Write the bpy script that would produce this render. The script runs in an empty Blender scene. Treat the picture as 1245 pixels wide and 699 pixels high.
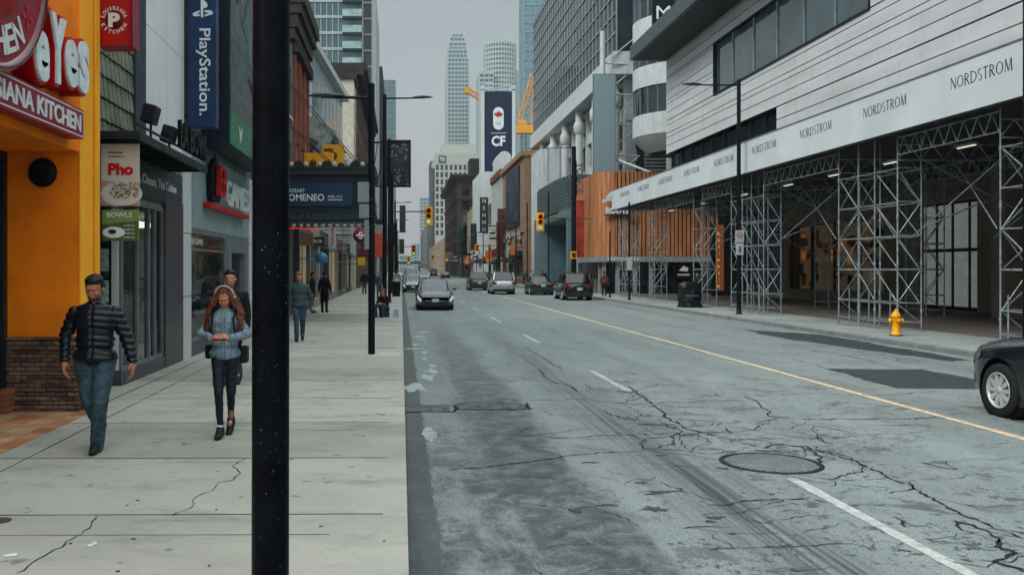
import bpy, bmesh, math, random
import numpy as np
from mathutils import Vector, Matrix, noise
random.seed(7)
D = bpy.data
SC = bpy.context.scene
COL = SC.collection
F, CX, CY, CZ = 1100.0, 488.0, 327.0, 1.98      # lens constant and the vanishing point in the photograph, eye height
PAVE = 0.13
pi = math.pi

TS = D.scenes.new('scratch')
def evald(o):
    """mesh of o with its modifiers applied, worked out in a scratch scene"""
    vl = TS.view_layers[0]; dg = vl.depsgraph; vl.update(); dg.update()
    return D.meshes.new_from_object(o.evaluated_get(dg))
def V(*a): return Vector(a)
def lin(h):
    h = h.lstrip('#'); r = []
    for i in (0, 2, 4):
        v = int(h[i:i+2], 16)/255
        r.append(v/12.92 if v <= .04045 else ((v+.055)/1.055)**2.4)
    return tuple(r)+(1,)

# ---------------------------------------------------------------- materials
MATS = {}
def nodes_of(m):
    m.use_nodes = True
    nt = m.node_tree; nt.nodes.clear()
    out = nt.nodes.new('ShaderNodeOutputMaterial')
    return nt, out
def N(nt, t, **kw):
    n = nt.nodes.new(t)
    for k, v in kw.items():
        if k in n.inputs: n.inputs[k].default_value = v
        else: setattr(n, k, v)
    return n
def mth(nt, op, a, b=None, clamp=False):
    n = nt.nodes.new('ShaderNodeMath'); n.operation = op; n.use_clamp = clamp
    for i, x in enumerate((a, b)):
        if x is None: continue
        if isinstance(x, (int, float)): n.inputs[i].default_value = x
        else: nt.links.new(x, n.inputs[i])
    return n.outputs[0]
def mixc(nt, f, a, b, mode='MIX'):
    n = nt.nodes.new('ShaderNodeMix'); n.data_type = 'RGBA'; n.blend_type = mode
    if isinstance(f, (int, float)): n.inputs[0].default_value = f
    else: nt.links.new(f, n.inputs[0])
    for i, x in ((6, a), (7, b)):
        if isinstance(x, tuple): n.inputs[i].default_value = x
        else: nt.links.new(x, n.inputs[i])
    return n.outputs[2]
def ramp(nt, fac, stops):
    n = nt.nodes.new('ShaderNodeValToRGB')
    cr = n.color_ramp
    while len(cr.elements) < len(stops): cr.elements.new(.5)
    for e, (p, c) in zip(cr.elements, stops):
        e.position = p; e.color = c if isinstance(c, tuple) else (c, c, c, 1)
    nt.links.new(fac, n.inputs[0]); return n.outputs[0]
def pos(nt, scale=(1, 1, 1), obj=False):
    if obj: s = nt.nodes.new('ShaderNodeTexCoord').outputs['Object']
    else: s = nt.nodes.new('ShaderNodeNewGeometry').outputs['Position']
    mp = nt.nodes.new('ShaderNodeMapping'); nt.links.new(s, mp.inputs[0]); mp.inputs['Scale'].default_value = scale
    return mp.outputs[0]
def noi(nt, vec, scale, detail=5, rough=.6, dist=0):
    n = N(nt, 'ShaderNodeTexNoise', Scale=scale, Detail=detail, Roughness=rough, Distortion=dist)
    nt.links.new(vec, n.inputs['Vector']); return n.outputs['Fac']

def mat(name, col, rough=.6, metal=0, var=.18, vs=3.0, bump=.15, bs=40, coat=0, spec=.3, emit=0, ecol=None, stretch=(1, 1, 1), dirt=0, trans=0, alpha=1):
    """plain surface with uneven tone, fine relief and optional grime"""
    if name in MATS: return MATS[name]
    if isinstance(col, str): col = lin(col)
    m = D.materials.new(name); nt, out = nodes_of(m)
    b = N(nt, 'ShaderNodeBsdfPrincipled', Roughness=rough, Metallic=metal)
    b.inputs['Specular IOR Level'].default_value = spec
    b.inputs['Coat Weight'].default_value = coat
    nt.links.new(b.outputs[0], out.inputs[0])
    p = pos(nt, stretch)
    n1 = noi(nt, p, vs)
    k = ramp(nt, n1, [(.25, 1-var*1.6), (.75, 1+var)])
    c = mixc(nt, 1.0, col, k, 'MULTIPLY')
    if dirt:
        p2 = pos(nt, (1.3, 1.3, .35)); n2 = noi(nt, p2, 1.7, 7, .7)
        f = ramp(nt, n2, [(.45, 0.0), (.75, dirt)])
        c = mixc(nt, f, c, (.035, .034, .03, 1))
    nt.links.new(c, b.inputs['Base Color'])
    rr = ramp(nt, noi(nt, p, vs*2.3), [(.3, max(.02, rough-.1)), (.7, min(1, rough+.12))])
    nt.links.new(rr, b.inputs['Roughness'])
    if bump:
        bp = N(nt, 'ShaderNodeBump', Strength=bump, Distance=.01)
        nt.links.new(noi(nt, p, bs, 3), bp.inputs['Height']); nt.links.new(bp.outputs[0], b.inputs['Normal'])
    if emit:
        b.inputs['Emission Color'].default_value = lin(ecol) if isinstance(ecol, str) else (ecol or col)
        b.inputs['Emission Strength'].default_value = emit
    MATS[name] = m; return m

def glassy(name, col, rough=.05, see=0.0, wav=.05):
    """window glass; 'see' is how much one looks through it"""
    if name in MATS: return MATS[name]
    if isinstance(col, str): col = lin(col)
    m = D.materials.new(name); nt, out = nodes_of(m)
    b = N(nt, 'ShaderNodeBsdfPrincipled', Roughness=rough)
    b.inputs['Specular IOR Level'].default_value = .7
    p = pos(nt)
    c = mixc(nt, 1.0, col, ramp(nt, noi(nt, p, .6, 3), [(.3, .6), (.7, 1.25)]), 'MULTIPLY')
    nt.links.new(c, b.inputs['Base Color'])
    bp = N(nt, 'ShaderNodeBump', Strength=wav, Distance=.05)
    nt.links.new(noi(nt, p, 1.5, 2), bp.inputs['Height']); nt.links.new(bp.outputs[0], b.inputs['Normal'])
    if see:
        t = N(nt, 'ShaderNodeBsdfTransparent'); t.inputs[0].default_value = (.8, .88, .88, 1)
        mx = N(nt, 'ShaderNodeMixShader'); 
        fr = N(nt, 'ShaderNodeLayerWeight', Blend=.5)
        f = mth(nt, 'ADD', mth(nt, 'MULTIPLY', mth(nt, 'POWER', fr.outputs['Facing'], 3.0), .5), 1-see, True)
        nt.links.new(f, mx.inputs[0]); nt.links.new(t.outputs[0], mx.inputs[1]); nt.links.new(b.outputs[0], mx.inputs[2])
        nt.links.new(mx.outputs[0], out.inputs[0])
    else: nt.links.new(b.outputs[0], out.inputs[0])
    MATS[name] = m; return m

def brick(name, c1, c2, mortar, scale=1.0, rough=.85, bw=.22, bh=.075, off=.5, ms=.012, axis='Y', bump=.4):
    """courses laid in real size; axis = the horizontal direction along the wall"""
    if name in MATS: return MATS[name]
    m = D.materials.new(name); nt, out = nodes_of(m)
    b = N(nt, 'ShaderNodeBsdfPrincipled', Roughness=rough); nt.links.new(b.outputs[0], out.inputs[0])
    g = nt.nodes.new('ShaderNodeNewGeometry'); s = nt.nodes.new('ShaderNodeSeparateXYZ'); nt.links.new(g.outputs['Position'], s.inputs[0])
    cb = nt.nodes.new('ShaderNodeCombineXYZ')
    if axis == 'XY':
        nt.links.new(s.outputs['X'], cb.inputs[0]); nt.links.new(s.outputs['Y'], cb.inputs[1])
    else:
        h = mth(nt, 'ADD', s.outputs['X'], s.outputs['Y'])
        nt.links.new(h, cb.inputs[0]); nt.links.new(s.outputs['Z'], cb.inputs[1])
    t = nt.nodes.new('ShaderNodeTexBrick'); nt.links.new(cb.outputs[0], t.inputs['Vector'])
    t.offset = off
    for k, v in (('Color1', lin(c1)), ('Color2', lin(c2)), ('Mortar', lin(mortar)), ('Scale', 1/scale), ('Mortar Size', ms), ('Brick Width', bw), ('Row Height', bh), ('Bias', 0.0)):
        t.inputs[k].default_value = v
    p = pos(nt)
    c = mixc(nt, 1.0, t.outputs[0], ramp(nt, noi(nt, p, 1.2, 6), [(.3, .65), (.7, 1.2)]), 'MULTIPLY')
    nt.links.new(c, b.inputs['Base Color'])
    bp = N(nt, 'ShaderNodeBump', Strength=bump, Distance=.01)
    hh = mth(nt, 'ADD', mth(nt, 'MULTIPLY', t.outputs['Fac'], -1.0), mth(nt, 'MULTIPLY', noi(nt, p, 30, 3), .5))
    nt.links.new(hh, bp.inputs['Height']); nt.links.new(bp.outputs[0], b.inputs['Normal'])
    MATS[name] = m; return m

# ---------------------------------------------------------------- mesh building
ORIG = {}
def props(o, label=None, cat=None, group=None, kind=None):
    if label: o['label'] = label
    if cat: o['category'] = cat
    if group: o['group'] = group
    if kind: o['kind'] = kind
    return o
def thing(name, label, cat, loc=(0, 0, 0), group=None):
    o = D.objects.new(name, None); COL.objects.link(o); o.empty_display_size = .2
    o.location = loc; ORIG[o.name] = Vector(loc)
    return props(o, label, cat, group)

class MB:
    def __init__(s): s.v, s.f, s.m, s.sm = [], [], [], []; s.X = None; s.mi = 0; s.smooth = False
    def add(s, vs, fs, mi=None, smooth=None):
        b = len(s.v)
        for p in vs:
            p = Vector(p)
            s.v.append(tuple(s.X @ p) if s.X is not None else tuple(p))
        for f in fs:
            s.f.append(tuple(i+b for i in f)); s.m.append(s.mi if mi is None else mi); s.sm.append(s.smooth if smooth is None else smooth)
        return s
    def box(s, x0, x1, y0, y1, z0, z1, mi=None):
        x0, x1 = sorted((x0, x1)); y0, y1 = sorted((y0, y1)); z0, z1 = sorted((z0, z1))
        return s.add([(x0,y0,z0),(x1,y0,z0),(x1,y1,z0),(x0,y1,z0),(x0,y0,z1),(x1,y0,z1),(x1,y1,z1),(x0,y1,z1)],
              [(3,2,1,0),(4,5,6,7),(0,1,5,4),(1,2,6,5),(2,3,7,6),(3,0,4,7)], mi, False)
    def obox(s, c, u, v, w, mi=None):
        """box from centre and three half-vectors"""
        c, u, v, w = map(Vector, (c, u, v, w)); P = []
        for a in (-1, 1):
            for b_, d in ((-1, -1), (1, -1), (1, 1), (-1, 1)): P.append(c+u*b_+v*d+w*a)
        return s.add(P, [(3,2,1,0),(4,5,6,7),(0,1,5,4),(1,2,6,5),(2,3,7,6),(3,0,4,7)], mi, False)
    def bar(s, p, q, w, h, mi=None):
        p, q = Vector(p), Vector(q); d = (q-p); L = d.length; d.normalize()
        up = Vector((0, 0, 1)) if abs(d.z) < .95 else Vector((0, 1, 0))
        sd = d.cross(up).normalized(); up = sd.cross(d)
        return s.obox((p+q)/2, sd*w/2, up*h/2, d*L/2, mi)
    def quad(s, a, b, c, d, mi=None): return s.add([a, b, c, d], [(0, 1, 2, 3)], mi, False)
    def tube(s, p, q, r, r2=None, n=8, mi=None, caps=True, smooth=True):
        p, q = Vector(p), Vector(q); r2 = r if r2 is None else r2
        d = (q-p).normalized(); up = Vector((0, 0, 1)) if abs(d.z) < .9 else Vector((1, 0, 0))
        a = d.cross(up).normalized(); b = d.cross(a)
        vs = []
        for c, rr in ((p, r), (q, r2)):
            for i in range(n):
                t = 2*pi*i/n; vs.append(c+a*math.cos(t)*rr+b*math.sin(t)*rr)
        s.add(vs, [(i, (i+1) % n, n+(i+1) % n, n+i) for i in range(n)], mi, smooth)
        if caps:
            s.add(vs[:n], [tuple(range(n-1, -1, -1))], mi, False); s.add(vs[n:], [tuple(range(n))], mi, False)
        return s
    def path(s, pts, r, n=6, mi=None):
        for a, b in zip(pts, pts[1:]): s.tube(a, b, r, n=n, mi=mi)
        return s
    def lathe(s, c, prof, axis=(0, 0, 1), n=20, mi=None, smooth=True):
        """prof: (distance along axis, radius)"""
        c = Vector(c); d = Vector(axis).normalized(); up = Vector((0, 0, 1)) if abs(d.z) < .9 else Vector((1, 0, 0))
        a = d.cross(up).normalized(); b = d.cross(a); vs, fs = [], []
        for h, r in prof:
            for i in range(n):
                t = 2*pi*i/n; vs.append(c+d*h+(a*math.cos(t)+b*math.sin(t))*r)
        for k in range(len(prof)-1):
            for i in range(n): fs.append((k*n+i, k*n+(i+1) % n, (k+1)*n+(i+1) % n, (k+1)*n+i))
        return s.add(vs, fs, mi, smooth)
    def ell(s, c, r, n=12, m=8, mi=None, R=None):
        vs, fs = [], []
        for j in range(m+1):
            ph = pi*j/m
            for i in range(n):
                t = 2*pi*i/n; p = Vector((r[0]*math.sin(ph)*math.cos(t), r[1]*math.sin(ph)*math.sin(t), r[2]*math.cos(ph)))
                if R is not None: p = R @ p
                vs.append(Vector(c)+p)
        for j in range(m):
            for i in range(n): fs.append((j*n+i, (j+1)*n+i, (j+1)*n+(i+1) % n, j*n+(i+1) % n))
        return s.add(vs, fs, mi, True)
    def prism(s, poly, O, U, W, Nn, d, mi=None):
        """polygon (u,w) in plane O,U,W pushed along Nn by d (front face at +d)"""
        O, U, W, Nn = map(Vector, (O, U, W, Nn)); n = len(poly)
        a = [O+U*u+W*w for u, w in poly]; b = [p+Nn*d for p in a]
        return s.add(a+b, [tuple(range(n-1, -1, -1)), tuple(range(n, 2*n))]+[(i, (i+1) % n, n+(i+1) % n, n+i) for i in range(n)], mi, False)
    def facade(s, O, U, L, z0, z1, holes, depth, Nn, mi=0, reveal=None):
        """wall sheet standing on O along U with real openings and their reveals going in by depth; Nn outward"""
        O, U, Nn = Vector(O), Vector(U), Vector(Nn)
        us = sorted({0, L, *[h[0] for h in holes], *[h[1] for h in holes]}); zs = sorted({z0, z1, *[h[2] for h in holes], *[h[3] for h in holes]})
        P = lambda u, z, k=0: O+U*u+Vector((0, 0, z))-Nn*k
        for a, b in zip(us, us[1:]):
            for c, d in zip(zs, zs[1:]):
                if any(h[0]-1e-6 <= a and b <= h[1]+1e-6 and h[2]-1e-6 <= c and d <= h[3]+1e-6 for h in holes): continue
                s.quad(P(a, c), P(b, c), P(b, d), P(a, d), mi)
        r = mi if reveal is None else reveal
        for a, b, c, d in holes:
            s.quad(P(a, c), P(b, c), P(b, c, depth), P(a, c, depth), r); s.quad(P(a, d), P(b, d), P(b, d, depth), P(a, d, depth), r)
            s.quad(P(a, c), P(a, d), P(a, d, depth), P(a, c, depth), r); s.quad(P(b, c), P(b, d), P(b, d, depth), P(b, c, depth), r)
        return s
    def text(s, txt, c, U, W, w=None, h=None, d=.01, bold=0, mi=None, shear=0, res=3, space=1.0):
        """lettering centred on c, reading along U, up along W, fitted to width w and/or height h, standing d proud"""
        cu = D.curves.new('t', 'FONT'); cu.body = txt; cu.align_x = 'CENTER'; cu.align_y = 'CENTER'; cu.extrude = .5; cu.offset = bold
        cu.resolution_u = res; cu.shear = shear; cu.space_character = space
        o = D.objects.new('t', cu); TS.collection.objects.link(o); me = evald(o)
        vs = [v.co.copy() for v in me.vertices]; fs = [tuple(p.vertices) for p in me.polygons]
        D.objects.remove(o); D.curves.remove(cu); D.meshes.remove(me)
        if not vs: return s
        xs = [v.x for v in vs]; ys = [v.y for v in vs]
        cx, cy = (min(xs)+max(xs))/2, (min(ys)+max(ys))/2; ww, hh = max(xs)-min(xs), max(ys)-min(ys)
        kx = (w/ww) if w else None; ky = (h/hh) if h else None
        kx = kx or ky; ky = ky or kx
        c, U, W = Vector(c), Vector(U).normalized(), Vector(W).normalized(); Nn = U.cross(W)
        return s.add([c+U*(v.x-cx)*kx+W*(v.y-cy)*ky+Nn*(v.z+.5)*d for v in vs], fs, mi, False)
    def build(s, name, mats, parent=None, bevel=0, label=None, cat=None, group=None, kind=None, auto=None, sub=0):
        if not isinstance(mats, (list, tuple)): mats = [mats]
        me = D.meshes.new(name)
        if parent is not None: off = ORIG[parent.name]
        else:
            if kind == 'structure' or not s.v: off = Vector((0, 0, 0))
            else:
                A = np.array(s.v); off = Vector(((A[:, 0].min()+A[:, 0].max())/2, (A[:, 1].min()+A[:, 1].max())/2, A[:, 2].min()))
        me.from_pydata([(x-off.x, y-off.y, z-off.z) for x, y, z in s.v], [], s.f)
        for mm in mats: me.materials.append(mm)
        if len(mats) > 1: me.polygons.foreach_set('material_index', [min(i, len(mats)-1) for i in s.m])
        me.polygons.foreach_set('use_smooth', s.sm)
        me.validate(); me.update()
        o = D.objects.new(name, me); COL.objects.link(o)
        if parent is not None: o.parent = parent
        else: o.location = off
        ORIG[o.name] = off
        if bevel:
            md = o.modifiers.new('bevel', 'BEVEL'); md.width = bevel; md.segments = 2; md.limit_method = 'ANGLE'; md.angle_limit = .7
        if sub:
            md = o.modifiers.new('sub', 'SUBSURF'); md.levels = sub; md.render_levels = sub
        return props(o, label, cat, group, kind)

def dup(root, loc, rotz=None, label=None, group=None):
    kids = {}
    for o in D.objects:
        if o.parent: kids.setdefault(o.parent.name, []).append(o)
    def cp(o, par):
        c = o.copy(); COL.objects.link(c); c.parent = par
        ORIG[c.name] = ORIG.get(o.name, Vector())
        for k in kids.get(o.name, []): cp(k, c)
        return c
    r = cp(root, None); r.location = loc
    if rotz is not None: r.rotation_euler = (0, 0, rotz)
    if label: r['label'] = label
    if group: r['group'] = group
    return r
def part_copy(o, loc, parent):
    c = o.copy(); COL.objects.link(c); c.parent = parent; c.location = loc; return c

# common materials
BLK = mat('black_enamel', (.003, .005, .007, 1), .45, spec=.14, var=.3, vs=6, bump=.1, bs=90)
STEEL = mat('galvanised_tube', '#9aa5a8', .42, metal=.45, var=.4, vs=7, dirt=.35)
DARKM = mat('dark_metal', (.012, .017, .02, 1), .5, spec=.2, var=.25)
GREYM = mat('grey_metal', '#6f7a7e', .5, metal=.3)
WHITEP = mat('white_paint', '#c6cccb', .55, var=.08, dirt=.25)
CONC = mat('pale_concrete', '#9aa09c', .8, var=.15, vs=1.2, dirt=.3)
DGLASS = glassy('dark_glass', '#101a20')
BGLASS = glassy('blue_glass', '#27414a')
TGLASS = glassy('teal_glass', '#3e5f66', .08)
SGLASS = glassy('shop_glass', '#141c20', .03, see=.72)
RED = mat('sign_red', '#b00e14', .35, var=.1)
MAROON = mat('sign_maroon', '#8a1230', .35, var=.15)
OFFW = mat('letter_white', '#cfd8d8', .45, var=.1)
YEL = mat('signal_yellow', '#f0a400', .45, var=.12)
# ---------------------------------------------------------------- camera, sky, light
cam_d = D.cameras.new('camera'); cam = D.objects.new('camera', cam_d); COL.objects.link(cam); SC.camera = cam
cam.location = (0, 0, CZ); cam.rotation_euler = (pi/2, 0, 0)
cam_d.sensor_width = 36; cam_d.lens = 36*F/1245; cam_d.clip_end = 4000; cam_d.clip_start = .05
cam_d.shift_x = (622.5-CX)/1245; cam_d.shift_y = -(349.5-CY)/1245
SUN_EL, SUN_AZ = math.radians(42), math.radians(233)
w = D.worlds.new('World'); SC.world = w; w.use_nodes = True; nt = w.node_tree; nt.nodes.clear()
out = nt.nodes.new('ShaderNodeOutputWorld'); bg = nt.nodes.new('ShaderNodeBackground'); bg.inputs[1].default_value = .1
nt.links.new(bg.outputs[0], out.inputs[0])
sky = nt.nodes.new('ShaderNodeTexSky'); sky.sky_type = 'NISHITA'; sky.sun_disc = False
sky.sun_elevation = SUN_EL; sky.sun_rotation = SUN_AZ; sky.air_density = 1.2; sky.dust_density = 3
hs = N(nt, 'ShaderNodeHueSaturation', Saturation=.12, Value=1.0); nt.links.new(sky.outputs[0], hs.inputs['Color'])
tc = nt.nodes.new('ShaderNodeTexCoord'); mp = nt.nodes.new('ShaderNodeMapping'); mp.inputs['Scale'].default_value = (1, 1, 2.6)
nt.links.new(tc.outputs['Generated'], mp.inputs[0])
cl = noi(nt, mp.outputs[0], 2.2, 6, .55, .4)
sx = nt.nodes.new('ShaderNodeSeparateXYZ'); nt.links.new(tc.outputs['Generated'], sx.inputs[0])
grey = ramp(nt, sx.outputs['Z'], [(0.0, (3.9, 3.85, 4.0, 1)), (.13, (3.35, 3.6, 3.8, 1)), (.28, (2.55, 3.1, 3.3, 1)), (.5, (7.0, 7.7, 7.9, 1)), (1, (16.5, 17.8, 18.2, 1))])
grey = mixc(nt, 1.0, grey, ramp(nt, mth(nt, 'MULTIPLY', sx.outputs['Y'], -1.0), [(0.0, 1.0), (.8, 1.9)]), 'MULTIPLY')  # extra sky brightness added behind the camera to light faces turned towards it
cloud = mixc(nt, 1.0, grey, ramp(nt, cl, [(.3, .90), (.7, 1.08)]), 'MULTIPLY')
nt.links.new(mixc(nt, .86, hs.outputs[0], cloud), bg.inputs[0])
sd = D.lights.new('sun', 'SUN'); sd.energy = 1.5; sd.angle = math.radians(22); sd.color = (1, .97, .93)
so = D.objects.new('sun', sd); COL.objects.link(so)
so.rotation_euler = (pi/2-SUN_EL, 0, pi-SUN_AZ if False else 0)
dvec = Vector((math.sin(SUN_AZ)*math.cos(SUN_EL), math.cos(SUN_AZ)*math.cos(SUN_EL), math.sin(SUN_EL)))
so.rotation_euler = dvec.to_track_quat('Z', 'Y').to_euler(); so.location = (0, 0, 60)
SC.view_settings.view_transform = 'Standard'; SC.view_settings.look = 'None'; SC.view_settings.exposure = .32; SC.view_settings.gamma = 1
SC.render.engine = 'CYCLES'; SC.cycles.max_bounces = 6; SC.cycles.diffuse_bounces = 3; SC.cycles.glossy_bounces = 3; SC.cycles.transparent_max_bounces = 12
SC.cycles.volume_bounces = 0; SC.cycles.caustics_reflective = False; SC.cycles.caustics_refractive = False

# ---------------------------------------------------------------- ground
def road_mat():
    m = D.materials.new('worn_asphalt'); nt, out = nodes_of(m)
    b = N(nt, 'ShaderNodeBsdfPrincipled', Roughness=.8); b.inputs['Specular IOR Level'].default_value = .35; nt.links.new(b.outputs[0], out.inputs[0])
    g = nt.nodes.new('ShaderNodeNewGeometry'); s = nt.nodes.new('ShaderNodeSeparateXYZ'); nt.links.new(g.outputs['Position'], s.inputs[0])
    X, Y = s.outputs['X'], s.outputs['Y']
    p = pos(nt); pl = pos(nt, (1, .16, 1)); pm = pos(nt, (1, .45, 1))
    fine = noi(nt, p, 55, 3, .7); med = noi(nt, pm, 1.3, 8, .68, .3); lng = noi(nt, pl, 1.6, 7, .66, .25); big = noi(nt, p, .22, 4)
    base = mixc(nt, ramp(nt, med, [(.3, 0.0), (.7, 1.0)]), lin('#6f7a79'), lin('#88928f'))
    base = mixc(nt, ramp(nt, big, [(.35, 0.0), (.65, .35)]), base, lin('#8b9592'))
    wob = mth(nt, 'ADD', X, mth(nt, 'MULTIPLY', mth(nt, 'SUBTRACT', lng, .5), .9))
    # dark polished wheel paths, the oily parking strip beside the kerb, spills and small missing chips of the top layer
    def band(c, wd):
        d = mth(nt, 'ABSOLUTE', mth(nt, 'SUBTRACT', wob, c)); return mth(nt, 'SUBTRACT', 1.0, mth(nt, 'DIVIDE', d, wd), True)
    yn = mth(nt, 'DIVIDE', Y, 40.0)
    near = ramp(nt, yn, [(.12, 1.0), (.3, .9), (.75, .4), (1, .0)])
    mott = ramp(nt, noi(nt, pos(nt, (1, .8, 1)), 3.2, 10, .75, .5), [(.36, .25), (.52, .8), (.64, 1.0)])
    brush = ramp(nt, noi(nt, pos(nt, (14, .22, 1)), 1.3, 7, .65), [(.38, .15), (.62, 1.0)])
    k1 = mth(nt, 'MULTIPLY', mth(nt, 'MULTIPLY', ramp(nt, band(1.3, .62), [(.1, 0.0), (.5, 1.0)]), near), mott)
    k2 = mth(nt, 'MULTIPLY', mth(nt, 'MULTIPLY', band(2.75, .62), brush), mth(nt, 'MULTIPLY', near, 1.1))
    strip = mth(nt, 'LESS_THAN', wob, 1.15)
    strip = mth(nt, 'MULTIPLY', strip, ramp(nt, yn, [(.2, .95), (.245, .7), (.29, .38), (.9, .2)]))
    patch = ramp(nt, noi(nt, pos(nt, (1.3, .55, 1)), 1.4, 8, .75, .4), [(.45, 1.0), (.56, .28)])
    strip = mth(nt, 'MULTIPLY', mth(nt, 'MULTIPLY', strip, patch), mott)
    gut = mth(nt, 'MULTIPLY', mth(nt, 'LESS_THAN', mth(nt, 'ADD', X, mth(nt, 'MULTIPLY', mth(nt, 'SUBTRACT', mott, .5), .08)), .30), mth(nt, 'ADD', mth(nt, 'MULTIPLY', mott, .3), .6))
    t = mth(nt, 'MAXIMUM', mth(nt, 'MAXIMUM', k1, k2), mth(nt, 'MAXIMUM', strip, gut))
    fade = ramp(nt, yn, [(.1, 1.0), (.45, .5), (1, .25)])
    blot = ramp(nt, noi(nt, pos(nt, (1, .85, 1)), 1.5, 10, .8, .5), [(.545, 0.0), (.575, .85)])
    blot = mth(nt, 'MULTIPLY', mth(nt, 'MULTIPLY', blot, ramp(nt, noi(nt, p, .35, 3), [(.40, .25), (.54, 1.0)])), fade)
    chips = ramp(nt, noi(nt, pos(nt, (1, .7, 1)), 11, 8, .75), [(.545, 0.0), (.58, .95)])
    chips = mth(nt, 'MULTIPLY', mth(nt, 'MULTIPLY', chips, ramp(nt, noi(nt, p, .7, 4), [(.40, .15), (.55, 1.0)])), fade)
    t = mth(nt, 'MAXIMUM', t, mth(nt, 'MAXIMUM', blot, chips))
    far_track = ramp(nt, noi(nt, pos(nt, (1.1, .03, 1)), 1.0, 4), [(.45, 0.0), (.7, .3)])
    t = mth(nt, 'MAXIMUM', t, far_track)
    c = mixc(nt, t, base, lin('#20282c'))
    c = mixc(nt, 1.0, c, ramp(nt, fine, [(.28, .5), (.72, 1.4)]), 'MULTIPLY')
    v = N(nt, 'ShaderNodeTexVoronoi', Scale=210.0); nt.links.new(p, v.inputs['Vector'])
    c = mixc(nt, ramp(nt, v.outputs['Distance'], [(.1, .35), (.32, 0.0)]), c, lin('#a4adad'))
    nt.links.new(c, b.inputs['Base Color'])
    nt.links.new(ramp(nt, t, [(0, .86), (1, .55)]), b.inputs['Roughness'])
    bp = N(nt, 'ShaderNodeBump', Strength=.6, Distance=.006); nt.links.new(fine, bp.inputs['Height'])
    bp2 = N(nt, 'ShaderNodeBump', Strength=.3, Distance=.03); nt.links.new(med, bp2.inputs['Height']); nt.links.new(bp.outputs[0], bp2.inputs['Normal'])
    nt.links.new(bp2.outputs[0], b.inputs['Normal'])
    return m
def pave_mat(name, a, bcol, stain=.5):
    m = D.materials.new(name); nt, out = nodes_of(m)
    b = N(nt, 'ShaderNodeBsdfPrincipled', Roughness=.85); nt.links.new(b.outputs[0], out.inputs[0])
    p = pos(nt); g = nt.nodes.new('ShaderNodeNewGeometry'); s = nt.nodes.new('ShaderNodeSeparateXYZ'); nt.links.new(g.outputs['Position'], s.inputs[0])
    # each poured slab has its own tone
    sl = mth(nt, 'FLOOR', mth(nt, 'DIVIDE', mth(nt, 'SUBTRACT', s.outputs['Y'], 6.79), 2.04))
    wn = nt.nodes.new('ShaderNodeTexWhiteNoise'); wn.noise_dimensions = '1D'; nt.links.new(sl, wn.inputs['W'])
    c = mixc(nt, ramp(nt, noi(nt, p, .8, 7, .65), [(.3, 0.0), (.7, 1.0)]), lin(a), lin(bcol))
    c = mixc(nt, 1.0, c, ramp(nt, wn.outputs['Value'], [(0, .80), (1, 1.08)]), 'MULTIPLY')
    c = mixc(nt, ramp(nt, noi(nt, pos(nt, (1, 2.2, 1)), .9, 9, .75, .4), [(.52, 0.0), (.72, stain)]), c, lin('#40474a'))
    c = mixc(nt, ramp(nt, noi(nt, p, 5.5, 2, .5), [(.68, 0.0), (.72, .5)]), c, lin('#3c4244'))
    c = mixc(nt, ramp(nt, noi(nt, p, 17, 4, .6), [(.70, 0.0), (.74, .3)]), c, lin('#555a58'))
    c = mixc(nt, 1.0, c, ramp(nt, noi(nt, p, 75, 3, .7), [(.3, .88), (.7, 1.08)]), 'MULTIPLY')
    nt.links.new(c, b.inputs['Base Color'])
    bp = N(nt, 'ShaderNodeBump', Strength=.3, Distance=.004); nt.links.new(noi(nt, p, 75, 3, .7), bp.inputs['Height']); nt.links.new(bp.outputs[0], b.inputs['Normal'])
    return m
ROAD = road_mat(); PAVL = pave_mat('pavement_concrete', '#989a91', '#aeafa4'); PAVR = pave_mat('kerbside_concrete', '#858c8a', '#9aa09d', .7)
KL, KR = .045, 12.8
MB().quad((-1150, -140, -.03), (1250, -140, -.03), (1250, 1590, -.03), (-1150, 1590, -.03)).build('ground', mat('city_ground', '#454c4e', .9), kind='structure')
m = MB()
for y0, y1 in ((-12, 40), (40, 120), (120, 900)): m.quad((KL, y0, 0), (KR, y0, 0), (KR, y1, 0), (KL, y1, 0))
m.build('road', ROAD, kind='structure')
m = MB(); m.box(-6.5, -.11, -12, 60, -.02, PAVE); m.box(-6.5, -.11, 60, 900, -.02, PAVE)
m.build('pavement', PAVL, kind='structure')
MB().box(-.11, KL, -12, 900, -.02, PAVE).build('kerb', PAVL, kind='structure')
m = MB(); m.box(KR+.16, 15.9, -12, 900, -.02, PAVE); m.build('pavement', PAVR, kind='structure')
MB().box(KR, KR+.155, -12, 900, -.02, PAVE-.002).build('kerb', mat('kerb_concrete_right', '#7d8482', .85, dirt=.5), kind='structure', bevel=.02)
MB().box(15.905, 30, -12, 900, -.02, PAVE-.001).build('plaza_paving', brick('dark_pavers', '#5e554f', '#6c645d', '#383432', bw=.6, bh=.3, ms=.008, axis='XY'), kind='structure')
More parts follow.
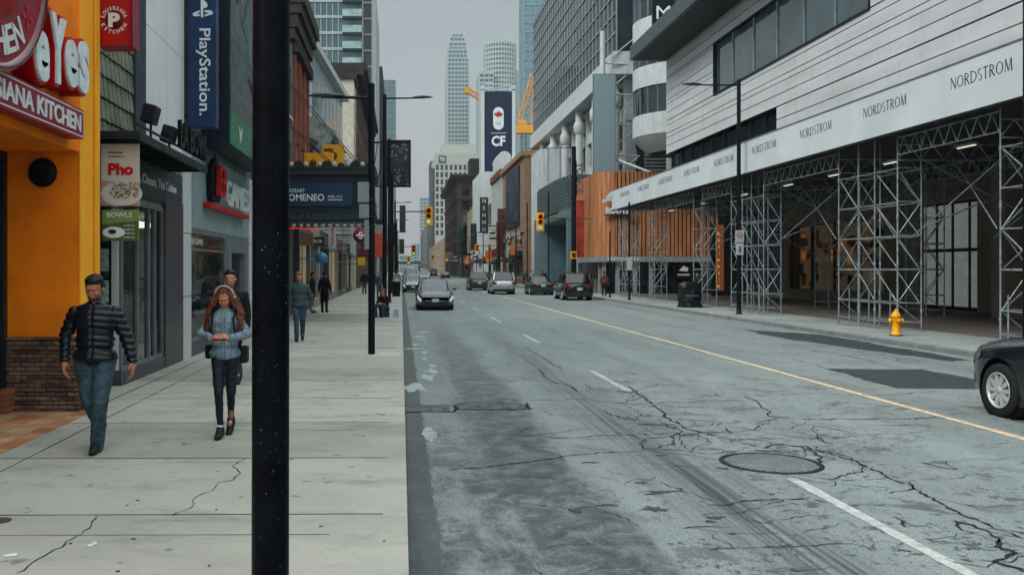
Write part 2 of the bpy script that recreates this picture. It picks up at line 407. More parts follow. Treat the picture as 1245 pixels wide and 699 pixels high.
# gutter slab and asphalt strip along the kerb, patches
def gp(px, py, z=0.0): k = (CZ-z)/(py-CY); return Vector(((px-CX)*k, F*k, z))
def gpp(px, py, z=PAVE): return gp(px, py, z)
def ribbon(m, pts, w, z, jit=.0, closed=False, taper=True):
    pts = [Vector(p) for p in pts]; n = len(pts); L, R = [], []
    for i, p in enumerate(pts):
        a = pts[max(i-1, 0)]; b = pts[min(i+1, n-1)]; d = (b-a); d.z = 0; d.normalize(); s = Vector((-d.y, d.x, 0))
        ww = w*(1+random.uniform(-jit, jit))*(.35 if taper and i in (0, n-1) else 1)
        L.append(p+s*ww/2); R.append(p-s*ww/2)
    for i in range(n-1):
        m.quad((L[i].x, L[i].y, z), (R[i].x, R[i].y, z), (R[i+1].x, R[i+1].y, z), (L[i+1].x, L[i+1].y, z))
def wander(pts, step=.12, amp=.05):
    out = []
    for a, b in zip(pts, pts[1:]):
        L = (b-a).length; n = max(2, int(L/step)); d = (b-a).normalized(); s = Vector((-d.y, d.x, 0)); off = 0
        for i in range(n):
            t = i/n; off = off*.8+random.uniform(-amp, amp); out.append(a+(b-a)*t+s*off*math.sin(pi*t)*1.6)
    out.append(pts[-1]); return out
def blob(c, rx, ry, z, m, n=26, rough=.25, seed=0):
    pts = []
    for i in range(n):
        t = 2*pi*i/n; r = 1+rough*(noise.noise(Vector((math.cos(t)*1.7+seed, math.sin(t)*1.7, seed)))*2+random.uniform(-.12, .12))
        pts.append((c[0]+rx*r*math.cos(t), c[1]+ry*r*math.sin(t), z))
    m.add(pts, [tuple(range(n))])
# fresh asphalt patches
PATCH = mat('asphalt_patch', '#363f43', .8, var=.35, vs=5, bump=.6, bs=80)
for poly in ([(1003, 448), (1120, 449), (1185, 461), (1245, 474), (1180, 473), (1090, 472)], [(905, 401), (1000, 407), (1180, 438), (1160, 440), (1040, 424), (940, 409)]):
    m = MB(); P = wander([gp(x, y) for x, y in poly+poly[:1]], .15, .035)[:-1]; m.add([(q.x, q.y, .004) for q in P], [tuple(range(len(P)))]); m.build('road_patch', PATCH, kind='structure')
PALE = mat('bare_concrete_patch', '#9aa6a6', .8, var=.25, vs=4, bump=.5)
m = MB()
for i in range(16):
    blob((random.uniform(.2, .75), 15+i*1.25+random.uniform(-.4, .4)), random.uniform(.05, .24), random.uniform(.1, .5), .004, m, seed=i*3.1, rough=.5)
blob((.33, 10.9), .09, .45, .004, m, seed=2); m.build('road_patch', PALE, kind='structure')
# cracks: (pixel polyline in the photograph's road plane, width)
CR = mat('crack_dark', (.012, .015, .016, 1), .95, var=.3)
m = MB()
cracks = [([(495, 497), (560, 493), (628, 487), (700, 485), (770, 491), (830, 489), (900, 487)], .022), ([(545, 571), (640, 562), (700, 553), (790, 546)], .02),
 ([(620, 528), (680, 533), (750, 529), (810, 527), (860, 529)], .02), ([(860, 478), (930, 480), (985, 478), (1060, 481), (1140, 476)], .02),
 ([(764, 470), (800, 497), (835, 522), (870, 530)], .03), ([(905, 482), (930, 497), (935, 506), (985, 510), (1060, 510), (1140, 507)], .025),
 ([(960, 530), (1010, 533), (1060, 528), (1120, 526)], .016), ([(970, 540), (1040, 560), (1090, 585), (1150, 615), (1200, 637), (1245, 655)], .026),
 ([(980, 545), (1035, 556), (1050, 568), (1010, 583), (985, 580)], .02), ([(1160, 633), (1200, 645), (1210, 665), (1235, 672), (1200, 690)], .028),
 ([(1190, 680), (1225, 688), (1245, 695)], .03), ([(1215, 655), (1218, 668), (1232, 676)], .025), ([(1160, 633), (1170, 645), (1195, 648)], .02),
 ([(860, 614), (920, 608), (985, 605)], .02), ([(862, 668), (960, 662)], .018), ([(735, 500), (760, 510), (800, 512), (830, 524), (820, 535), (800, 545)], .022),
 ([(590, 420), (640, 423), (665, 438), (683, 448)], .02), ([(655, 450), (672, 464), (690, 468), (700, 477), (745, 472), (765, 478)], .022),
 ([(680, 402), (740, 408), (800, 413), (860, 430)], .018), ([(1000, 440), (1060, 442), (1120, 452)], .02), ([(885, 425), (960, 436), (1000, 447)], .016),
 ([(950, 423), (1010, 428), (1065, 441)], .02), ([(585, 448), (640, 441), (700, 446)], .016),
 ([(1088, 628), (1100, 640), (1120, 640)], .018), ([(930, 545), (950, 540), (975, 543), (1000, 556), (995, 566)], .03), ([(780, 545), (860, 552), (900, 548)], .016),
 ([(700, 395), (860, 400), (930, 408)], .015), ([(560, 395), (640, 398), (700, 395)], .012), ([(1080, 600), (1110, 590), (1090, 585)], .016)]
for pts, wd in cracks:
    P = wander([gp(x, y) for x, y in pts], .06, .026); ribbon(m, P, wd*.8, .006, .75)
    for q in P[3::9]:
        if random.random() < .5:
            a = random.uniform(0, 2*pi); L = random.uniform(.12, .45); e = q+Vector((math.cos(a)*L, math.sin(a)*L, 0))
            ribbon(m, wander([q, e], .07, .03), wd*.38, .0065, .5)
# hairline cracks everywhere
rn = random.Random(19)
for _ in range(150):
    y = rn.uniform(5.3, 17)**1.0; x = rn.uniform(1.2, 8.5)*(1 if y > 9 else .6); a = rn.gauss(0, .5) if rn.random() < .7 else rn.uniform(0, 2*pi); L = rn.uniform(.15, 1.1)
    q = Vector((x, y, 0)); e = q+Vector((math.cos(a)*L, math.sin(a)*L, 0)); ribbon(m, wander([q, (q+e)/2+Vector((rn.uniform(-.08, .08), rn.uniform(-.08, .08), 0)), e], .07, .03), rn.uniform(.004, .010), .005, .6)
# alligator cracking
rnd = random.Random(3)
def alligator(cx, cy, rx, ry, n, wd):
    pts = [Vector((cx+rnd.gauss(0, rx), cy+rnd.gauss(0, ry), 0)) for _ in range(n)]
    for i, p in enumerate(pts):
        for q in sorted(pts, key=lambda q: (q-p).length)[1:3]: ribbon(m, wander([p, q], .09, .03), wd*.6, .0055, .5)
c = gp(905, 530); alligator(c.x, c.y, .75, .75, 42, .016)
c = gp(850, 515); alligator(c.x, c.y, .6, .8, 30, .016)
c = gp(1010, 425); alligator(c.x, c.y, .9, 1.6, 30, .02)
c = gp(780, 470); alligator(c.x, c.y, .5, 1.2, 18, .016)
c = gp(1180, 430); alligator(c.x, c.y, .5, 1.2, 12, .016)
m.build('road_cracks', CR, kind='structure')
# places where the top layer has worn away to the dark course below
m = MB(); rn = random.Random(23)
for cx_p, cy_p, n_, sx_, sy_ in ((800, 590, 18, .42, .30), (850, 632, 12, .40, .24), (905, 548, 12, .5, .35), (980, 640, 4, .5, .3), (760, 560, 8, .4, .3), (880, 680, 5, .35, .2), (700, 620, 8, .25, .3)):
    c = gp(cx_p, cy_p)
    for _ in range(n_//3):
        q = (c.x+rn.gauss(0, sx_), c.y+rn.gauss(0, sy_)); s_ = abs(rn.gauss(0, .035))+.008; blob(q, s_*rn.uniform(.8, 2.2), s_*rn.uniform(.5, 1.1), .0048+.0001*rn.random(), m, n=22, rough=.7, seed=rn.uniform(0, 99))
m.build('road_wear', mat('worn_course', '#414a4c', .75, var=.35, vs=9, bump=.5, bs=90), kind='structure')
# painted lines
LINEW = mat('lane_paint', '#b3b8b6', .7, var=.3, vs=12, dirt=.4); LINEY = mat('yellow_paint', '#d8c09c', .7, var=.3, vs=10, dirt=.3)
m = MB()
ys = [(5.2, 8.55), (14.65, 17.6), (24.2, 27.4), (33.5, 37), (43, 46.5), (52.5, 56), (62, 65.5), (100, 104), (112, 116)]
for a, b in ys:
    n = 14; P = [Vector((3.69, a+(b-a)*i/n, 0)) for i in range(n+1)]; ribbon(m, P, .115, .004, .12, taper=False)
m.build('lane_marking', LINEW, kind='structure')
m = MB()
ribbon(m, [Vector((7.26, 3+i*.6, 0)) for i in range(240)], .13, .004, .22, taper=False)
m.build('centre_line', LINEY, kind='structure')
m = MB()
for x in range(3): 
    pass
# pavement joints
m = MB(); J = mat('joint_dark', (.02, .022, .022, 1), .95)  # plain dark colour of the slab joints, also used for gum
z = PAVE+.003
k = 0
while 6.79+2.04*k < 120:
    y = 4.75+2.04*k; ribbon(m, [Vector((-4.1+i*.33, y+.004*i, 0)) for i in range(13)], .016 if y < 20 else .03, z, .25, taper=False)
    if k < 10 and k % 2 == 0: ribbon(m, [Vector((-4.0+i*.35, y+1.52+.004*i, 0)) for i in range(11)], .008, z, .4, taper=False)
    k += 1
ribbon(m, [Vector((-3.66, 3+i*.5, 0)) for i in range(90)], .014, z, .3, taper=False)
ribbon(m, [Vector((-4.1, 3+i*.5, 0)) for i in range(90)], .02, z, .3, taper=False)
m.build('pavement_joints', J, kind='structure')
m = MB()
for pts in ([(20, 697), (60, 672), (88, 655), (118, 628)], [(210, 627), (235, 607), (262, 592), (285, 583), (289, 572), (285, 565), (297, 557)]):
    ribbon(m, wander([gpp(x, y) for x, y in pts], .06, .02), .009, z, .6)
m.build('pavement_cracks', CR, kind='structure')
# litter and gum
m = MB()
for _ in range(70):
    x, y = random.uniform(-3.9, -.1), random.uniform(4.8, 16); blob((x, y), random.uniform(.008, .022), random.uniform(.006, .018), z+.001, m, n=8)
m.build('gum_spots', J, kind='stuff')
m = MB(); m.lathe((-2.95, 6.65, z), [(0, .075), (.004, .08), (.006, .06), (.006, 0.001)], n=16)
m.build('drain_cap', mat('rusty_cap', '#43413c', .7), label='small round metal cap set in the pavement slab near the near crack', cat='pavement cap')
def litter(x, y, a, mt, lab):
    m = MB(); m.X = Matrix.Translation((x, y, PAVE+.004)) @ Matrix.Rotation(a, 4, 'Z')
    m.add([(-.04, -.012, 0), (.04, -.014, 0), (.045, .012, .012), (-.035, .014, .006), (0, 0, .014)], [(0, 1, 4), (1, 2, 4), (2, 3, 4), (3, 0, 4), (3, 2, 1, 0)])
    m.build('paper_scrap', mt, label=lab, cat='litter')
P_ = mat('paper_white', '#c8cccb', .8)
p = gpp(12, 676); litter(p.x, p.y, .3, P_, 'folded white paper scrap lying beside the near pavement crack')
p = gpp(112, 663); litter(p.x, p.y, 1.2, P_, 'small crumpled paper scrap on the slab between crack and round cap')
# castings in the road
CAST = brick('cast_iron_pattern', '#6d7777', '#869090', '#3a4143', bw=.045, bh=.045, ms=.006, off=0, axis='XY')
c = gp(937, 563)
t = thing('manhole_cover', 'large round patterned manhole cover sunk in cracked asphalt', 'manhole cover', (c.x, c.y, 0))
m = MB(); m.lathe((c.x, c.y, .002), [(0, .50), (.008, .50), (.010, .455), (.004, .45)], n=40); m.build('frame', DARKM, t)
m = MB(); m.lathe((c.x, c.y, .002), [(.003, .44), (.009, .43), (.009, .001)], n=40, smooth=False); m.build('lid', CAST, t)
for i, (px, py, wx, lab) in enumerate([(520, 497, .62, 'rough worn cover set in the gutter, nearest the kerb'), (597, 494, .95, 'wide worn utility cover in the road next to the gutter one')]):
    c = gp(px, py); t = thing('utility_lid', lab, 'utility cover', (c.x, c.y, 0))
    m = MB(); hw = wx/2
    for a, b, e, f in ((-hw, hw, -.3, -.25), (-hw, hw, .25, .3), (-hw, -hw+.05, -.25, .25), (hw-.05, hw, -.25, .25)): m.box(c.x+a, c.x+b, c.y+e, c.y+f, .001, .012)
    m.build('frame', mat('worn_frame', '#59615f', .8, var=.5, vs=9, bump=.8), t); MB().box(c.x-hw+.052, c.x+hw-.052, c.y-.248, c.y+.248, .001, .009).build('plate', mat('worn_plate', '#5a6462', .8, var=.6, vs=7, bump=1, bs=40, dirt=.5), t)
    m = MB(); P_a = [Vector((c.x-hw-.1, c.y-.33, 0)), Vector((c.x+hw+.1, c.y-.31, 0))]; ribbon(m, wander(P_a, .06, .03), .03, .0062, .8); ribbon(m, wander([p_+Vector((0, .66, 0)) for p_ in P_a], .06, .03), .022, .0062, .8); ribbon(m, wander([Vector((c.x+hw+.04, c.y-.3, 0)), Vector((c.x+hw+.1, c.y+.34, 0))], .06, .02), .05, .0062, .8); m.build('road_cracks', CR, kind='structure')
# entrance tiles of the corner restaurant
MB().box(-5.13, -4.0, 6, 11.78, PAVE, PAVE+.005).build('entrance_tiles', brick('terracotta_tiles', '#a05c38', '#b59a72', '#6d6a62', bw=.3, bh=.3, off=0, ms=.008, axis='XY', bump=.1), kind='structure')
# ================================================================= LEFT SIDE, NEAR
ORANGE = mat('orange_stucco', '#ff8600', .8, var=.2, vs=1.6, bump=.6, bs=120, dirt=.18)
ORANGE2 = mat('orange_stucco_lit', '#fbae28', .75, var=.08, vs=1.5, bump=.4, bs=120, dirt=.1)  # same orange stucco, with the street face's stronger light put into the colour
STONE = brick('split_stone', '#4f4038', '#8a6c55', '#221c1a', bw=.17, bh=.055, ms=.006, bump=1.2)
ex, UY, UZ, UX = Vector((1, 0, 0)), Vector((0, 1, 0)), Vector((0, 0, 1)), Vector((1, 0, 0))
# --- corner restaurant
T = thing('corner_restaurant', 'orange stucco fried chicken restaurant front with split stone base at the street corner', 'building', (-4.8, 10, PAVE))
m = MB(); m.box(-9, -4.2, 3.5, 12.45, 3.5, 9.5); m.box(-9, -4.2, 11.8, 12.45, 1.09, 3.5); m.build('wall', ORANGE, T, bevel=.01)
MB().box(-4.2, -4.185, 11.79, 12.44, 1.12, 9.5).build('corner_strip', ORANGE2, T)
MB().box(-4.175, -4.15, 12.30, 12.46, 1.12, 9.5).build('downpipe', ORANGE2, T)
# split-face stone base with proud stones
m = MB(); m.box(-9, -4.18, 11.76, 12.46, PAVE, 1.09)
rn = random.Random(5)
zz = PAVE+.01
while zz < 1.06:
    h = rn.uniform(.05, .085); x = -5.13
    while x < -4.2:
        l = rn.uniform(.1, .3); x2 = min(x+l, -4.185); m.box(x+.004, x2-.004, 11.76-rn.uniform(.008, .045), 11.77, zz+.003, min(zz+h, 1.085)-.003); x = x2
    y = 11.78
    while y < 12.44:
        l = rn.uniform(.1, .28); y2 = min(y+l, 12.44); m.box(-4.19, -4.18+rn.uniform(.008, .04), y+.004, y2-.004, zz+.003, min(zz+h, 1.085)-.003); y = y2
    zz += h
m.build('stone_base', STONE, T, bevel=.004)
m = MB(); m.box(-5.4, -5.13, 5, 11.78, 3.4, 3.5); m.box(-5.3, -5.13, 11.66, 11.78, PAVE, 3.4); m.box(-5.3, -5.13, 9.9, 10.02, PAVE, 3.4); m.box(-5.28, -5.13, 5, 11.7, PAVE, .32)
m.build('door_frame', DARKM, T)
MB().box(-5.25, -5.22, 5, 11.7, .3, 3.42).build('door_glass', DGLASS, T)
MB().box(-5.1, -5.02, 11.5, 11.755, PAVE, .45).build('brick_plinth', brick('plinth_brick', '#8a4a2c', '#9b5a38', '#5a4a40'), T)
m = MB(); m.lathe((-4.66, 11.8, 3.23), [(0, .17), (.05, .19), (.09, .17), (.12, .10), (.10, .03), (.1, .001)], axis=(0, -1, 0), n=24)
m.build('wall_speaker', BLK, label='round black speaker on the orange wall above the restaurant entrance', cat='speaker')
# long name board on the fascia
T = thing('name_board', 'long maroon board lettered Louisiana Kitchen on the orange fascia', 'sign', (-3.97, 9.9, 3.6))
m = MB()
def rrect(w, h, r, n=5):
    P = []
    for cx, cy, a0 in ((w/2-r, h/2-r, 0), (-w/2+r, h/2-r, pi/2), (-w/2+r, -h/2+r, pi), (w/2-r, -h/2+r, 3*pi/2)):
        for i in range(n+1): a = a0+pi/2*i/n; P.append((cx+r*math.cos(a), cy+r*math.sin(a)))
    return P
Cb = (-4.18, 9.15, 3.785); Lb = 4.5
m.prism(rrect(Lb, .37, .06), Cb, UY, UZ, UX, .18); m.build('board', MAROON, T)
m = MB(); A = rrect(Lb-.05, .32, .05); B = rrect(Lb-.08, .29, .04); O = Vector((-3.996, 9.15, 3.785)); n = len(A)
m.add([O+UY*u+UZ*v for u, v in A]+[O+UY*u+UZ*v for u, v in B], [(i, (i+1) % n, n+(i+1) % n, n+i) for i in range(n)]); m.build('border', OFFW, T)
m = MB(); m.text('LOUISIANA KITCHEN', (-3.998, 9.72, 3.785), UY, UZ, w=3.1, h=.21, d=.012, bold=.022)
m.build('lettering', OFFW, T)
# round emblem
T = thing('round_sign', 'big round red and maroon restaurant sign with white ring lettering above the name board', 'sign', (-3.95, 8.6, 4.0))
cc = Vector((-4.15, 8.6, 5.31))
m = MB(); m.lathe(cc, [(-.05, 1.2), (.0, 1.40), (.20, 1.43), (.26, 1.42), (.275, 1.39), (.26, 1.35), (.23, 1.33)], axis=(1, 0, 0), n=72); m.build('rim', mat('gloss_maroon', '#5e0d1c', .15, coat=.8), T)
m = MB(); m.lathe(cc, [(.23, 1.335), (.232, .90)], axis=(1, 0, 0), n=48, smooth=False); m.build('ring', MAROON, T)
m = MB(); m.lathe(cc, [(.232, .91), (.25, .90), (.252, .001)], axis=(1, 0, 0), n=40); m.build('disc', mat('bright_red', '#b80a0c', .3), T)
m = MB()
def ring_text(m, txt, c, U, W, r, size, a0, a1, d=.01, inward=False, bold=.02, wk=.8):
    n = len(txt)
    for i, ch in enumerate(txt):
        if ch == ' ': continue
        a = a0+(a1-a0)*i/max(1, n-1)
        p = Vector(c)+U*math.cos(a)*r+W*math.sin(a)*r
        up = (U*math.cos(a)+W*math.sin(a))*(-1 if inward else 1); rt = Vector(up).cross(U.cross(W)) 
        if not inward: rt = -(U.cross(W)).cross(up)*1
        rt = up.cross(U.cross(W))
        m.text(ch, p, rt, up, w=size*wk*(.4 if ch == 'I' else 1), h=size, d=d, bold=bold)
co = Vector((-3.914, 8.6, 5.31))
ring_text(m, 'LOUISIANA', co, UY, UZ, 1.12, .28, math.radians(150), math.radians(30)); ring_text(m, 'KITCHEN', co, UY, UZ, 1.12, .28, math.radians(236), math.radians(304), inward=True)
m.build('ring_lettering', OFFW, T)
m = MB()
for sgn in (1, -1):
    q = co+UY*.87*sgn-UZ*.70
    for a in (0, 90, 180, 270):
        r = math.radians(a); d = UY*math.cos(r)+UZ*math.sin(r); s_ = UY*-math.sin(r)+UZ*math.cos(r)
        m.add([q+UX*.004, q+d*.09+s_*.04+UX*.004, q+d*.14+UX*.004, q+d*.09-s_*.04+UX*.004], [(0, 1, 2, 3)])
m.build('fleur_mark', mat('bright_red', ''), T)
m = MB(); m.text('P', co+UX*.03, UY, UZ, h=1.0, w=.8, d=.02, bold=.04); m.build('initial', OFFW, T)
# raised letters e Y e s
T = thing('raised_letters', 'row of tall white channel letters with red sides on the orange fascia', 'sign', (-3.95, 10.4, 4.05))
m1, m2 = MB(), MB()
for ch, y, zc, ww, hh in (('e', 9.88, 4.30, .36, .54), ('Y', 10.34, 4.48, .46, .78), ('e', 10.76, 4.42, .36, .56), ('s', 11.17, 4.46, .34, .64)):
    m1.text(ch, (-4.19, y, zc), UY, UZ, w=ww+.08, h=hh+.07, d=.25, bold=.06, res=5)
    m2.text(ch, (-3.938, y, zc), UY, UZ, w=ww, h=hh, d=.03, bold=.035, res=5)
m1.build('letter_sides', RED, T); m2.build('letter_faces', mat('letter_face', '#d3dfe0', .4, var=.15, vs=8), T)
# red projecting box sign
T = thing('box_sign', 'square red box sign with a white initial in a ring hanging off the orange corner', 'sign', (-3.97, 12.65, 5.05))
MB().box(-4.2, -3.73, 12.5, 12.82, 5.05, 5.95).build('box', mat('box_red', '#a80d10', .35), T, bevel=.015)
m = MB(); m.box(-4.2, -4.185, 12.48, 12.5, 5.05, 5.95); m.box(-3.745, -3.73, 12.48, 12.5, 5.05, 5.95); m.box(-4.185, -3.745, 12.48, 12.5, 5.05, 5.068); m.box(-3.725, -3.715, 12.5, 12.82, 5.05, 5.95)
m.build('edge_frame', MAROON, T)
m = MB(); c_ = Vector((-3.965, 12.488, 5.41))
m.text('P', c_, UX, UZ, w=.16, h=.2, d=.01, bold=.05); ring_text(m, 'LOUISIANA', c_, UX, UZ, .165, .052, math.radians(160), math.radians(20), d=.006); ring_text(m, 'KITCHEN', c_, UX, UZ, .165, .052, math.radians(205), math.radians(335), d=.006, inward=True)
m.build('emblem', OFFW, T)
MB().lathe((-3.965, 12.496, 5.41), [(0, .12), (.004, .12), (.005, .001)], axis=(0, -1, 0), n=24).build('emblem_disc', mat('emblem_dark', '#5d0508', .4), T)
m = MB(); m.box(-4.5, -4.2, 12.6, 12.68, 5.62, 5.72); m.box(-4.5, -4.2, 12.6, 12.68, 5.2, 5.28); m.box(-4.2, -4.16, 12.44, 12.5, 5.2, 5.9); m.build('bracket', MAROON, T)
# --- noodle shop building
GRAN = mat('dark_granite', '#3c3b41', .35, var=.2, vs=9, bump=.05); GRAN2 = mat('granite_base', '#45454a', .4, var=.2, vs=9)
SLATE = mat('slate_tiles', '#787c6c', .75, var=.3, vs=2.5, bump=.5, bs=60)
T = thing('noodle_shop', 'narrow shop building with slate tiles and dark granite piers beside the orange restaurant', 'building', (-5, 15.5, PAVE))
m = MB(); m.box(-12, -4.6, 12.47, 19.0, 3.86, 13); m.box(-12, -4.47, 12.47, 18.3, 3.16, 3.86); m.box(-12, -5.35, 12.47, 18.3, PAVE, 3.2); m.build('wall', mat('shop_wall', '#4a5052', .8), T)
m = MB(); m.box(-4.62, -4.50, 12.47, 15.1, 3.9, 13); m.build('tile_backing', DARKM, T)
m = MB(); z0 = 3.92; r_ = 0; rn = random.Random(2)
while z0 < 7.5:
    y = 12.5+(.11 if r_ % 2 else 0)
    while y < 15.05:
        y2 = min(y+.215, 15.08); k = rn.uniform(-.004, .006)
        m.add([(-4.455+k, y+.02, z0-.03), (-4.455+k, y2-.02, z0-.03+rn.uniform(-.02, .02)), (-4.485, y2-.02, z0+.285), (-4.485, y+.02, z0+.285), (-4.50, y+.014, z0-.03), (-4.50, y2-.014, z0-.03)],
              [(0, 1, 2, 3), (0, 4, 5, 1), (0, 3, 4), (1, 5, 2)]); y = y2
    z0 += .33; r_ += 1
m.build('slate_cladding', SLATE, T)
MB().box(-4.6, -4.43, 15.1, 15.7, 3.9, 13).build('corner_trim', mat('blue_grey_trim', '#2e3c44', .6), T)
m = MB()
for i in range(2):
    for z0 in (4.2, 6.25, 8.3, 10.35): m.box(-4.6, -4.44, 15.72+i*1.4, 17.1+i*1.4-.015, z0, z0+2.035)
m.build('white_panel', mat('white_panel', '#dbe1e0', .5, var=.06, vs=1, dirt=.1), T)
m = MB()
for z0, z1 in ((3.86, 4.2),): m.box(-4.6, -4.45, 15.1, 19, z0, z1)
m.build('panel_sill', GREYM, T)
# street glazing
m = MB(); fr = mat('brushed_frame', '#7c878a', .4, metal=.5)
for y in (14.4, 15.25, 15.95, 16.35, 16.86): m.box(-4.53, -4.45, y, y+.07, .37, 3.1)
m.box(-4.52, -4.455, 14.47, 16.86, .34, .42); m.box(-4.52, -4.455, 14.47, 16.86, 3.05, 3.16); m.build('window_frame', fr, T)
MB().box(-4.50, -4.49, 14.45, 16.9, .4, 3.07).build('shop_window', SGLASS, T)
m = MB(); m.box(-5.3, -5.22, 14.36, 14.42, .13, 3.1); m.box(-4.60, -4.5, 14.355, 14.44, .37, 3.1); m.box(-5.22, -4.62, 14.36, 14.42, 3.0, 3.12); m.box(-5.22, -4.62, 14.36, 14.42, .37, .43); m.build('side_frame', WHITEP, T)
MB().box(-5.22, -4.62, 14.38, 14.40, .43, 3.0).build('side_window', SGLASS, T)
m = MB(); m.box(-5.3, -4.43, 14.32, 14.46, PAVE, .36); m.box(-4.56, -4.42, 14.46, 16.92, PAVE, .35); m.build('granite_base', GRAN2, T, bevel=.008)
MB().box(-4.6, -4.41, 16.93, 18.3, PAVE, 3.3).build('granite_pier', GRAN, T, bevel=.01)
m = MB(); m.box(-5.35, -5.25, 12.47, 14.36, PAVE, .2); m.box(-5.32, -5.25, 12.5, 12.58, .2, 3.1); m.box(-5.32, -5.25, 13.5, 13.6, .2, 3.1); m.box(-5.32, -5.25, 14.26, 14.34, .2, 3.1); m.box(-5.32, -5.25, 12.5, 14.3, 2.2, 2.28); m.build('entry_frame', WHITEP, T)
MB().box(-5.3, -5.29, 12.58, 14.26, .2, 3.1).build('entry_glass', SGLASS, T)
for k, (z0, z1, col) in enumerate(((1.95, 2.3, '#8da6a4'), (1.45, 1.8, '#8fc0b8'))):
    MB().box(-4.79, -4.64, 14.335, 14.347, z0, z1).build('poster', mat('poster_%d' % k, col, .6, var=.4, vs=14), label=('pale menu sheet taped to the shop side window, upper one' if k == 0 else 'green menu sheet taped to the shop side window, lower one'), cat='poster')
# room behind the glass
m = MB(); m.box(-8, -7.9, 12.5, 18.3, PAVE, 3.16); m.box(-8, -5.4, 18.2, 18.3, PAVE, 3.16); m.build('room_wall', mat('room_wall', '#7d7b70', .8), T)
RD = mat('interior_dark', '#2a2c2e', .7); 
m = MB(); m.box(-7.4, -5.6, 12.8, 18, 3.0, 3.04); m.build('added_ceiling_light', mat('added_shop_light', '#c9c7bb', .5, emit=4, ecol='#e8efe6'), T)  # glowing panel added to brighten the room behind the glass
T2 = thing('display_shelf', 'dark shelf unit with bottles seen through the noodle shop glass', 'shelf', (-5.1, 15.6, PAVE))
m = MB(); 
for z0 in (.3, .8, 1.3, 1.8): m.box(-5.3, -4.9, 14.9, 16.6, z0, z0+.03)
m.box(-5.3, -5.28, 14.9, 16.6, .13, 2.1); m.build('rack', RD, T2)
m = MB(); rn = random.Random(9)
for z0 in (.33, .83, 1.33, 1.83):
    y = 14.95
    while y < 16.5: h = rn.uniform(.15, .32); m.lathe((-5.05+rn.uniform(-.08, .08), y, z0), [(0, .04), (h*.6, .045), (h*.8, .02), (h, .02)], n=8, mi=rn.randrange(3)); y += rn.uniform(.1, .2)
m.build('bottle_stock', [mat('stock_red', '#7b2c22'), mat('stock_pale', '#9aa394'), mat('stock_dark', '#31423c')], T2, kind='stuff')
# fascia board with small lettering
T = thing('fascia_sign', 'dark fascia board with small white cuisine lettering under the noodle shop canopy', 'sign', (-4.45, 16, 3.2))
MB().box(-4.465, -4.42, 14.3, 18.25, 3.22, 3.83).build('board', mat('fascia_dark', '#30383d', .5), T)
m = MB(); m.text('Vietnamese, Chinese, Thai Cuisine', (-4.416, 15.9, 3.52), UY, UZ, w=3.7, h=.19, d=.005, bold=.01); m.build('lettering', OFFW, T)
# canopy with standing letters
T = thing('steel_canopy', 'black steel canopy with tall standing letters over the noodle shop front', 'canopy', (-4.1, 15.3, 3.8))
m = MB()
m.bar((-3.7, 12.7, 3.85), (-3.7, 17.15, 3.85), .06, .12); m.bar((-3.72, 12.7, 4.02), (-3.72, 17.15, 4.02), .03, .03); m.bar((-4.38, 12.7, 3.9), (-4.38, 17.15, 3.9), .05, .05)
for i in range(9): y = 12.75+i*.545; m.bar((-4.44, y, 3.86), (-3.72, y, 3.86), .05, .1)
m.build('frame', DARKM, T)
m = MB(); m.box(-4.4, -3.75, 12.75, 17.1, 3.91, 3.925); m.build('deck', mat('canopy_deck', '#20282c', .5), T)
m = MB(); m.text('LA BOWL', (-3.70, 16.0, 4.22), UY, UZ, w=2.1, h=.46, d=.06, bold=.03); m.build('letter', BLK, T)
for y, z0 in ((13.9, 4.35), (15.0, 4.2)):
    t = thing('flood_lamp', 'square black flood lamp on the canopy, %s' % ('nearer the slate wall' if y < 14.5 else 'next to the standing letters'), 'lamp', (-3.85, y, 4.0), 'flood lamps on the canopy')
    m = MB(); m.X = Matrix.Translation((-3.85, y, z0)) @ Matrix.Rotation(.25, 4, 'Y'); m.box(-.1, .1, -.16, .16, -.14, .14); m.build('housing', DARKM, t, bevel=.02)
    m = MB(); m.tube((-3.85, y, 3.92), (-3.85, y, z0-.1), .02); m.box(-3.9, -3.8, y-.18, y+.18, z0-.02, z0+.02); m.build('bracket', DARKM, t)
# pho banner
T = thing('food_banner', 'hanging noodle soup banner with red word Pho above a green strip', 'banner', (-4.0, 12.9, 2.35))
MB().box(-4.28, -3.74, 12.9, 12.93, 2.88, 3.76).build('sheet', mat('banner_cream', '#b9b3a6', .6, var=.05), T)
m = MB(); m.text('Pho', (-4.0, 12.896, 3.40), UX, UZ, w=.36, h=.17, d=.004, bold=.05); m.text('Vietnamese', (-4.08, 12.896, 3.64), UX, UZ, w=.22, h=.035, d=.003, bold=.02); m.text('Noodle Soup', (-4.07, 12.896, 3.58), UX, UZ, w=.24, h=.035, d=.003, bold=.02)
m.build('lettering', RED, T)
m = MB(); rn = random.Random(4)
m.add([(-4.28, 12.898, 3.24), (-3.74, 12.898, 3.20), (-3.74, 12.898, 2.88), (-4.28, 12.898, 2.88)], [(0, 1, 2, 3)], 3)
m.prism([(math.cos(a)*.30, math.sin(a)*.17) for a in [2*pi*i/24 for i in range(24)]], (-3.99, 12.897, 3.05), UX, UZ, -UY, .002, 0)
for i in range(110):
    a = rn.uniform(0, 2*pi); r = math.sqrt(rn.random()); x, z0 = -3.95+r*.2*math.cos(a), 3.07+r*.11*math.sin(a)+.02; L = rn.uniform(.015, .05); b_ = rn.uniform(0, pi)
    m.obox((x, 12.893-i*.00002, z0), (L*math.cos(b_), 0, L*math.sin(b_)), (0, .0005, 0), (-.007*math.sin(b_), 0, .007*math.cos(b_)), rn.choice([1, 1, 2, 4, 0]))
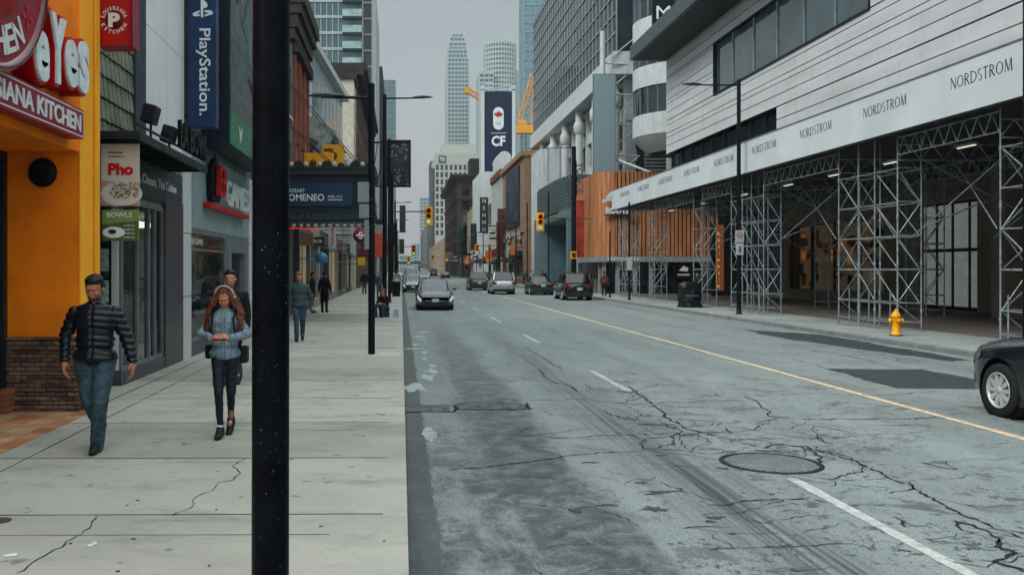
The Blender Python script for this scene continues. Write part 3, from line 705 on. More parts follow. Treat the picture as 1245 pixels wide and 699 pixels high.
m.build('soup_picture', [mat('bowl_white', '#c3c0b8', .4), mat('meat_brown', '#7c5a4e', .6), mat('herb_green', '#4d6b35', .6), mat('table_pink', '#a88274', .6), mat('noodle_pale', '#c9bda6', .6)], T)
m = MB(); m.box(-4.27, -3.75, 12.9, 12.93, 2.38, 2.82, 0); m.add([(-4.27, 12.896, 2.62), (-3.75, 12.896, 2.66), (-3.75, 12.896, 2.38), (-4.27, 12.896, 2.38)], [(0, 1, 2, 3)], 1)
m.prism([(math.cos(a)*.16, math.sin(a)*.08) for a in [2*pi*i/20 for i in range(20)]], (-4.10, 12.895, 2.5), UX, UZ, -UY, .002, 2)
m.prism([(math.cos(a)*.06, math.sin(a)*.035) for a in [2*pi*i/12 for i in range(12)]], (-4.12, 12.892, 2.51), UX, UZ, -UY, .002, 3)
m.text('BOWLS', (-4.02, 12.896, 2.75), UX, UZ, w=.36, h=.07, d=.003, bold=.01, mi=2)
for i in range(4): m.text('noodles rice', (-3.88, 12.894, 2.6-i*.055), UX, UZ, w=.16, h=.03, d=.002, mi=2)
m.build('green_strip', [mat('strip_green', '#6f8a4a', .5), mat('strip_olive', '#4e5b34', .5, var=.4, vs=10), OFFW, mat('soup_dark', '#2b211c', .5)], T)
m = MB(); m.bar((-4.5, 12.915, 3.80), (-3.72, 12.915, 3.80), .03, .03); m.bar((-4.42, 12.915, 2.85), (-3.73, 12.915, 2.85), .02, .02); m.tube((-4.32, 12.915, 2.3), (-4.32, 12.915, 3.85), .018); m.build('bracket', DARKM, T)
# --- game store building
STEELP = mat('store_grey', '#7f9497', .5, var=.12, vs=1.5); WCOL = mat('white_column', '#c0c8c8', .45, var=.06, dirt=.15)
T = thing('game_store', 'grey panelled game store building with big windows and white columns, past the noodle shop', 'building', (-5, 23, PAVE))
m = MB(); m.box(-12, -4.6, 19.0, 27.6, 3.2, 13); m.box(-12, -8, 18.4, 27.6, PAVE, 3.2); m.build('wall', mat('shop_wall', ''), T)
m = MB(); m.box(-4.6, -4.44, 19.02, 26.6, 2.85, 4.6); m.build('fascia', STEELP, T, bevel=.01)
m = MB()
for y in (19.02, 21.6, 24.2): m.box(-4.6, -4.46, y, y+2.56, 4.62, 6.6)
m.build('upper_panel', mat('teal_panel', '#5c7376', .4, var=.15, vs=1), T)
m = MB(); m.box(-4.6, -4.47, 19.02, 27.6, 6.62, 13); m.build('upper_glazing', TGLASS, T)
m = MB()
for y in (19.0, 19.9, 21.6, 24.2): m.box(-4.6, -4.42, y, y+.08, 4.6, 13)
for z0 in (6.6, 8.4, 10.2): m.box(-4.6, -4.43, 19.08, 27.6, z0, z0+.07)
m.build('glazing_bar', GREYM, T)
for y0, y1 in ((18.31, 19.0), (26.2, 26.9)):
    m = MB(); z0 = PAVE
    while z0 < 4.5: m.box(-4.62, -4.41, y0, y1, z0, min(z0+1.28, 4.6)); z0 += 1.295
    m.build('column', WCOL, T)
m = MB(); m.box(-4.56, -4.42, 19.02, 23.3, PAVE, .42); m.build('granite_base', GRAN2, T, bevel=.008)
m = MB()
for y in (19.02, 22.95): m.box(-4.54, -4.45, y, y+.09, .42, 2.85)
m.box(-4.53, -4.46, 19.1, 22.95, 2.75, 2.85); m.box(-4.53, -4.46, 19.1, 22.95, .42, .5); m.box(-4.53, -4.46, 19.1, 22.95, 2.38, 2.42); m.build('window_frame', fr, T)
MB().box(-4.50, -4.49, 19.1, 22.96, .45, 2.8).build('shop_window', SGLASS, T)
m = MB(); m.text('EB GAMES', (-4.484, 19.9, 2.58), UY, UZ, w=1.1, h=.13, d=.003); m.build('window_lettering', OFFW, T)
m = MB(); m.box(-4.62, -4.42, 23.1, 23.6, PAVE, 2.84); m.box(-4.62, -4.42, 25.7, 26.18, PAVE, 2.84); m.box(-4.9, -4.42, 23.6, 25.7, 2.4, 2.84); m.build('door_surround', GREYM, T, bevel=.02)
MB().box(-5.3, -5.2, 23.3, 26.0, PAVE, 2.6).build('door', DGLASS, T)
m = MB(); m.box(-8, -7.9, 19, 27, PAVE, 3.2); m.box(-8, -5.3, 23.1, 23.2, PAVE, 3.2); m.build('room_wall', mat('room_wall', ''), T)
m = MB(); m.box(-7.4, -5.8, 19.3, 22.6, 3.0, 3.04); m.build('added_ceiling_light', mat('added_shop_light', ''), T)  # same added glowing panel, lifting the dark game store window
T2 = thing('game_rack', 'colourful stocked shelves behind the game store window', 'shelf', (-5.2, 21, PAVE))
m = MB()
for z0 in (.4, .85, 1.3, 1.75): m.box(-5.6, -5.0, 19.4, 22.7, z0, z0+.03)
m.build('rack', RD, T2)
m = MB(); rn = random.Random(12)
for z0 in (.43, .88, 1.33, 1.78):
    y = 19.45
    while y < 22.6: wd = rn.uniform(.1, .35); m.box(-5.15, -5.05, y, y+wd-.01, z0, z0+rn.uniform(.2, .36), rn.randrange(4)); y += wd
m.build('boxed_stock', [mat('stock_red', ''), mat('stock_pale', ''), mat('stock_dark', ''), mat('stock_blue', '#38627a')], T2, kind='stuff')
T2 = thing('game_sign', 'GAMES sign with white raised letters and red underline on the grey fascia', 'sign', (-4.35, 22.9, 3.3))
m = MB(); m.box(-4.43, -4.25, 20.2, 25.3, 3.36, 3.46); m.build('underline', RED, T2)
m = MB(); m.text('GAMES', (-4.28, 23.55, 3.84), UY, UZ, w=3.1, h=.62, d=.05, bold=0); m.build('lettering', OFFW, T2)
m = MB(); m.text('EB', (-4.26, 21.2, 4.02), UY, UZ, w=.75, h=.7, d=.10, bold=.0, shear=.15); m.prism([(-.5, -.4), (.4, -.4), (.6, -.05), (.45, .45), (-.1, .6), (-.6, .3)], (-4.40, 21.1, 3.95), UY, UZ, UX, .10, 1); m.build('emblem', [mat('emblem_red', '#b01a26', .35), BLK], T2)
# --- vertical projecting banner sign
T = thing('blade_sign', 'tall blue projecting sign with white vertical lettering beside the white wall panel', 'sign', (-4.07, 18.6, 4.87))
MB().box(-4.36, -3.79, 18.5, 18.78, 4.87, 8.4).build('box', mat('blue_sign', '#0d2e54', .4, var=.35, vs=2.5), T, bevel=.01)
m = MB(); m.text('PlayStation.', (-4.05, 18.496, 6.0), -UZ, UX, w=1.78, h=.30, d=.008, bold=.012); m.build('lettering', OFFW, T)
m = MB(); cc = Vector((-4.06, 18.496, 7.28))
m.prism([(-.04, -.16), (-.04, .2), (.04, .17), (.09, .12), (.1, .05), (.04, .02), (.01, .03), (.01, -.17)], cc, UX, UZ, -UY, .01); 
m.prism([(-.06, -.02), (-.2, -.08), (-.2, -.13), (-.12, -.15), (-.06, -.13), (-.06, -.1), (-.14, -.11), (-.06, -.06)], cc, UX, UZ, -UY, .01)
m.prism([(.04, -.02), (.15, -.02), (.21, -.06), (.2, -.1), (.04, -.15), (.04, -.11), (.14, -.08), (.04, -.06)], cc, UX, UZ, -UY, .01); m.build('emblem', OFFW, T)
m = MB(); m.box(-4.47, -4.36, 18.6, 18.66, 5.1, 5.16); m.box(-4.47, -4.36, 18.6, 18.66, 7.9, 7.96); m.build('bracket', DARKM, T)
# --- big game advert
AD = mat('advert_art', '#3a484b', .35, var=.9, vs=2.2, bump=0)
T = thing('wall_billboard', 'huge dark game advert box with green bottom strip, beside the near pole', 'billboard', (-4.1, 24, 4.8))
MB().box(-4.44, -3.8, 19.95, 26.0, 4.75, 11).build('box', mat('advert_edge', '#101a2a', .5), T)
MB().box(-3.8, -3.77, 20.0, 26.0, 5.5, 11).build('poster', AD, T)
MB().box(-3.8, -3.77, 20.0, 26.0, 4.75, 5.495).build('green_strip', mat('advert_green', '#0c6c4a', .35), T)
m = MB(); m.text('V', (-3.766, 21.2, 5.1), UY, UZ, w=.5, h=.35, d=.005, bold=.03); m.text('PRAXIS', (-3.766, 23.2, 5.1), UY, UZ, w=2.4, h=.3, d=.005) if False else None; m.build('lettering', OFFW, T)
m = MB(); rn = random.Random(21)
for i in range(26):
    y, z0 = rn.uniform(20.4, 25.6), rn.uniform(5.8, 10.5); a = rn.uniform(0, pi); L = rn.uniform(.1, .7)
    m.obox((-3.765+i*.0002, y, z0), (0, L*math.cos(a), L*math.sin(a)), (.0001, 0, 0), (0, -rn.uniform(.02, .1)*math.sin(a), rn.uniform(.02, .1)*math.cos(a)), rn.randrange(3))
m.build('art_marks', [mat('art_pale', '#6f8a8c'), mat('art_dark', '#111b1e'), mat('art_blue', '#2f5b64')], T)
# ================================================================= LEFT SIDE, BEYOND THE NEAR POLE
RB = brick('red_brick', '#94432f', '#a5543c', '#5c4a42', bw=.22, bh=.07); BB = brick('brown_brick', '#553a30', '#66473a', '#3a302c'); CORN = mat('dark_cornice', '#2b2927', .7, var=.3)
def winset(root, O, U, Nn, holes, name='window', frame=None, glass=None, sill=True, depth=.18, cols=1, rows=2):
    """one window mesh per opening: frame, sash bars and glass, set back in its reveal"""
    O, U, Nn = Vector(O), Vector(U), Vector(Nn); cache = {}
    frame = frame or WHITEP; glass = glass or DGLASS
    for a, b, c, d in holes:
        key = (round(b-a, 3), round(d-c, 3))
        loc = O+U*a+Vector((0, 0, c))-Nn*depth
        if key in cache:
            part_copy(cache[key], loc-ORIG[root.name], root); continue
        m = MB(); W, H = key; f = min(.08, W*.07)
        def B(u0, u1, z0, z1, n0, n1, mi):
            P = [U*u+Vector((0, 0, z))+Nn*n for n in (n0, n1) for u, z in ((u0, z0), (u1, z0), (u1, z1), (u0, z1))]
            m.add(P, [(3,2,1,0),(4,5,6,7),(0,1,5,4),(1,2,6,5),(2,3,7,6),(3,0,4,7)], mi, False)
        B(0, W, 0, H, .0, .02, 1); B(0, f, 0, H, .022, .07, 0); B(W-f, W, 0, H, .022, .07, 0); B(f, W-f, 0, f, .022, .07, 0); B(f, W-f, H-f, H, .022, .07, 0)
        for i in range(1, cols): B(W*i/cols-f/3, W*i/cols+f/3, f, H-f, .024, .06, 0)
        for i in range(1, rows): B(f, W-f, H*i/rows-f/3, H*i/rows+f/3, .026, .064, 0)
        if sill: B(-.06, W+.06, -.1, -.002, .0, depth+.08, 0)
        # local mesh
        o = m.build(name, [frame, glass]); o.parent = root; o.location = loc-ORIG[root.name]
        for v in o.data.vertices: v.co += ORIG[o.name]
        ORIG[o.name] = Vector((0, 0, 0)); cache[key] = o
def block(name, label, cat, x0, x1, y0, y1, z1, wall, holesL=None, holesF=None, side='L', z0=PAVE, glass=None, frame=None, parts=None, depth=.18, rows=2, cols=1, group=None, sill=True):
    """a building with its street wall and its near wall pierced; street wall at x1 on the left side of the street, at x0 on the right"""
    T = thing(name, label, cat, ((x0+x1)/2, (y0+y1)/2, z0), group)
    m = MB(); xs = x1 if side == 'L' else x0; nn = UX if side == 'L' else -UX; xf = x0 if side == 'L' else x1
    holesL = holesL or []; holesF = holesF or []
    m.facade((xs, y0, 0), UY, y1-y0, z0, z1, holesL, depth, nn)
    m.facade((min(x0, x1), y0, 0), UX, x1-x0, z0, z1, holesF, depth, -UY)
    m.quad((x0, y1, z0), (x1, y1, z0), (x1, y1, z1), (x0, y1, z1)); m.quad((xf, y0, z0), (xf, y1, z0), (xf, y1, z1), (xf, y0, z1)); m.quad((x0, y0, z1), (x1, y0, z1), (x1, y1, z1), (x0, y1, z1))
    m.build('wall', wall, T)
    if holesL: winset(T, (xs, y0, 0), UY, nn, holesL, glass=glass, frame=frame, depth=depth, rows=rows, cols=cols, sill=sill)
    if holesF: winset(T, (min(x0, x1), y0, 0), UX, -UY, holesF, glass=glass, frame=frame, depth=depth, rows=rows, cols=cols, sill=sill)
    return T
def grid(u0, u1, nu, w, z0, z1, nz, h):
    return [(u0+(u1-u0)*(i+.5)/nu-w/2, u0+(u1-u0)*(i+.5)/nu+w/2, z0+(z1-z0)*(k+.5)/nz-h/2, z0+(z1-z0)*(k+.5)/nz+h/2) for i in range(nu) for k in range(nz)]
XL = -4.43
T = block('shop_block', 'plain grey shop block hidden mostly by the near black pole', 'building', -14, XL, 27.65, 36.9, 11, mat('block_grey', '#5d6466', .8), grid(0, 9.2, 4, 1.3, 4.5, 10.5, 2, 2), glass=BGLASS)
T = block('theatre_building', 'red brick theatre building with heavy dark cornice behind the marquee', 'building', -16, XL, 37, 42.6, 11.3, RB, grid(.4, 5.3, 3, .75, 6.9, 11.0, 1, 3.3)+grid(.4, 5.3, 3, .75, 4.6, 6.6, 1, 1.2), frame=mat('brown_frame', '#3a2620', .6), rows=3)
m = MB()
for k, (z0, dx) in enumerate(((11.3, .12), (11.75, .25), (12.3, .42), (12.7, .55))): m.box(-16, XL+dx, 36.7-dx*.4, 42.8, z0, z0+.56)
for i in range(12): m.box(XL, XL+.3, 36.9+i*.49, 37.1+i*.49, 10.8, 11.3)
m.build('cornice', CORN, T, bevel=.03)
m = MB(); m.box(-12, XL+.1, 37.2, 42.5, 13.3, 14.1); m.build('parapet', CORN, T)
m = MB()
for i in range(4):
    y = 37.05+i*1.75; m.box(XL, XL+.1, y, y+.3, 4.4, 10.8)
m.build('brick_pilaster', RB, T)
# marquee
T = thing('theatre_marquee', 'dark blue theatre marquee over the pavement with MOZART IDOMENEO lettering, globe bulbs and scalloped edge', 'marquee', (-2.7, 33.5, 3.3))
YM = 32.0
m = MB(); m.box(XL, -1.05, YM, 36.6, 3.65, 5.35); m.build('body', mat('marquee_blue', '#0f1c2a', .45), T)
m = MB(); m.box(XL, -.92, YM-.14, 36.7, 5.30, 5.5); m.box(XL, -.95, YM-.12, 36.7, 3.98, 4.06); m.box(XL, -.9, YM-.16, 36.7, 5.502, 5.58); m.build('cornice', mat('marquee_trim', '#1a2428', .5), T)
MB().box(-4.35, -1.75, YM-.05, YM-.01, 4.2, 5.02).build('sign_face', mat('marquee_face', '#12304a', .35, var=.1), T)
m = MB(); m.box(-1.6, -1.1, YM-.04, YM-.01, 4.15, 5.2); m.build('side_panel', DARKM, T)
m = MB(); m.text('MOZART', (-3.72, YM-.06, 4.74), UX, UZ, w=.62, h=.13, d=.006, bold=.01); m.text('IDOMENEO', (-3.5, YM-.06, 4.5), UX, UZ, w=1.55, h=.24, d=.006, bold=.012)
m.text('APRIL 4-13', (-2.35, YM-.06, 4.53), UX, UZ, w=.5, h=.09, d=.006); m.box(-2.6, -2.08, YM-.062, YM-.055, 4.4, 4.43); m.build('lettering', OFFW, T)
m = MB()
for i in range(14):
    x = XL+.12+i*.255; m.box(x-.11, x+.11, YM-.10, YM-.06, 3.72, 3.97)
m.box(XL, -.98, YM-.06, YM+.0, 3.68, 3.98)
for i in range(14):
    x = XL+.12+i*.255; m.prism([(math.cos(a)*.1, math.sin(a)*.1) for a in [pi+pi*j/8 for j in range(9)]], (x, YM-.08, 3.66), UX, UZ, -UY, .05)
m.build('scallop_edge', mat('scallop', '#20343c', .5, var=.4, vs=14), T)
m = MB()
for i in range(14): m.ell((XL+.12+i*.255, YM-.06, 3.52), (.085, .085, .09), 10, 7)
m.build('globe_bulb_row', mat('globe_glass', '#a5a19a', .3), T)
m = MB()
for i in range(7): x = XL+.3+i*.5; m.prism([(math.cos(a)*(.19 if i % 2 else .13), math.sin(a)*(.22 if i % 2 else .15)) for a in [pi*j/10 for j in range(11)]], (x, YM-.1, 5.58), UX, UZ, UY, .1)
m.build('crest_ornament', mat('ornament', '#161b1e', .5), T)
m = MB()
for i in range(6): m.ell((XL+.55+i*.5, YM-.05, 5.66), (.09, .09, .1), 10, 6)
m.build('crest_globe_row', mat('globe_glass', ''), T)
for y in (33.2, 35.6):
    for x_, z_ in ((-1.3, 9.2), (-2.2, 7.6)): m = MB(); m.tube((x_, y, 5.55), (XL, y, z_), .018, n=5); m.build('tie_rod', DARKM, T)
m = MB(); m.box(-1.35, -.9, 31.7, 31.9, 4.0, 5.0); 
m = MB(); m.tube((-4.2, YM-.1, 3.42), (-2.9, YM-.1, 3.38), .02); m.build('red_neon', mat('neon_red', '#b01520', .4, emit=.6, ecol='#e02030'), T)
# yellow billboards
T = thing('yellow_billboard', 'stepped yellow billboard above the marquee in front of the brick theatre', 'billboard', (-3.4, 40.5, 6.2))
m = MB(); m.box(-4.3, -3.0, 40, 40.25, 6.25, 7.1); m.box(-3.6, -2.6, 41, 41.25, 6.5, 7.6); m.build('panel', mat('billboard_yellow', '#d79a14', .5), T, bevel=.01)
for x, y, z0, r in ((-3.9, 39.985, 6.65, .16), (-3.4, 39.985, 6.6, .12), (-3.1, 40.985, 7.1, .2)): m = MB(); m.lathe((x, y, z0), [(0, r), (.004, r), (.004, .001)], axis=(0, -1, 0), n=14); m.build('dark_print', mat('print_dark', '#4b3512'), T)
m = MB(); m.box(-3.5, -3.1, 40.98, 40.99, 7.3, 7.42); m.build('dark_print', mat('print_dark', '#4b3512'), T)
m = MB(); m.bar((-4.5, 40.12, 6.2), (-2.6, 40.12, 6.2), .05, .05); m.bar((-4.5, 41.1, 6.45), (-2.6, 41.1, 6.45), .05, .05); m.build('frame', DARKM, T)
# white panel building with a sloping metal roof edge
T = thing('panel_building', 'pale panelled building with projecting white metal roof edge behind the brick theatre', 'building', (-7, 58, PAVE))
m = MB(); P = [(-16, 42.9), (-5.7, 42.9), (-4.5, 69), (-16, 69)]
m.prism(P, (0, 0, PAVE), UX, UY, UZ, 14.6); m.build('wall', mat('panel_pale', '#a3adae', .5, var=.08), T)
m = MB(); m.prism([(-16.2, 42.85), (-5.3, 42.85), (-4.0, 69.4), (-16, 69.4)], (0, 0, 14.75), UX, UY, UZ, .45); m.build('roof_edge', mat('roof_white', '#bcc4c5', .5), T)
m = MB()
for i in range(9):
    y = 51+i*2; x = -5.5+(y-48)/21; m.add([(x+.03, y, 6.4), (x+.03+.09, y+1.88, 6.4), (x+.03+.09, y+1.88, 14.1), (x+.03, y, 14.1)], [(0, 1, 2, 3)])
m.build('glass_wall', TGLASS, T)
m = MB(); m.text('COIN', (-5.28, 50, 10.8), -UZ, UX, w=2, h=.2, d=.05) if False else m.box(-5.3, -4.95, 49.8, 50.0, 9.2, 12.2); m.build('vertical_sign', WHITEP, T)
T = thing('grey_canopy', 'dark grey box awning jutting from the pale panelled building', 'awning', (-4.3, 50, 8.4))
m = MB(); m.box(-5.4, -3.6, 49.5, 52, 8.5, 9.3); m.box(-5.4, -3.9, 49.6, 51.8, 8.3, 8.5); m.build('box', mat('awning_grey', '#3e474a', .6), T, bevel=.03)
m = MB(); m.bar((-4.6, 50, 8.3), (-4.6, 50, 7.5), .1, .1); m.build('strut', DARKM, T)
T = thing('tilted_panels', 'tilted pale poster panels stacked up the wall above the yellow billboard', 'billboard', (-4, 46, 7.5))
for i, (x, z0, a) in enumerate(((-4.1, 8.8, .5), (-3.7, 7.9, .65), (-3.3, 7.4, .4))):
    m = MB(); m.X = Matrix.Translation((x, 45+i*1.5, z0)) @ Matrix.Rotation(a, 4, 'Y') @ Matrix.Rotation(.2, 4, 'Z'); m.box(-.75, .75, -.06, .06, -.45, .45); m.build('panel', mat('poster_pale', '#8d9896', .5, var=.4, vs=3), T)
m = MB(); m.bar((-4.6, 45, 8.2), (-3, 48.5, 7), .06, .06); m.bar((-4.6, 45, 9.2), (-3, 48.5, 8.2), .06, .06); m.build('support_bar', DARKM, T)
# cream blank wall, brick building
T = block('cream_building', 'narrow building with blank cream end wall', 'building', -14, -4.1, 78, 82, 18.3, mat('cream_render', '#bdb9a8', .8, dirt=.2), grid(.4, 3.6, 2, .8, 5, 17, 4, 1.6))
MB().box(-14, -3.9, 77.8, 82.2, 18.3, 18.7).build('coping', CORN, T)
T = block('brick_building', 'tall dark brick building with black cornice next to the blank cream wall', 'building', -14, -4.2, 82.3, 121, 20.2, BB, grid(1, 38, 9, 1.4, 5, 19, 4, 2.0), frame=CORN)
m = MB(); m.box(-14, -3.4, 82.2, 121, 19.6, 20.0); m.box(-14, -3.1, 82.2, 121, 20.01, 20.7); m.build('cornice', CORN, T)
T = block('setback_building', 'low building between the panelled and the cream one', 'building', -14, -5.0, 69.6, 77.7, 12, mat('block_grey', ''), grid(.4, 7.6, 3, 1.4, 5, 11.5, 2, 2), glass=BGLASS)
# condo tower
CONDO = mat('condo_concrete', '#9fa8a5', .7); 
T = thing('condo_tower', 'tall glass condo tower with stacked balconies above the old brick buildings', 'building', (-14, 180, PAVE))
MB().box(-24, -7.2, 170, 200, PAVE, 75).build('glass_wall', TGLASS, T)
MB().box(-7.25, -5.6, 171, 200, PAVE, 53).build('dark_window_bay', glassy('bay_glass', '#1b2c36'), T)
m = MB(); m.box(-5.62, -4.85, 170.5, 200, PAVE, 54); m.box(-7.35, -7.15, 169.5, 200, PAVE, 75)
for k in range(24):
    z0 = 4+k*3; m.box(-24, -7.36, 169.8, 170, z0, z0+.55); m.box(-7.14, -5.63, 170.7, 171, z0, z0+.3) if z0 < 53 else None
for i in range(12): m.box(-24+i*1.1, -23.85+i*1.1, 169.85, 170, 4, 75)
m.build('concrete_frame', CONDO, T)
proto = None
for k in range(8, 24):
    z0 = 4+k*3
    if proto is None:
        m = MB(); m.box(-11, -7.4, 168.3, 169.75, z0, z0+.25); m.box(-11, -7.4, 168.3, 168.36, z0+.25, z0+1.3, 1); m.box(-7.46, -7.4, 168.36, 169.75, z0+.25, z0+1.3, 1)
        proto = m.build('balcony', [CONDO, glassy('rail_glass', '#8fa9a8', .1)], T); zb = z0
    else: part_copy(proto, (0, 0, z0-zb), T)
def slab_tower(name, label, x0, x1, y0, y1, z1, glass, band, fh=3.4, bt=.9, mull=2.0, group=None, crown=None, z0=PAVE, mw=.35):
    T = thing(name, label, 'building', ((x0+x1)/2, (y0+y1)/2, z0), group)
    MB().box(x0, x1, y0, y1, z0, z1).build('glass_wall', glass, T)
    m = MB(); z = z0+fh
    while z < z1+.5: m.box(x0-.15, x1+.15, y0-.15, y1+.15, z-bt, z); z += fh
    n = max(1, int((x1-x0)/mull))
    for i in range(n+1): x = x0+(x1-x0)*i/n; m.box(x-mw/2, x+mw/2, y0-.3, y0-.152, z0, z1)
    n = max(1, int((y1-y0)/mull))
    for xx in (x0, x1):
        for i in range(n+1):
            y = y0+(y1-y0)*i/n; m.box(xx-.3 if xx == x0 else xx+.152, xx-.152 if xx == x0 else xx+.3, y-mw/2, y+mw/2, z0, z1)
    m.build('floor_bands', band, T); return T
slab_tower('dark_tower', 'slim dark glass office tower just beyond the condo tower', -14, -4.8, 215, 250, 50, BGLASS, mat('band_dark', '#2b3a42', .5), 3.3, .5)
slab_tower('lattice_tower', 'lower glass tower with pale open frame at its corner beyond the slim dark tower', -17, -4.7, 700, 740, 148, TGLASS, mat('band_grey', '#66777b', .5), 6, .8, 5, mw=.8)
slab_tower('mid_tower', 'small dark glass block under the lattice framed tower', -15, -4.9, 252, 296, 44, DGLASS, mat('band_mid', '#4b5c63', .5), 3.3, .8)
# billboard on truss over the kerb
T = thing('truss_billboard', 'black framed billboard with dark leafy picture reaching out over the kerb', 'billboard', (-2, 109.5, 11.9))
MB().box(-1.6, 1.0, 109.6, 110, 12.0, 17.4).build('panel', mat('leafy_print', '#2a3434', .5, var=.9, vs=1.6), T)
m = MB(); m.box(-1.75, 1.15, 109.3, 109.58, 17.3, 17.55); m.box(-1.75, 1.15, 109.3, 109.58, 11.85, 12.1); m.box(-1.75, -1.5, 109.3, 109.58, 12.1, 17.3); m.box(.9, 1.15, 109.3, 109.58, 12.1, 17.3)
m.bar((-4.3, 109.8, 12), (1, 109.8, 12), .2, .2); m.bar((-4.3, 109.8, 17.3), (-1.6, 109.8, 17.3), .2, .2)
for i in range(4): m.bar((-4.3+i*.7, 109.8, 12), (-3.6+i*.7, 109.8, 17.3), .1, .1)
m.build('frame', BLK, T)
m = MB(); rn = random.Random(8)
for i in range(60):
    x, z0 = rn.uniform(-1.4, .8), rn.uniform(12.2, 17.1); a = rn.uniform(0, pi); L = rn.uniform(.1, .4)
    m.obox((x, 109.58-.0005*i, z0), (L*math.cos(a), 0, L*math.sin(a)), (0, .002, 0), (-.08*math.sin(a), 0, .08*math.cos(a)), rn.randrange(2))
m.build('leaf_print', [mat('leaf_pale', '#7d8c8a'), mat('leaf_dark', '#10191a')], T)
# row of shopfronts further down the left pavement
rn = random.Random(31); y = 37.2
cols = ['#4d5558', '#8f938a', '#3a4347', '#7d817c', '#56453a', '#6d7678', '#2d3336', '#8d8878', '#4b5f68']
names = ['dark glazed shopfront under the marquee', 'pale stone shopfront with slim pilasters', 'narrow black shopfront with timber door', 'cream shopfront with wide lit window', 'brown tiled shopfront past the pale one', 'grey metal shopfront beyond the brown tiles', 'black framed shopfront in the distance', 'buff shopfront far along the pavement', 'bluish shopfront farthest along the pavement']
for i, (c_, lab) in enumerate(zip(cols, names)):
    L = rn.uniform(4.5, 8); y1 = y+L
    t = thing('shopfront', lab, 'shopfront', (-4.2, (y+y1)/2, PAVE)); mt = mat('shopfront_%d' % i, c_, .6, dirt=.3)
    m = MB(); m.box(XL+.01, -4.2, y, y+.4, PAVE, 4); m.box(XL+.01, -4.2, y1-.4, y1, PAVE, 4); m.box(XL+.01, -4.22, y+.4, y1-.4, 3.1, 4.0); m.box(XL+.01, -4.22, y+.4, y1-.4, PAVE, .55); m.build('surround', mt, t, bevel=.015)
    MB().box(XL+.02, -4.36, y+.4, y1-.4, .55, 3.1).build('shop_window', DGLASS if i % 3 else mat('lit_window', '#5f5748', .3, emit=.25, ecol='#c9a878', var=.6, vs=2), t)
    m = MB(); m.box(-4.35, -4.30, y+L/2-.05, y+L/2+.05, .55, 3.1); m.box(-4.35, -4.30, y+L/4-.03, y+L/4+.03, .55, 3.1); m.box(-4.34, -4.31, y+.41, y1-.41, 2.4, 2.47); m.build('mullion', GREYM, t)
    y = y1+.02
T = block('brick_row', 'long low row of old brick blocks far down the left pavement', 'building', -14, -4.6, 121.2, 169, 14, BB, grid(1, 46, 10, 1.5, 5, 13, 2, 2))
block('stone_row', 'grey stone row past the slim dark tower on the left', 'building', -14, -4.7, 430, 880, 22, mat('block_grey', ''), grid(5, 440, 20, 8, 5, 20, 3, 3))
# projecting signs along the left pavement  (x0,x1,Y,z0,z1, colour, text, text colour, vertical?, label)
WH = '#aab3b3'
signs = [(-3.55, -3.2, 44, 3.0, 4.25, WH, 'Foot Locker', RED, 1, 'white upright banner with red vertical lettering by the pilasters'),
 (-4.35, -3.5, 41, 3.05, 3.42, '#0d1114', 'TAP ROOM', OFFW, 0, 'black projecting box sign under the marquee'),
 (-4.35, -3.7, 38, 2.95, 3.5, '#9a8060', '', OFFW, 0, 'tan poster board behind the marquee corner'),
 (-2.95, -2.6, 52, 2.9, 4.3, '#a7b0b3', '', DARKM, 1, 'plain pale upright banner past the red lettered one'),
 (-2.9, -2.4, 60, 2.2, 2.75, '#c89a1c', '', DARKM, 0, 'small yellow hanging sign'),
 (-2.6, -2.0, 58, 3.4, 4.1, '#16191c', 'THE', OFFW, 0, 'black square hanging sign next to the round red one'),
 (-1.9, -1.35, 64, 2.8, 4.5, '#b2452c', '', OFFW, 1, 'orange upright banner between the lamp poles'),
 (-2.9, -1.6, 84, 4.6, 6.6, '#15191b', 'MA', OFFW, 0, 'dark lettered box sign beneath the leafy billboard'),
 (-3.2, -.9, 92, 3.4, 4.8, '#7e2a22', '', OFFW, 0, 'dull red box sign far down the left pavement'),
 (-.3, .7, 150, 8, 12.5, '#20272a', '', OFFW, 0, 'dark square sign far off by the sky gap, upper one'), (-.4, .5, 158, 4.6, 7.2, '#33393a', '', OFFW, 0, 'dark square sign far off by the sky gap, lower one'),
 (-2.4, -1.5, 74, 4.2, 5.6, '#8a8f88', '', OFFW, 0, 'pale square sign above the orange upright banner'), (-3.3, -2.2, 70, 2.8, 3.6, '#57241f', '', OFFW, 0, 'dark red sign behind the small yellow one'),
 (-2.0, -1.0, 104, 3.0, 4.6, '#a37a2a', '', OFFW, 0, 'ochre sign far down the left pavement'), (-1.8, -.7, 120, 5.0, 8.0, '#1c2b38', '', OFFW, 0, 'navy sign far down the left pavement')]
for x0, x1, Y, z0, z1, c_, tx, tc_, vert, lab in signs:
    t = thing('hanging_sign', lab, 'sign', ((x0+x1)/2, Y, z0))
    MB().box(x0, x1, Y, Y+.14, z0, z1).build('board', mat('sign_'+c_, c_, .5, var=.15), t, bevel=.01)
    m = MB(); m.bar((XL-.2, Y+.07, z1-.1), (x0, Y+.07, z1-.1), .04, .04); m.bar((XL-.2, Y+.07, z0+.1), (x0, Y+.07, z0+.1), .04, .04); m.build('bracket', DARKM, t)
    if tx:
        m = MB()
        if vert: m.text(tx, ((x0+x1)/2, Y-.004, (z0+z1)/2), UZ, -UX, w=(z1-z0)*.85, h=(x1-x0)*.5, d=.003, bold=.02)
        else: m.text(tx, ((x0+x1)/2, Y-.004, (z0+z1)/2), UX, UZ, w=(x1-x0)*.75, h=(z1-z0)*.45, d=.003, bold=.01)
        m.build('lettering', tc_, t)
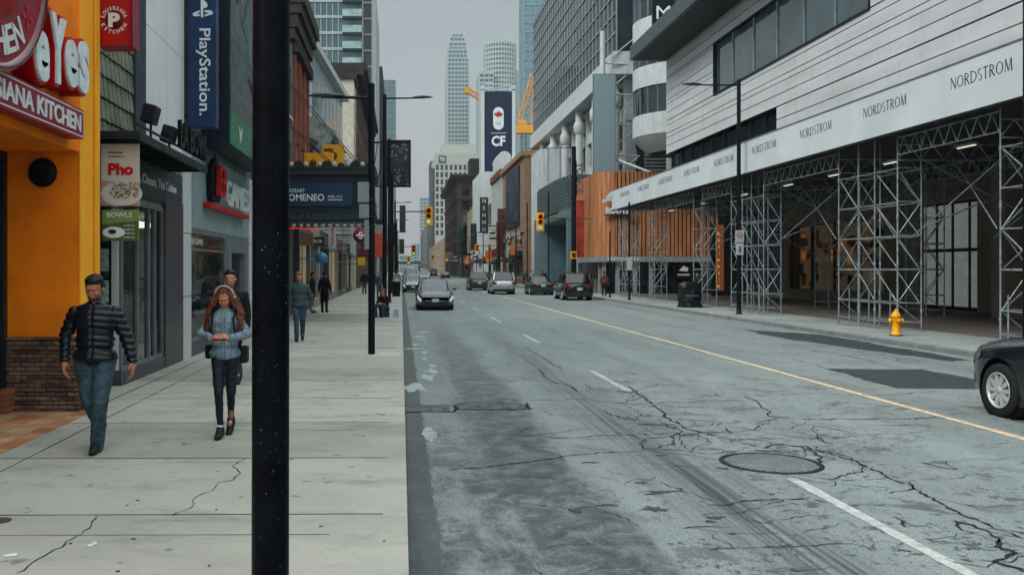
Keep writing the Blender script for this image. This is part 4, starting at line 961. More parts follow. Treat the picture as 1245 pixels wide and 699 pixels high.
t = thing('hanging_sign', 'round red and white sign on a bracket near the lamp pole', 'sign', (-1.9, 50, 3.3))
m = MB(); m.lathe((-2.25, 50, 3.83), [(0, .42), (.05, .42), (.05, .30), (.06, .30), (.06, .001)], axis=(0, -1, 0), n=24); m.build('disc', mat('round_red', '#8d2630', .4), t)
m = MB(); m.box(-2.5, -2.0, 49.92, 49.935, 3.78, 3.88); m.text('S', (-2.25, 49.93, 3.83), UX, UZ, h=.4, d=.004, bold=.03); m.build('emblem', OFFW, t)
m = MB(); m.bar((XL-.1, 50.03, 3.83), (-2.67, 50.03, 3.83), .05, .05); m.build('bracket', DARKM, t)
t = thing('hanging_lantern', 'blue glass lantern by the shop door under the marquee', 'lantern', (-3.75, 42, 2.2))
m = MB(); m.lathe((-3.7, 42, 2.25), [(0, .1), (.05, .27), (.3, .3), (.42, .2), (.5, .04)], n=16); m.build('shade', mat('lantern_blue', '#2c7d9c', .25), t)
m = MB(); m.tube((-3.7, 42, 2.75), (-3.7, 42, 3.2), .015); m.bar((-4.36, 42, 3.2), (-3.7, 42, 3.2), .03, .03); m.build('bracket', DARKM, t)
# ================================================================= RIGHT SIDE
XR = 14.7
TUBE = .024
def scaffold(label, y0, y1, zt=5.95, w=.7, detail=True):
    """braced tube tower carrying the girders; posts are parts of their own"""
    x0, x1 = XR, XR+w
    T = thing('scaffold_tower', label, 'scaffold', ((x0+x1)/2, (y0+y1)/2, PAVE), 'scaffold towers carrying the canopy')
    ys = [y0, y1] if y1-y0 < 2 else [y0, y0+(y1-y0)*.36, y0+(y1-y0)*.64, y1]
    for y in ys:
        for x in (x0, x1):
            m = MB(); m.tube((x, y, PAVE+.02), (x, y, zt), TUBE, n=8); m.box(x-.075, x+.075, y-.075, y+.075, PAVE, PAVE+.02)
            for k in range(4): m.tube((x, y, .7+k*1.4), (x, y, .78+k*1.4), TUBE*1.7, n=8)
            m.build('post', STEEL, T)
    lv = [.38, .95, 1.95, 2.95, 3.95, 4.95]
    for z in lv:
        m = MB()
        for x in (x0, x1): m.tube((x, y0, z), (x, y1, z), TUBE*.9, n=6)
        for y in ys: m.tube((x0, y, z+.02), (x1, y, z+.02), TUBE*.9, n=6)
        m.build('ledger', STEEL, T)
    for x in (x0+.03, x1-.03):
        m = MB()
        for k, (a, b) in enumerate(zip(lv[1:], lv[2:])):
            if y1-y0 > 2:
                m.tube((x, ys[0], a), (x, ys[1], b), TUBE*.7, n=6); m.tube((x, ys[2], b), (x, ys[3], a), TUBE*.7, n=6)
                if k % 2 == 0 and k < 3: m.tube((x, ys[1], lv[k+1]), (x, ys[3], lv[k+3] if k+3 < len(lv) else b), TUBE*.8, n=6); 
            else: m.tube((x, y0, a if k % 2 else b), (x, y1, b if k % 2 else a), TUBE*.7, n=6)
        m.build('cross_brace', STEEL, T)
    for y in (y0+.03, y1-.03):
        m = MB()
        for k, (a, b) in enumerate(zip(lv, lv[1:])): m.tube((x0, y, a if k % 2 else b), (x1, y, b if k % 2 else a), TUBE*.7, n=6)
        m.build('cross_brace', STEEL, T)
    m = MB(); 
    for y in np.arange(y0+.35, y1-.2, .62): m.tube((x0-.03, float(y), PAVE), (x0-.03, float(y), 1.35), TUBE*.8, n=6)
    m.build('guard_rail', STEEL, T) if y1-y0 > 2 else None
    return T
TW = [('scaffold tower nearest the camera behind the parked dark car', 17.8, 22.2), ('tall braced scaffold tower behind the yellow hydrant', 26.8, 30.4), ('braced scaffold tower right behind the slim lamp post', 36.7, 40.3),
      ('narrow scaffold tower beside the black wrapped bin', 44.2, 45.5), ('narrow scaffold tower in front of the timber wall, left of the wrapped bin', 52.5, 53.6), ('far end scaffold tower under the canopy corner', 58.5, 61)]
for lab, a, b in TW: scaffold(lab, a, b)
# inner row of towers carrying the back of the canopy
for i, (a, b) in enumerate(((24.5, 26), (35, 36.4), (43, 44.4), (51, 52.2))):
    T = scaffold(['shadowed inner scaffold tower in front of the boarded doors', 'shadowed inner scaffold tower before the lit shop window', 'inner scaffold tower deep under the canopy middle', 'inner scaffold tower deep under the canopy far end'][i], a, b)
    T.location.x += 5.6
# lattice girders along the street edge
G = 'lattice girders under the canopy'
def girder(label, y0, y1, x=XR, z0=5.35, z1=5.85, n=None):
    T = thing('lattice_girder', label, 'girder', (x, (y0+y1)/2, z0), G)
    for z in (z0, z1): m = MB(); m.tube((x, y0, z), (x, y1, z), TUBE, n=8); m.build('chord', STEEL, T)
    m = MB(); n = n or max(2, int(round((y1-y0)/.55))); d = (y1-y0)/n
    for i in range(n): m.tube((x, y0+i*d, z0), (x, y0+(i+.5)*d, z1), TUBE*.75, n=6); m.tube((x, y0+(i+.5)*d, z1), (x, y0+(i+1)*d, z0), TUBE*.75, n=6)
    m.build('lacing', STEEL, T); return T
spans = [(22.25, 26.75, 'between the nearest tower and the hydrant tower'), (30.45, 36.65, 'between the hydrant tower and the lamp post tower'), (40.35, 44.15, 'past the slim lamp post'), (45.55, 52.45, 'in front of the timber wall'), (53.65, 58.45, 'at the far canopy corner'), (10, 17.7, 'above the parked dark car')]
for a, b, s_ in spans: girder('zigzag lattice girder '+s_, a, b)
girder('second shadowed lattice girder deeper under the canopy', 10, 61, XR+5.6, 5.35, 5.85)
# cross girders in the dark
for i, y in enumerate((22.2, 26.8, 30.4, 36.7, 40.3, 44.2, 48.5, 53)):
    T = thing('cross_girder', 'shadowed cross girders running back from the street edge of the canopy', 'girder', (18, y, 5.2), 'cross girders in the canopy shade')
    for z in (5.2, 5.65): m = MB(); m.tube((XR, y, z), (24.3, y, z), TUBE, n=6); m.build('chord', STEEL, T)
    m = MB(); n = 14; d = (24.3-XR)/n
    for k in range(n): m.tube((XR+k*d, y, 5.2), (XR+(k+.5)*d, y, 5.65), TUBE*.7, n=5); m.tube((XR+(k+.5)*d, y, 5.65), (XR+(k+1)*d, y, 5.2), TUBE*.7, n=5)
    m.build('lacing', STEEL, T)
# long raking braces across the bays
for i, (y, ya, lab) in enumerate(((26.7, 23.0, 'long crossed raking tubes in the bay left of the hydrant tower'), (36.6, 31.5, 'long crossed raking tubes in the bay beside the lamp post tower'), (44.1, 41, 'long crossed raking tubes in the far bay'))):
    m = MB()
    for x in (XR+.35, XR+2.8): m.tube((x, y, 2.9), (x+.8, ya, 5.3), TUBE*.8, n=6); m.tube((x+.1, ya, 3.0), (x+1.2, y, 5.3), TUBE*.8, n=6)
    m.tube((XR+.7, y, 3.2), (XR+5.6, y, 5.3), TUBE*.9, n=6); m.tube((XR+.7, y, 5.2), (XR+5.6, y, 2.6), TUBE*.9, n=6)
    m.build('raking_brace', STEEL, label=lab, cat='scaffold tube')
# strip lamps clipped under the girders
LAMP = mat('lamp_white', '#c9c4b4', .4, emit=.6, ecol='#f4ecd8')
for y in (17.5, 23.9, 27.6, 31.2, 34.9, 39.4, 44.6, 50):
    t = thing('strip_lamp', 'slim lit strip lamps hung in a row under the canopy edge', 'lamp', (XR+.35, y, 5.15), 'strip lamps under the canopy edge')
    MB().box(XR+.15, XR+.3, y-.4, y+.4, 5.22, 5.28).build('housing', GREYM, t); MB().box(XR+.19, XR+.26, y-.36, y+.36, 5.19, 5.218).build('tube', LAMP, t)
# canopy deck and the lettered hoarding
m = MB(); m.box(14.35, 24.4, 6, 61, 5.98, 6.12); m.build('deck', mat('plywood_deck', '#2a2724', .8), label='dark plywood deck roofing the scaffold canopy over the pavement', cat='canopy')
T = thing('lettered_hoarding', 'long pale blue hoarding with repeated store name along the canopy edge', 'hoarding', (14.25, 33, 5.9))
m = MB()
y = 6
while y < 61: m.box(14.20, 14.32, y, min(y+4.42, 61)-.006, 5.93, 7.22); y += 4.42
m.box(14.22, 17, 60.99, 61.1, 5.93, 7.22); m.build('panel', mat('hoarding_blue', '#cbd2d4', .5, var=.09, vs=.5), T)
MB().box(14.18, 14.34, 6, 61.1, 7.22, 7.26).build('cap_trim', GREYM, T)
MB().box(14.18, 14.34, 6, 61.1, 5.88, 5.93).build('bottom_trim', DARKM, T)
def serif(m, c, U, W, h, s_, d=.004):
    """tall flared roman capitals built stroke by stroke"""
    U, W, c = Vector(U), Vector(W), Vector(c); Nn = U.cross(W)
    adv = {'N': .74, 'O': .86, 'R': .66, 'D': .80, 'S': .52, 'T': .64, 'M': .92}; gap = .15
    tot = sum(adv[k] for k in s_)+gap*(len(s_)-1); x = -tot/2
    def st(a, b, w0, w1=None):
        w1 = w1 or w0; a, b = Vector(a), Vector(b); dd = (b-a).normalized(); n_ = Vector((-dd.y, dd.x)); L = (b-a).length
        prof = [(0, w0*1.35), (.12, w0), (.88, w1), (1, w1*1.35)]
        P = [a+(b-a)*t+n_*w_/2 for t, w_ in prof]+[a+(b-a)*t-n_*w_/2 for t, w_ in reversed(prof)]
        pts = [c+U*(p.x*h)+W*((p.y-.5)*h) for p in P]
        m.add([q+Nn*d for q in pts], [tuple(range(len(pts)))], None, False)
    def arc(cx, cy, rx, ry, a0, a1, wt, wn):
        n = 14; pts = []
        for i in range(n+1):
            a = math.radians(a0+(a1-a0)*i/n); w_ = wn+(wt-wn)*abs(math.cos(a)); pts.append((Vector((cx+(rx+w_/2)*math.cos(a), cy+(ry+wn/2)*math.sin(a))), Vector((cx+(rx-w_/2)*math.cos(a), cy+(ry-wn/2)*math.sin(a)))))
        for (a, b), (e, f) in zip(pts, pts[1:]): m.add([c+U*p.x*h+W*(p.y-.5)*h+Nn*d for p in (a, b, f, e)], [(0, 1, 2, 3)], None, False)
    B, S = .115, .055
    for k in s_:
        w_ = adv[k]
        if k == 'N': st((x+.06, 0), (x+.06, 1), S); st((x+.06, 1), (x+w_-.06, 0), B); st((x+w_-.06, 0), (x+w_-.06, 1), S)
        if k == 'O': arc(x+w_/2, .5, w_/2-.05, .47, 0, 360, B, S)
        if k == 'D': st((x+.08, 0), (x+.08, 1), B); arc(x+.1, .5, w_-.16, .47, -90, 90, B, S)
        if k == 'R': st((x+.08, 0), (x+.08, 1), B); arc(x+.12, .74, w_-.28, .23, -90, 90, B, S); st((x+.26, .5), (x+w_-.02, 0), B)
        if k == 'S': arc(x+w_/2, .74, w_/2-.06, .22, 40, 260, B*.8, S); arc(x+w_/2, .26, w_/2-.05, .23, 90, -140, B*.8, S)
        if k == 'T': st((x+w_/2, 0), (x+w_/2, 1), B); st((x, .96), (x+w_, .96), S*1.2)
        if k == 'M': st((x+.08, 0), (x+.14, 1), S); st((x+.14, 1), (x+w_/2, .05), B); st((x+w_/2, .05), (x+w_-.14, 1), S); st((x+w_-.14, 1), (x+w_-.07, 0), B)
        x += w_+gap
INK = mat('letter_ink', '#1b2226', .5)
for i in range(12):
    m = MB(); serif(m, (14.197, 13.36+i*4.42, 6.75), -UY, UZ, .30, 'NORDSTROM', .004); m.build('lettering', INK, T)
# department store
PLANK = mat('aluminium_plank', '#d2d5d6', .5, metal=.1, var=.10, vs=.7, stretch=(1, .3, 3), dirt=.15)
T = thing('department_store', 'department store with grey horizontal cladding, dark roof overhang and long picture window', 'building', (22, 32, PAVE))
XF = 17.0
def planks(m, y0, y1, z0, z1):
    z = z0; hs_ = [.52, .52, .26, .52, .78, .26]; k = 0
    while z < z1-.05:
        h = min(hs_[k % len(hs_)], z1-z); m.box(XF, XF+.06, y0, y1, z+.022, z+h-.022); z += h; k += 1
m = MB(); planks(m, 6, 58, 14.22, 15.4); planks(m, 6, 32.8, 11.45, 14.2); planks(m, 49.2, 58, 11.45, 14.2); planks(m, 6, 58, 9.32, 11.43); planks(m, 6, 41, 6.9, 9.3)
m.build('cladding', PLANK, T)
m = MB(); m.box(XF+.07, 30, 6, 58, 9.3, 11.45); m.box(XF+.07, 30, 6, 58, 14.2, 15.4); m.box(XF+.07, 30, 6, 32.8, 11.45, 14.2); m.box(XF+.07, 30, 49.2, 58, 11.45, 14.2); m.box(XF+.07, 30, 6, 41, 6.9, 9.3); m.box(19, 30, 32.8, 49.2, 11.45, 14.2)
m.build('wall_core', mat('core_dark', '#23282b', .8), T)
m = MB(); m.box(XF+.02, 30, 58.0, 58.12, 9.3, 15.4); m.build('end_wall', PLANK, T)
m = MB(); m.box(XF-.06, XF+.1, 32.8, 49.2, 11.37, 11.46); m.box(XF-.06, XF+.1, 32.8, 49.2, 14.16, 14.24); m.box(XF-.06, XF+.1, 49.12, 49.2, 11.46, 14.16); m.box(XF-.06, XF+.1, 32.8, 32.88, 11.46, 14.16); m.build('window_surround', DARKM, T)
MB().box(XF+.12, XF+.14, 32.88, 49.12, 11.46, 14.16).build('picture_window', glassy('picture_glass', '#3c5055', .04), T)
for i in range(1, 6): y = 32.88+i*2.75; m = MB(); m.box(XF+.06, XF+.115, y-.03, y+.03, 11.46, 14.16); m.build('mullion', mat('pale_mullion', '#8fa0a3', .4), T)
m = MB(); m.box(XF+.3, XF+.33, 41, 57.6, 7.2, 9.3); m.build('ribbon_window', DGLASS, T)
m = MB()
for i in range(10): y = 41+i*1.84; m.box(XF+.2, XF+.28, y-.04, y+.04, 7.2, 9.3)
m.box(XF+.18, XF+.29, 41, 57.6, 7.9, 7.96); m.build('ribbon_frame', DARKM, T)
m = MB(); m.box(XF+.32, XF+.35, 42.2, 43.6, 8.1, 9.0); m.build('lit_blind', mat('blind_lit', '#6b4a34', emit=.15, ecol='#c98050'), T)
m = MB(); m.prism([(14.75, 58.4), (14.75, 5), (30, 5), (30, 58.4)], (0, 0, 15.4), UX, UY, UZ, .9); m.build('roof_overhang', mat('roof_fascia', '#4b575c', .5, metal=.3), T, bevel=.03)
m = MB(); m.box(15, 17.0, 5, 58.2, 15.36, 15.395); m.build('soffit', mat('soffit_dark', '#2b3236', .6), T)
m = MB(); m.box(18, 30, 8, 57, 16.3, 19); m.build('roof_plant', mat('block_grey', ''), T)
# ground floor under the canopy
m = MB(); m.facade((24.5, 5, 0), UY, 53, PAVE, 6.95, [(33.5, 38.4, PAVE, 5.0), (41, 52.4, .75, 4.6), (20, 31, .75, 4.6)], .9, -UX); m.build('ground_wall', mat('brown_stone', '#8a8175', .7, var=.2), T)
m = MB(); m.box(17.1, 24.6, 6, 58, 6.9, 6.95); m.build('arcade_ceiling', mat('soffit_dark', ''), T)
LEAF = mat('door_board_glow', '#c6cfd0', .4, emit=.2, ecol='#a8b0aa', var=.3, vs=1.5)  # boards given a faint glow to brighten them under the canopy
m = MB()
for y in (38.5, 39.68, 40.9, 42.1, 43.3): m.box(24.9, 25.0, y-.06, y+.06, PAVE, 5.0)
m.box(24.91, 24.99, 38.44, 43.36, 2.75, 2.9); m.box(24.91, 24.99, 38.44, 43.36, PAVE, .3); m.box(24.91, 24.99, 38.44, 43.36, 4.9, 5.0); m.build('door_frame', DARKM, T)
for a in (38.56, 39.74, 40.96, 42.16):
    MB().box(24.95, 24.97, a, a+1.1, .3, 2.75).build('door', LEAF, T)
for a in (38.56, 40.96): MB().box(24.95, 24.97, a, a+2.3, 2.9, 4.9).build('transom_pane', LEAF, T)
for a in (25, 27.75, 30.5, 33.2, 36, 46, 48.85, 51.7, 54.5, 57.4): m = MB(); m.box(24.7, 24.82, a-.07, a+.07, .75, 4.6); m.build('mullion', DARKM, T)
rn = random.Random(77)
for a, b, cnt in ((25, 36, 5), (46, 57.4, 8)):
    MB().box(25.3, 25.35, a, b, .75, 4.6).build('display_back', mat('display_lit', '#2c2a26', .6, emit=.22, ecol='#b08a68', var=.9, vs=.8), T)
    MB().box(24.76, 24.77, a, b, .75, 4.6).build('shop_window', SGLASS, T)
m = MB()
for i in range(46):
    y, z = rn.uniform(46.2, 57.2), rn.uniform(.8, 3.6); w_, h = rn.uniform(.1, .5), rn.uniform(.15, .8); m.box(25.0+rn.random()*.25, 25.29, y, y+w_, z, z+h, rn.randrange(5))
m.build('display_stock', [mat('disp_orange', '#a8632c', emit=.7, ecol='#d07828'), mat('disp_white', '#9fa4a0'), mat('disp_green', '#28483f'), mat('disp_red', '#7d2a24'), mat('disp_dark', '#20262a')], T, kind='stuff')
MB().box(22.3, 23.1, 33.4, 34.2, PAVE, 5.95).build('column', mat('brown_stone', ''), T)
T = thing('lit_showcase', 'narrow lit orange showcase between dark frames at the far end under the canopy', 'display window', (21.9, 62, PAVE))
MB().box(21.5, 22.1, 62, 62.3, .5, 5.0).build('back_panel', mat('showcase_brown', '#3a2a1e', .6, emit=.25, ecol='#a8683a', var=.8, vs=2), T)
m = MB(); m.box(21.3, 21.5, 61.9, 62.3, PAVE, 5.2); m.box(22.1, 23.9, 61.9, 62.3, PAVE, 5.2); m.box(21.5, 22.1, 61.9, 62.3, PAVE, .5); m.build('frame', DARKM, T)
m = MB()
for k in range(9): m.box(21.6+.06*(k*7 % 4), 21.78+.05*(k*5 % 5), 61.93, 62, .7+k*.45, .88+k*.45)
m.build('shelf_goods', mat('disp_orange', ''), T)
# hydrant
T = thing('fire_hydrant', 'yellow fire hydrant standing on the kerb side in front of a scaffold tower', 'hydrant', (13.72, 25.1, PAVE))
m = MB(); c = (13.72, 25.1, PAVE); m.lathe(c, [(0, .15), (.04, .15), (.05, .115), (.09, .11), (.1, .10), (.50, .10), (.52, .125), (.56, .125), (.58, .105), (.62, .10), (.66, .075), (.69, .03), (.70, .001)], n=20); m.build('barrel', YEL, T)
m = MB()
for d in ((-1, 0, 0), (0, -1, 0), (1, 0, 0)): m.lathe(Vector(c)+Vector(d)*.08+UZ*.42, [(0, .05), (.07, .05), (.07, .065), (.11, .065), (.11, .02), (.13, .02), (.13, .001)], axis=d, n=12)
m.build('outlet_cap', YEL, T); m = MB(); m.lathe((13.72, 25.1, PAVE+.69), [(0, .03), (.05, .025), (.05, .001)], n=6); m.build('top_nut', YEL, T)
m = MB(); m.lathe(c, [(0, .17), (.035, .17), (.035, .1)], n=16); m.build('base_flange', DARKM, T)
# black wrapped bin
T = thing('wrapped_bin', 'bulky bin wrapped in shiny black plastic on the kerb side', 'bin', (13.9, 43.6, PAVE))
m = MB(); nz, nt_ = 14, 28; vs, fs = [], []
for k in range(nz+1):
    z = 1.25*k/nz
    for i in range(nt_):
        a = 2*pi*i/nt_; r = .42+.07*noise.noise(Vector((math.cos(a)*2.4, math.sin(a)*2.4, z*2.6)))*2+(.06 if z < .1 else 0); r *= 1 if z < 1.05 else math.sqrt(max(0, 1-((z-1.05)/.22)**2))*.95+.02
        sq = 1/max(abs(math.cos(a)), abs(math.sin(a)))**.6; vs.append((13.9+r*1.15*sq*math.cos(a), 43.6+r*sq*math.sin(a), PAVE+z))
for k in range(nz):
    for i in range(nt_): fs.append((k*nt_+i, k*nt_+(i+1) % nt_, (k+1)*nt_+(i+1) % nt_, (k+1)*nt_+i))
m.add(vs, fs, None, True); m.build('plastic_wrap', mat('black_plastic', (.01, .012, .014, 1), .18, bump=.8, bs=9), T)
m = MB(); m.lathe((13.9, 43.6, PAVE), [(.55, .50), (.57, .52), (.59, .50)], n=20); m.build('tie_cord', GREYM, T)
# ================================================================= poles
def arm_lamp(m1, m2, base, end, z, L=.8):
    """curved arm to a cobra-shaped lamp head"""
    bx, by = base; exx = end; s_ = 1 if exx > bx else -1
    m1.tube((bx, by, z-.02), (exx-s_*L*.4, by, z), .035, .028, n=8)
    P = [(0, .02, .03), (.15, .09, .05), (.45, .17, .08), (.75, .15, .06), (1.0, .03, .02)]; vs, fs = [], []
    for t, wy, hz in P:
        x = exx-s_*L*(1-t)+s_*0
        for i in range(10): a = 2*pi*i/10; vs.append((x, by+wy*math.cos(a), z+.02+hz*(math.sin(a) if math.sin(a) > 0 else math.sin(a)*.35)))
    for k in range(len(P)-1):
        for i in range(10): fs.append((k*10+i, k*10+(i+1) % 10, (k+1)*10+(i+1) % 10, (k+1)*10+i))
    m2.add(vs, fs, None, True)
LH = mat('lamp_head', '#3f494c', .4, metal=.4)
def lamp_post(label, x, y, zt, r, arms, zl, r2=None, signs=None, base=True, group='black lamp posts along the street'):
    T = thing('street_lamp', label, 'street lamp', (x, y, PAVE), group)
    m = MB(); m.tube((x, y, PAVE), (x, y, zt), r, r2 or r*.9, n=24 if r > .08 else 12)
    if base: m.lathe((x, y, PAVE), [(0, r*1.6), (.03, r*1.6), (.05, r*1.2), (.25, r*1.15), (.3, r)], n=16)
    m.lathe((x, y, zt), [(0, r*1.05), (.05, r), (.1, .001)], n=12)
    m.build('pole', BLK, T)
    for ex_ in arms:
        m1, m2 = MB(), MB(); arm_lamp(m1, m2, (x, y), ex_, zl); m1.build('arm', BLK, T); m2.build('lamp_head', LH, T)
    return T
# nearest pole: thick, scuffed
T = thing('street_lamp', 'thick glossy black pole nearest the camera, cutting the whole picture from top to bottom', 'street lamp', (-.69, 4.76, PAVE), 'black lamp posts along the street')
m = MB(); m.tube((-.69, 4.76, PAVE), (-.675, 4.76, 9), .098, .096, n=40)
NP = mat('near_pole_paint', (.003, .004, .006, 1), .36, var=.5, vs=4, bump=.25, bs=70, spec=.05)
m.build('pole', NP, T)
m = MB(); m.lathe((-.69, 4.76, PAVE), [(0, .2), (.02, .2), (.04, .13), (.12, .12), (.15, .1)], n=24); m.build('base', NP, T)
m = MB(); rn = random.Random(6)
for i in range(90):
    a = rn.uniform(pi, 2*pi); z = rn.uniform(.3, 3.2)*(.55+.45*rn.random()); s1, s2 = rn.uniform(.0006, .002), rn.uniform(.0008, .004)
    r_ = .0985; c = Vector((-.688+r_*math.cos(a), 4.76+r_*math.sin(a), z)); u = Vector((-math.sin(a), math.cos(a), 0)); m.obox(c, u*s1, Vector((0, 0, s2)), Vector((math.cos(a), math.sin(a), 0))*.0006)
m.build('paint_chip', mat('chip_grey', '#79828a', .7), T)
m1, m2 = MB(), MB(); arm_lamp(m1, m2, (-.675, 4.76), 1.4, 8.9); m1.build('arm', BLK, T); m2.build('lamp_head', LH, T)
T = lamp_post('short black lamp post with one arm over the walkway and grey sign backs', -.65, 19.7, 5.95, .075, (-2.05,), 5.72, base=False)
m = MB(); m.box(-.95, -.70, 19.6, 19.62, 3.42, 3.86); m.build('sign_back', mat('sign_back', '#7c8789', .5, metal=.3), T, bevel=.01)
m = MB(); m.box(-.92, -.70, 19.6, 19.62, 3.08, 3.38); m.build('sign_back', mat('sign_back', ''), T, bevel=.01)
m = MB(); m.box(-.80, -.70, 19.6, 19.62, 2.4, 3.04); m.build('sign_back', mat('sign_back', ''), T)
m = MB()
for z in (3.8, 3.48, 3.32, 3.12, 2.9, 2.5): m.box(-.86, -.56, 19.62, 19.63, z-.015, z+.015)
m.build('strap', DARKM, T)
lamp_post('tall black lamp post behind the seated person with a long arm over the road', -.66, 35.7, 8.8, .085, (1.25,), 8.72)
for y, lab in ((50, 'second tall black lamp post past the seated person'), (96, 'distant tall black lamp post below the leafy billboard'), (130, 'far black lamp post near the end of the left row'), (170, 'farthest black lamp post of the left row')):
    lamp_post(lab, -.66, y, 9.1, .085, (1.2,) if y != 50 else (), 9.02)
T = lamp_post('slim black lamp post in front of the scaffold canopy, arm towards the road', 13.8, 37, 9.65, .085, (11.45,), 9.5)
m = MB(); m.box(13.62, 13.98, 36.88, 36.9, 3.05, 3.55); m.build('parking_sign', mat('sign_pale', '#a8aeae', .5), T, bevel=.01)
m = MB(); m.box(13.64, 13.96, 36.88, 36.9, 2.55, 3.02); m.build('parking_sign', mat('sign_pale', ''), T, bevel=.01)
m = MB(); m.lathe((13.8, 36.878, 3.36), [(0, .11), (.003, .11), (.003, .085)], axis=(0, -1, 0), n=20); m.box(13.7, 13.9, 36.873, 36.877, 3.35, 3.37); m.build('red_ring', RED, T)
m = MB(); m.box(13.77, 13.83, 36.873, 36.877, 2.65, 2.9); m.build('sign_arrow', DARKM, T)
T = lamp_post('black pole at the right picture edge behind the parked dark car', 13.35, 19.3, 9.65, .085, (11.0,), 9.5)
def post(label, x, y, zt, r=.05, sign=None):
    T = thing('sign_post', label, 'sign post', (x, y, PAVE)); m = MB(); m.tube((x, y, PAVE), (x, y, zt), r, n=10); m.lathe((x, y, PAVE), [(0, r*1.8), (.1, r*1.5), (.14, r)], n=10); m.lathe((x, y, zt), [(0, r), (.05, r*.8), (.07, .001)], n=8); m.build('pole', BLK, T)
    if sign: m = MB(); m.box(x-.17, x+.17, y-.08, y-.06, sign[0], sign[1]); m.build('sign_plate', mat('sign_pale', ''), T, bevel=.01)
post('short black post with pale plate near the far canopy end', 13.6, 54, 5.9, .06, (1.9, 2.7))
post('thin plain black post by the far canopy corner', 13.6, 59, 4.4, .05)
for y, lab in ((83, 'thin black post on the far right pavement before the blue shop'), (97, 'thin black post farther along the right pavement'), (120, 'thin black post far along the right pavement')):
    post(lab, 13.5, y, 9, .07)
# signals
GRN = mat('lens_green', '#3d8f6a', .3, emit=.55, ecol='#9fe8c4'); LRED = mat('lens_dark_red', '#3a0d08', .3); LAMB = mat('lens_dark_amber', '#3d2407', .3)
def signal(label, x, y, z, h=1.4, facing=-1, grn=GRN):
    T = thing('traffic_light', label, 'traffic light', (x, y, z-h/2), 'traffic lights over the road')
    w_ = h*.42; m = MB(); m.box(x-w_/2, x+w_/2, y-.02, y+.02, z-h/2, z+h/2); m.box(x-w_*.3, x+w_*.3, y+.02, y+.3, z-h*.46, z+h*.46); m.build('backboard', YEL, T, bevel=.02)
    for k, mt in ((1, LRED), (0, LAMB), (-1, grn)):
        zz = z+k*h*.29; r = h*.115
        m = MB(); m.lathe((x, y-.03, zz), [(0, r), (.02, r*.8), (.03, .001)], axis=(0, -1, 0), n=16); m.build('lens', mt, T)
        m = MB(); n = 14; vs = []
        for d in (.0, .22):
            for i in range(n+1): a = pi*(-.15)+pi*1.3*i/n; vs.append((x+r*1.25*math.cos(a), y-.02-d, zz+r*1.25*math.sin(a)))
        m.add(vs, [(i, i+1, n+2+i, n+1+i) for i in range(n)], None, True); m.build('visor', YEL, T)
    return T
def mast(label, x, y, zt, arm_end, z, r=.12):
    T = thing('signal_mast', label, 'signal mast', (x, y, PAVE)); m = MB(); m.tube((x, y, PAVE), (x, y, zt), r, r*.85, n=14); m.lathe((x, y, PAVE), [(0, r*1.8), (.6, r*1.6), (.7, r)], n=14); m.build('pole', BLK, T)
    m = MB(); m.tube((x, y, z), (arm_end, y, z), .05, .045, n=8); m.build('arm', mat('arm_brown', '#5a3d36', .5), T)
    return T
YS = 69
mast('left signal mast reaching over the road with a brown arm', -.7, YS, 9.2, 1.9, 6.35); signal('yellow traffic light on the left mast arm', 2.08, YS, 6.0)
T = mast('thick dark signal mast beside the timber building', 13.15, YS, 11.3, 10.85, 5.85, .2); signal('yellow traffic light on the right mast arm in front of the blue grey shop', 10.6, YS, 5.55)
m = MB(); m.tube((13.15, YS, 5.85), (14.7, YS, 5.8), .045, n=6); m.build('arm', mat('arm_brown', ''), T)
m = MB(); m.tube((9.6, YS, 11.15), (13.2, YS, 11.2), .03, n=6); m.build('lamp_arm', BLK, T)
T = thing('district_sign', 'black vertical ornamental street sign with pale curled letters on the thick signal mast', 'sign', (13.7, YS, 7.5))
m = MB(); m.text('YONGE', (13.62, YS-.02, 8.9), -UZ, UX, w=2.4, h=.5, d=.04, bold=.02); m.lathe((13.62, YS, 10.3), [(0, .25), (.04, .25)], axis=(0, -1, 0), n=14); m.build('lettering', mat('orn_grey', '#4a5356', .5), T)
m = MB(); m.box(13.32, 13.38, YS-.01, YS+.03, 7.5, 10.2); m.build('bracket', BLK, T)
T = thing('pedestrian_signal', 'small yellow pedestrian signal on the thick signal mast', 'traffic light', (13.1, YS-.3, 2.6)); MB().box(12.85, 13.3, YS-.45, YS-.2, 2.75, 3.3).build('housing', YEL, T, bevel=.02); MB().box(12.92, 13.23, YS-.47, YS-.452, 2.85, 3.2).build('lens', LAMB, T)
# farther junctions
for k, (Y, xa, z) in enumerate(((118, 1.6, 4.4), (122, 10.2, 4.6), (190, 1.5, 3.8), (195, 9.8, 4.4), (260, 9, 5))):
    nm = ['left', 'right', 'left', 'right', 'right'][k]
    signal('yellow traffic light at %s' % ['the second junction near the left kerb', 'the second junction above the white car', 'the third junction near the left kerb', 'the third junction over the right lanes', 'the farthest junction'][k], xa, Y, z, 1.4 if k < 2 else 1.6)
    mast('dark signal mast at %s' % ['the second junction on the left kerb', 'the second junction on the right kerb', 'the third junction on the left kerb', 'the third junction on the right kerb', 'the farthest junction on the right kerb'][k], -.7 if nm == 'left' else 13.2, Y+.2, 8, xa, z+.5, .14)
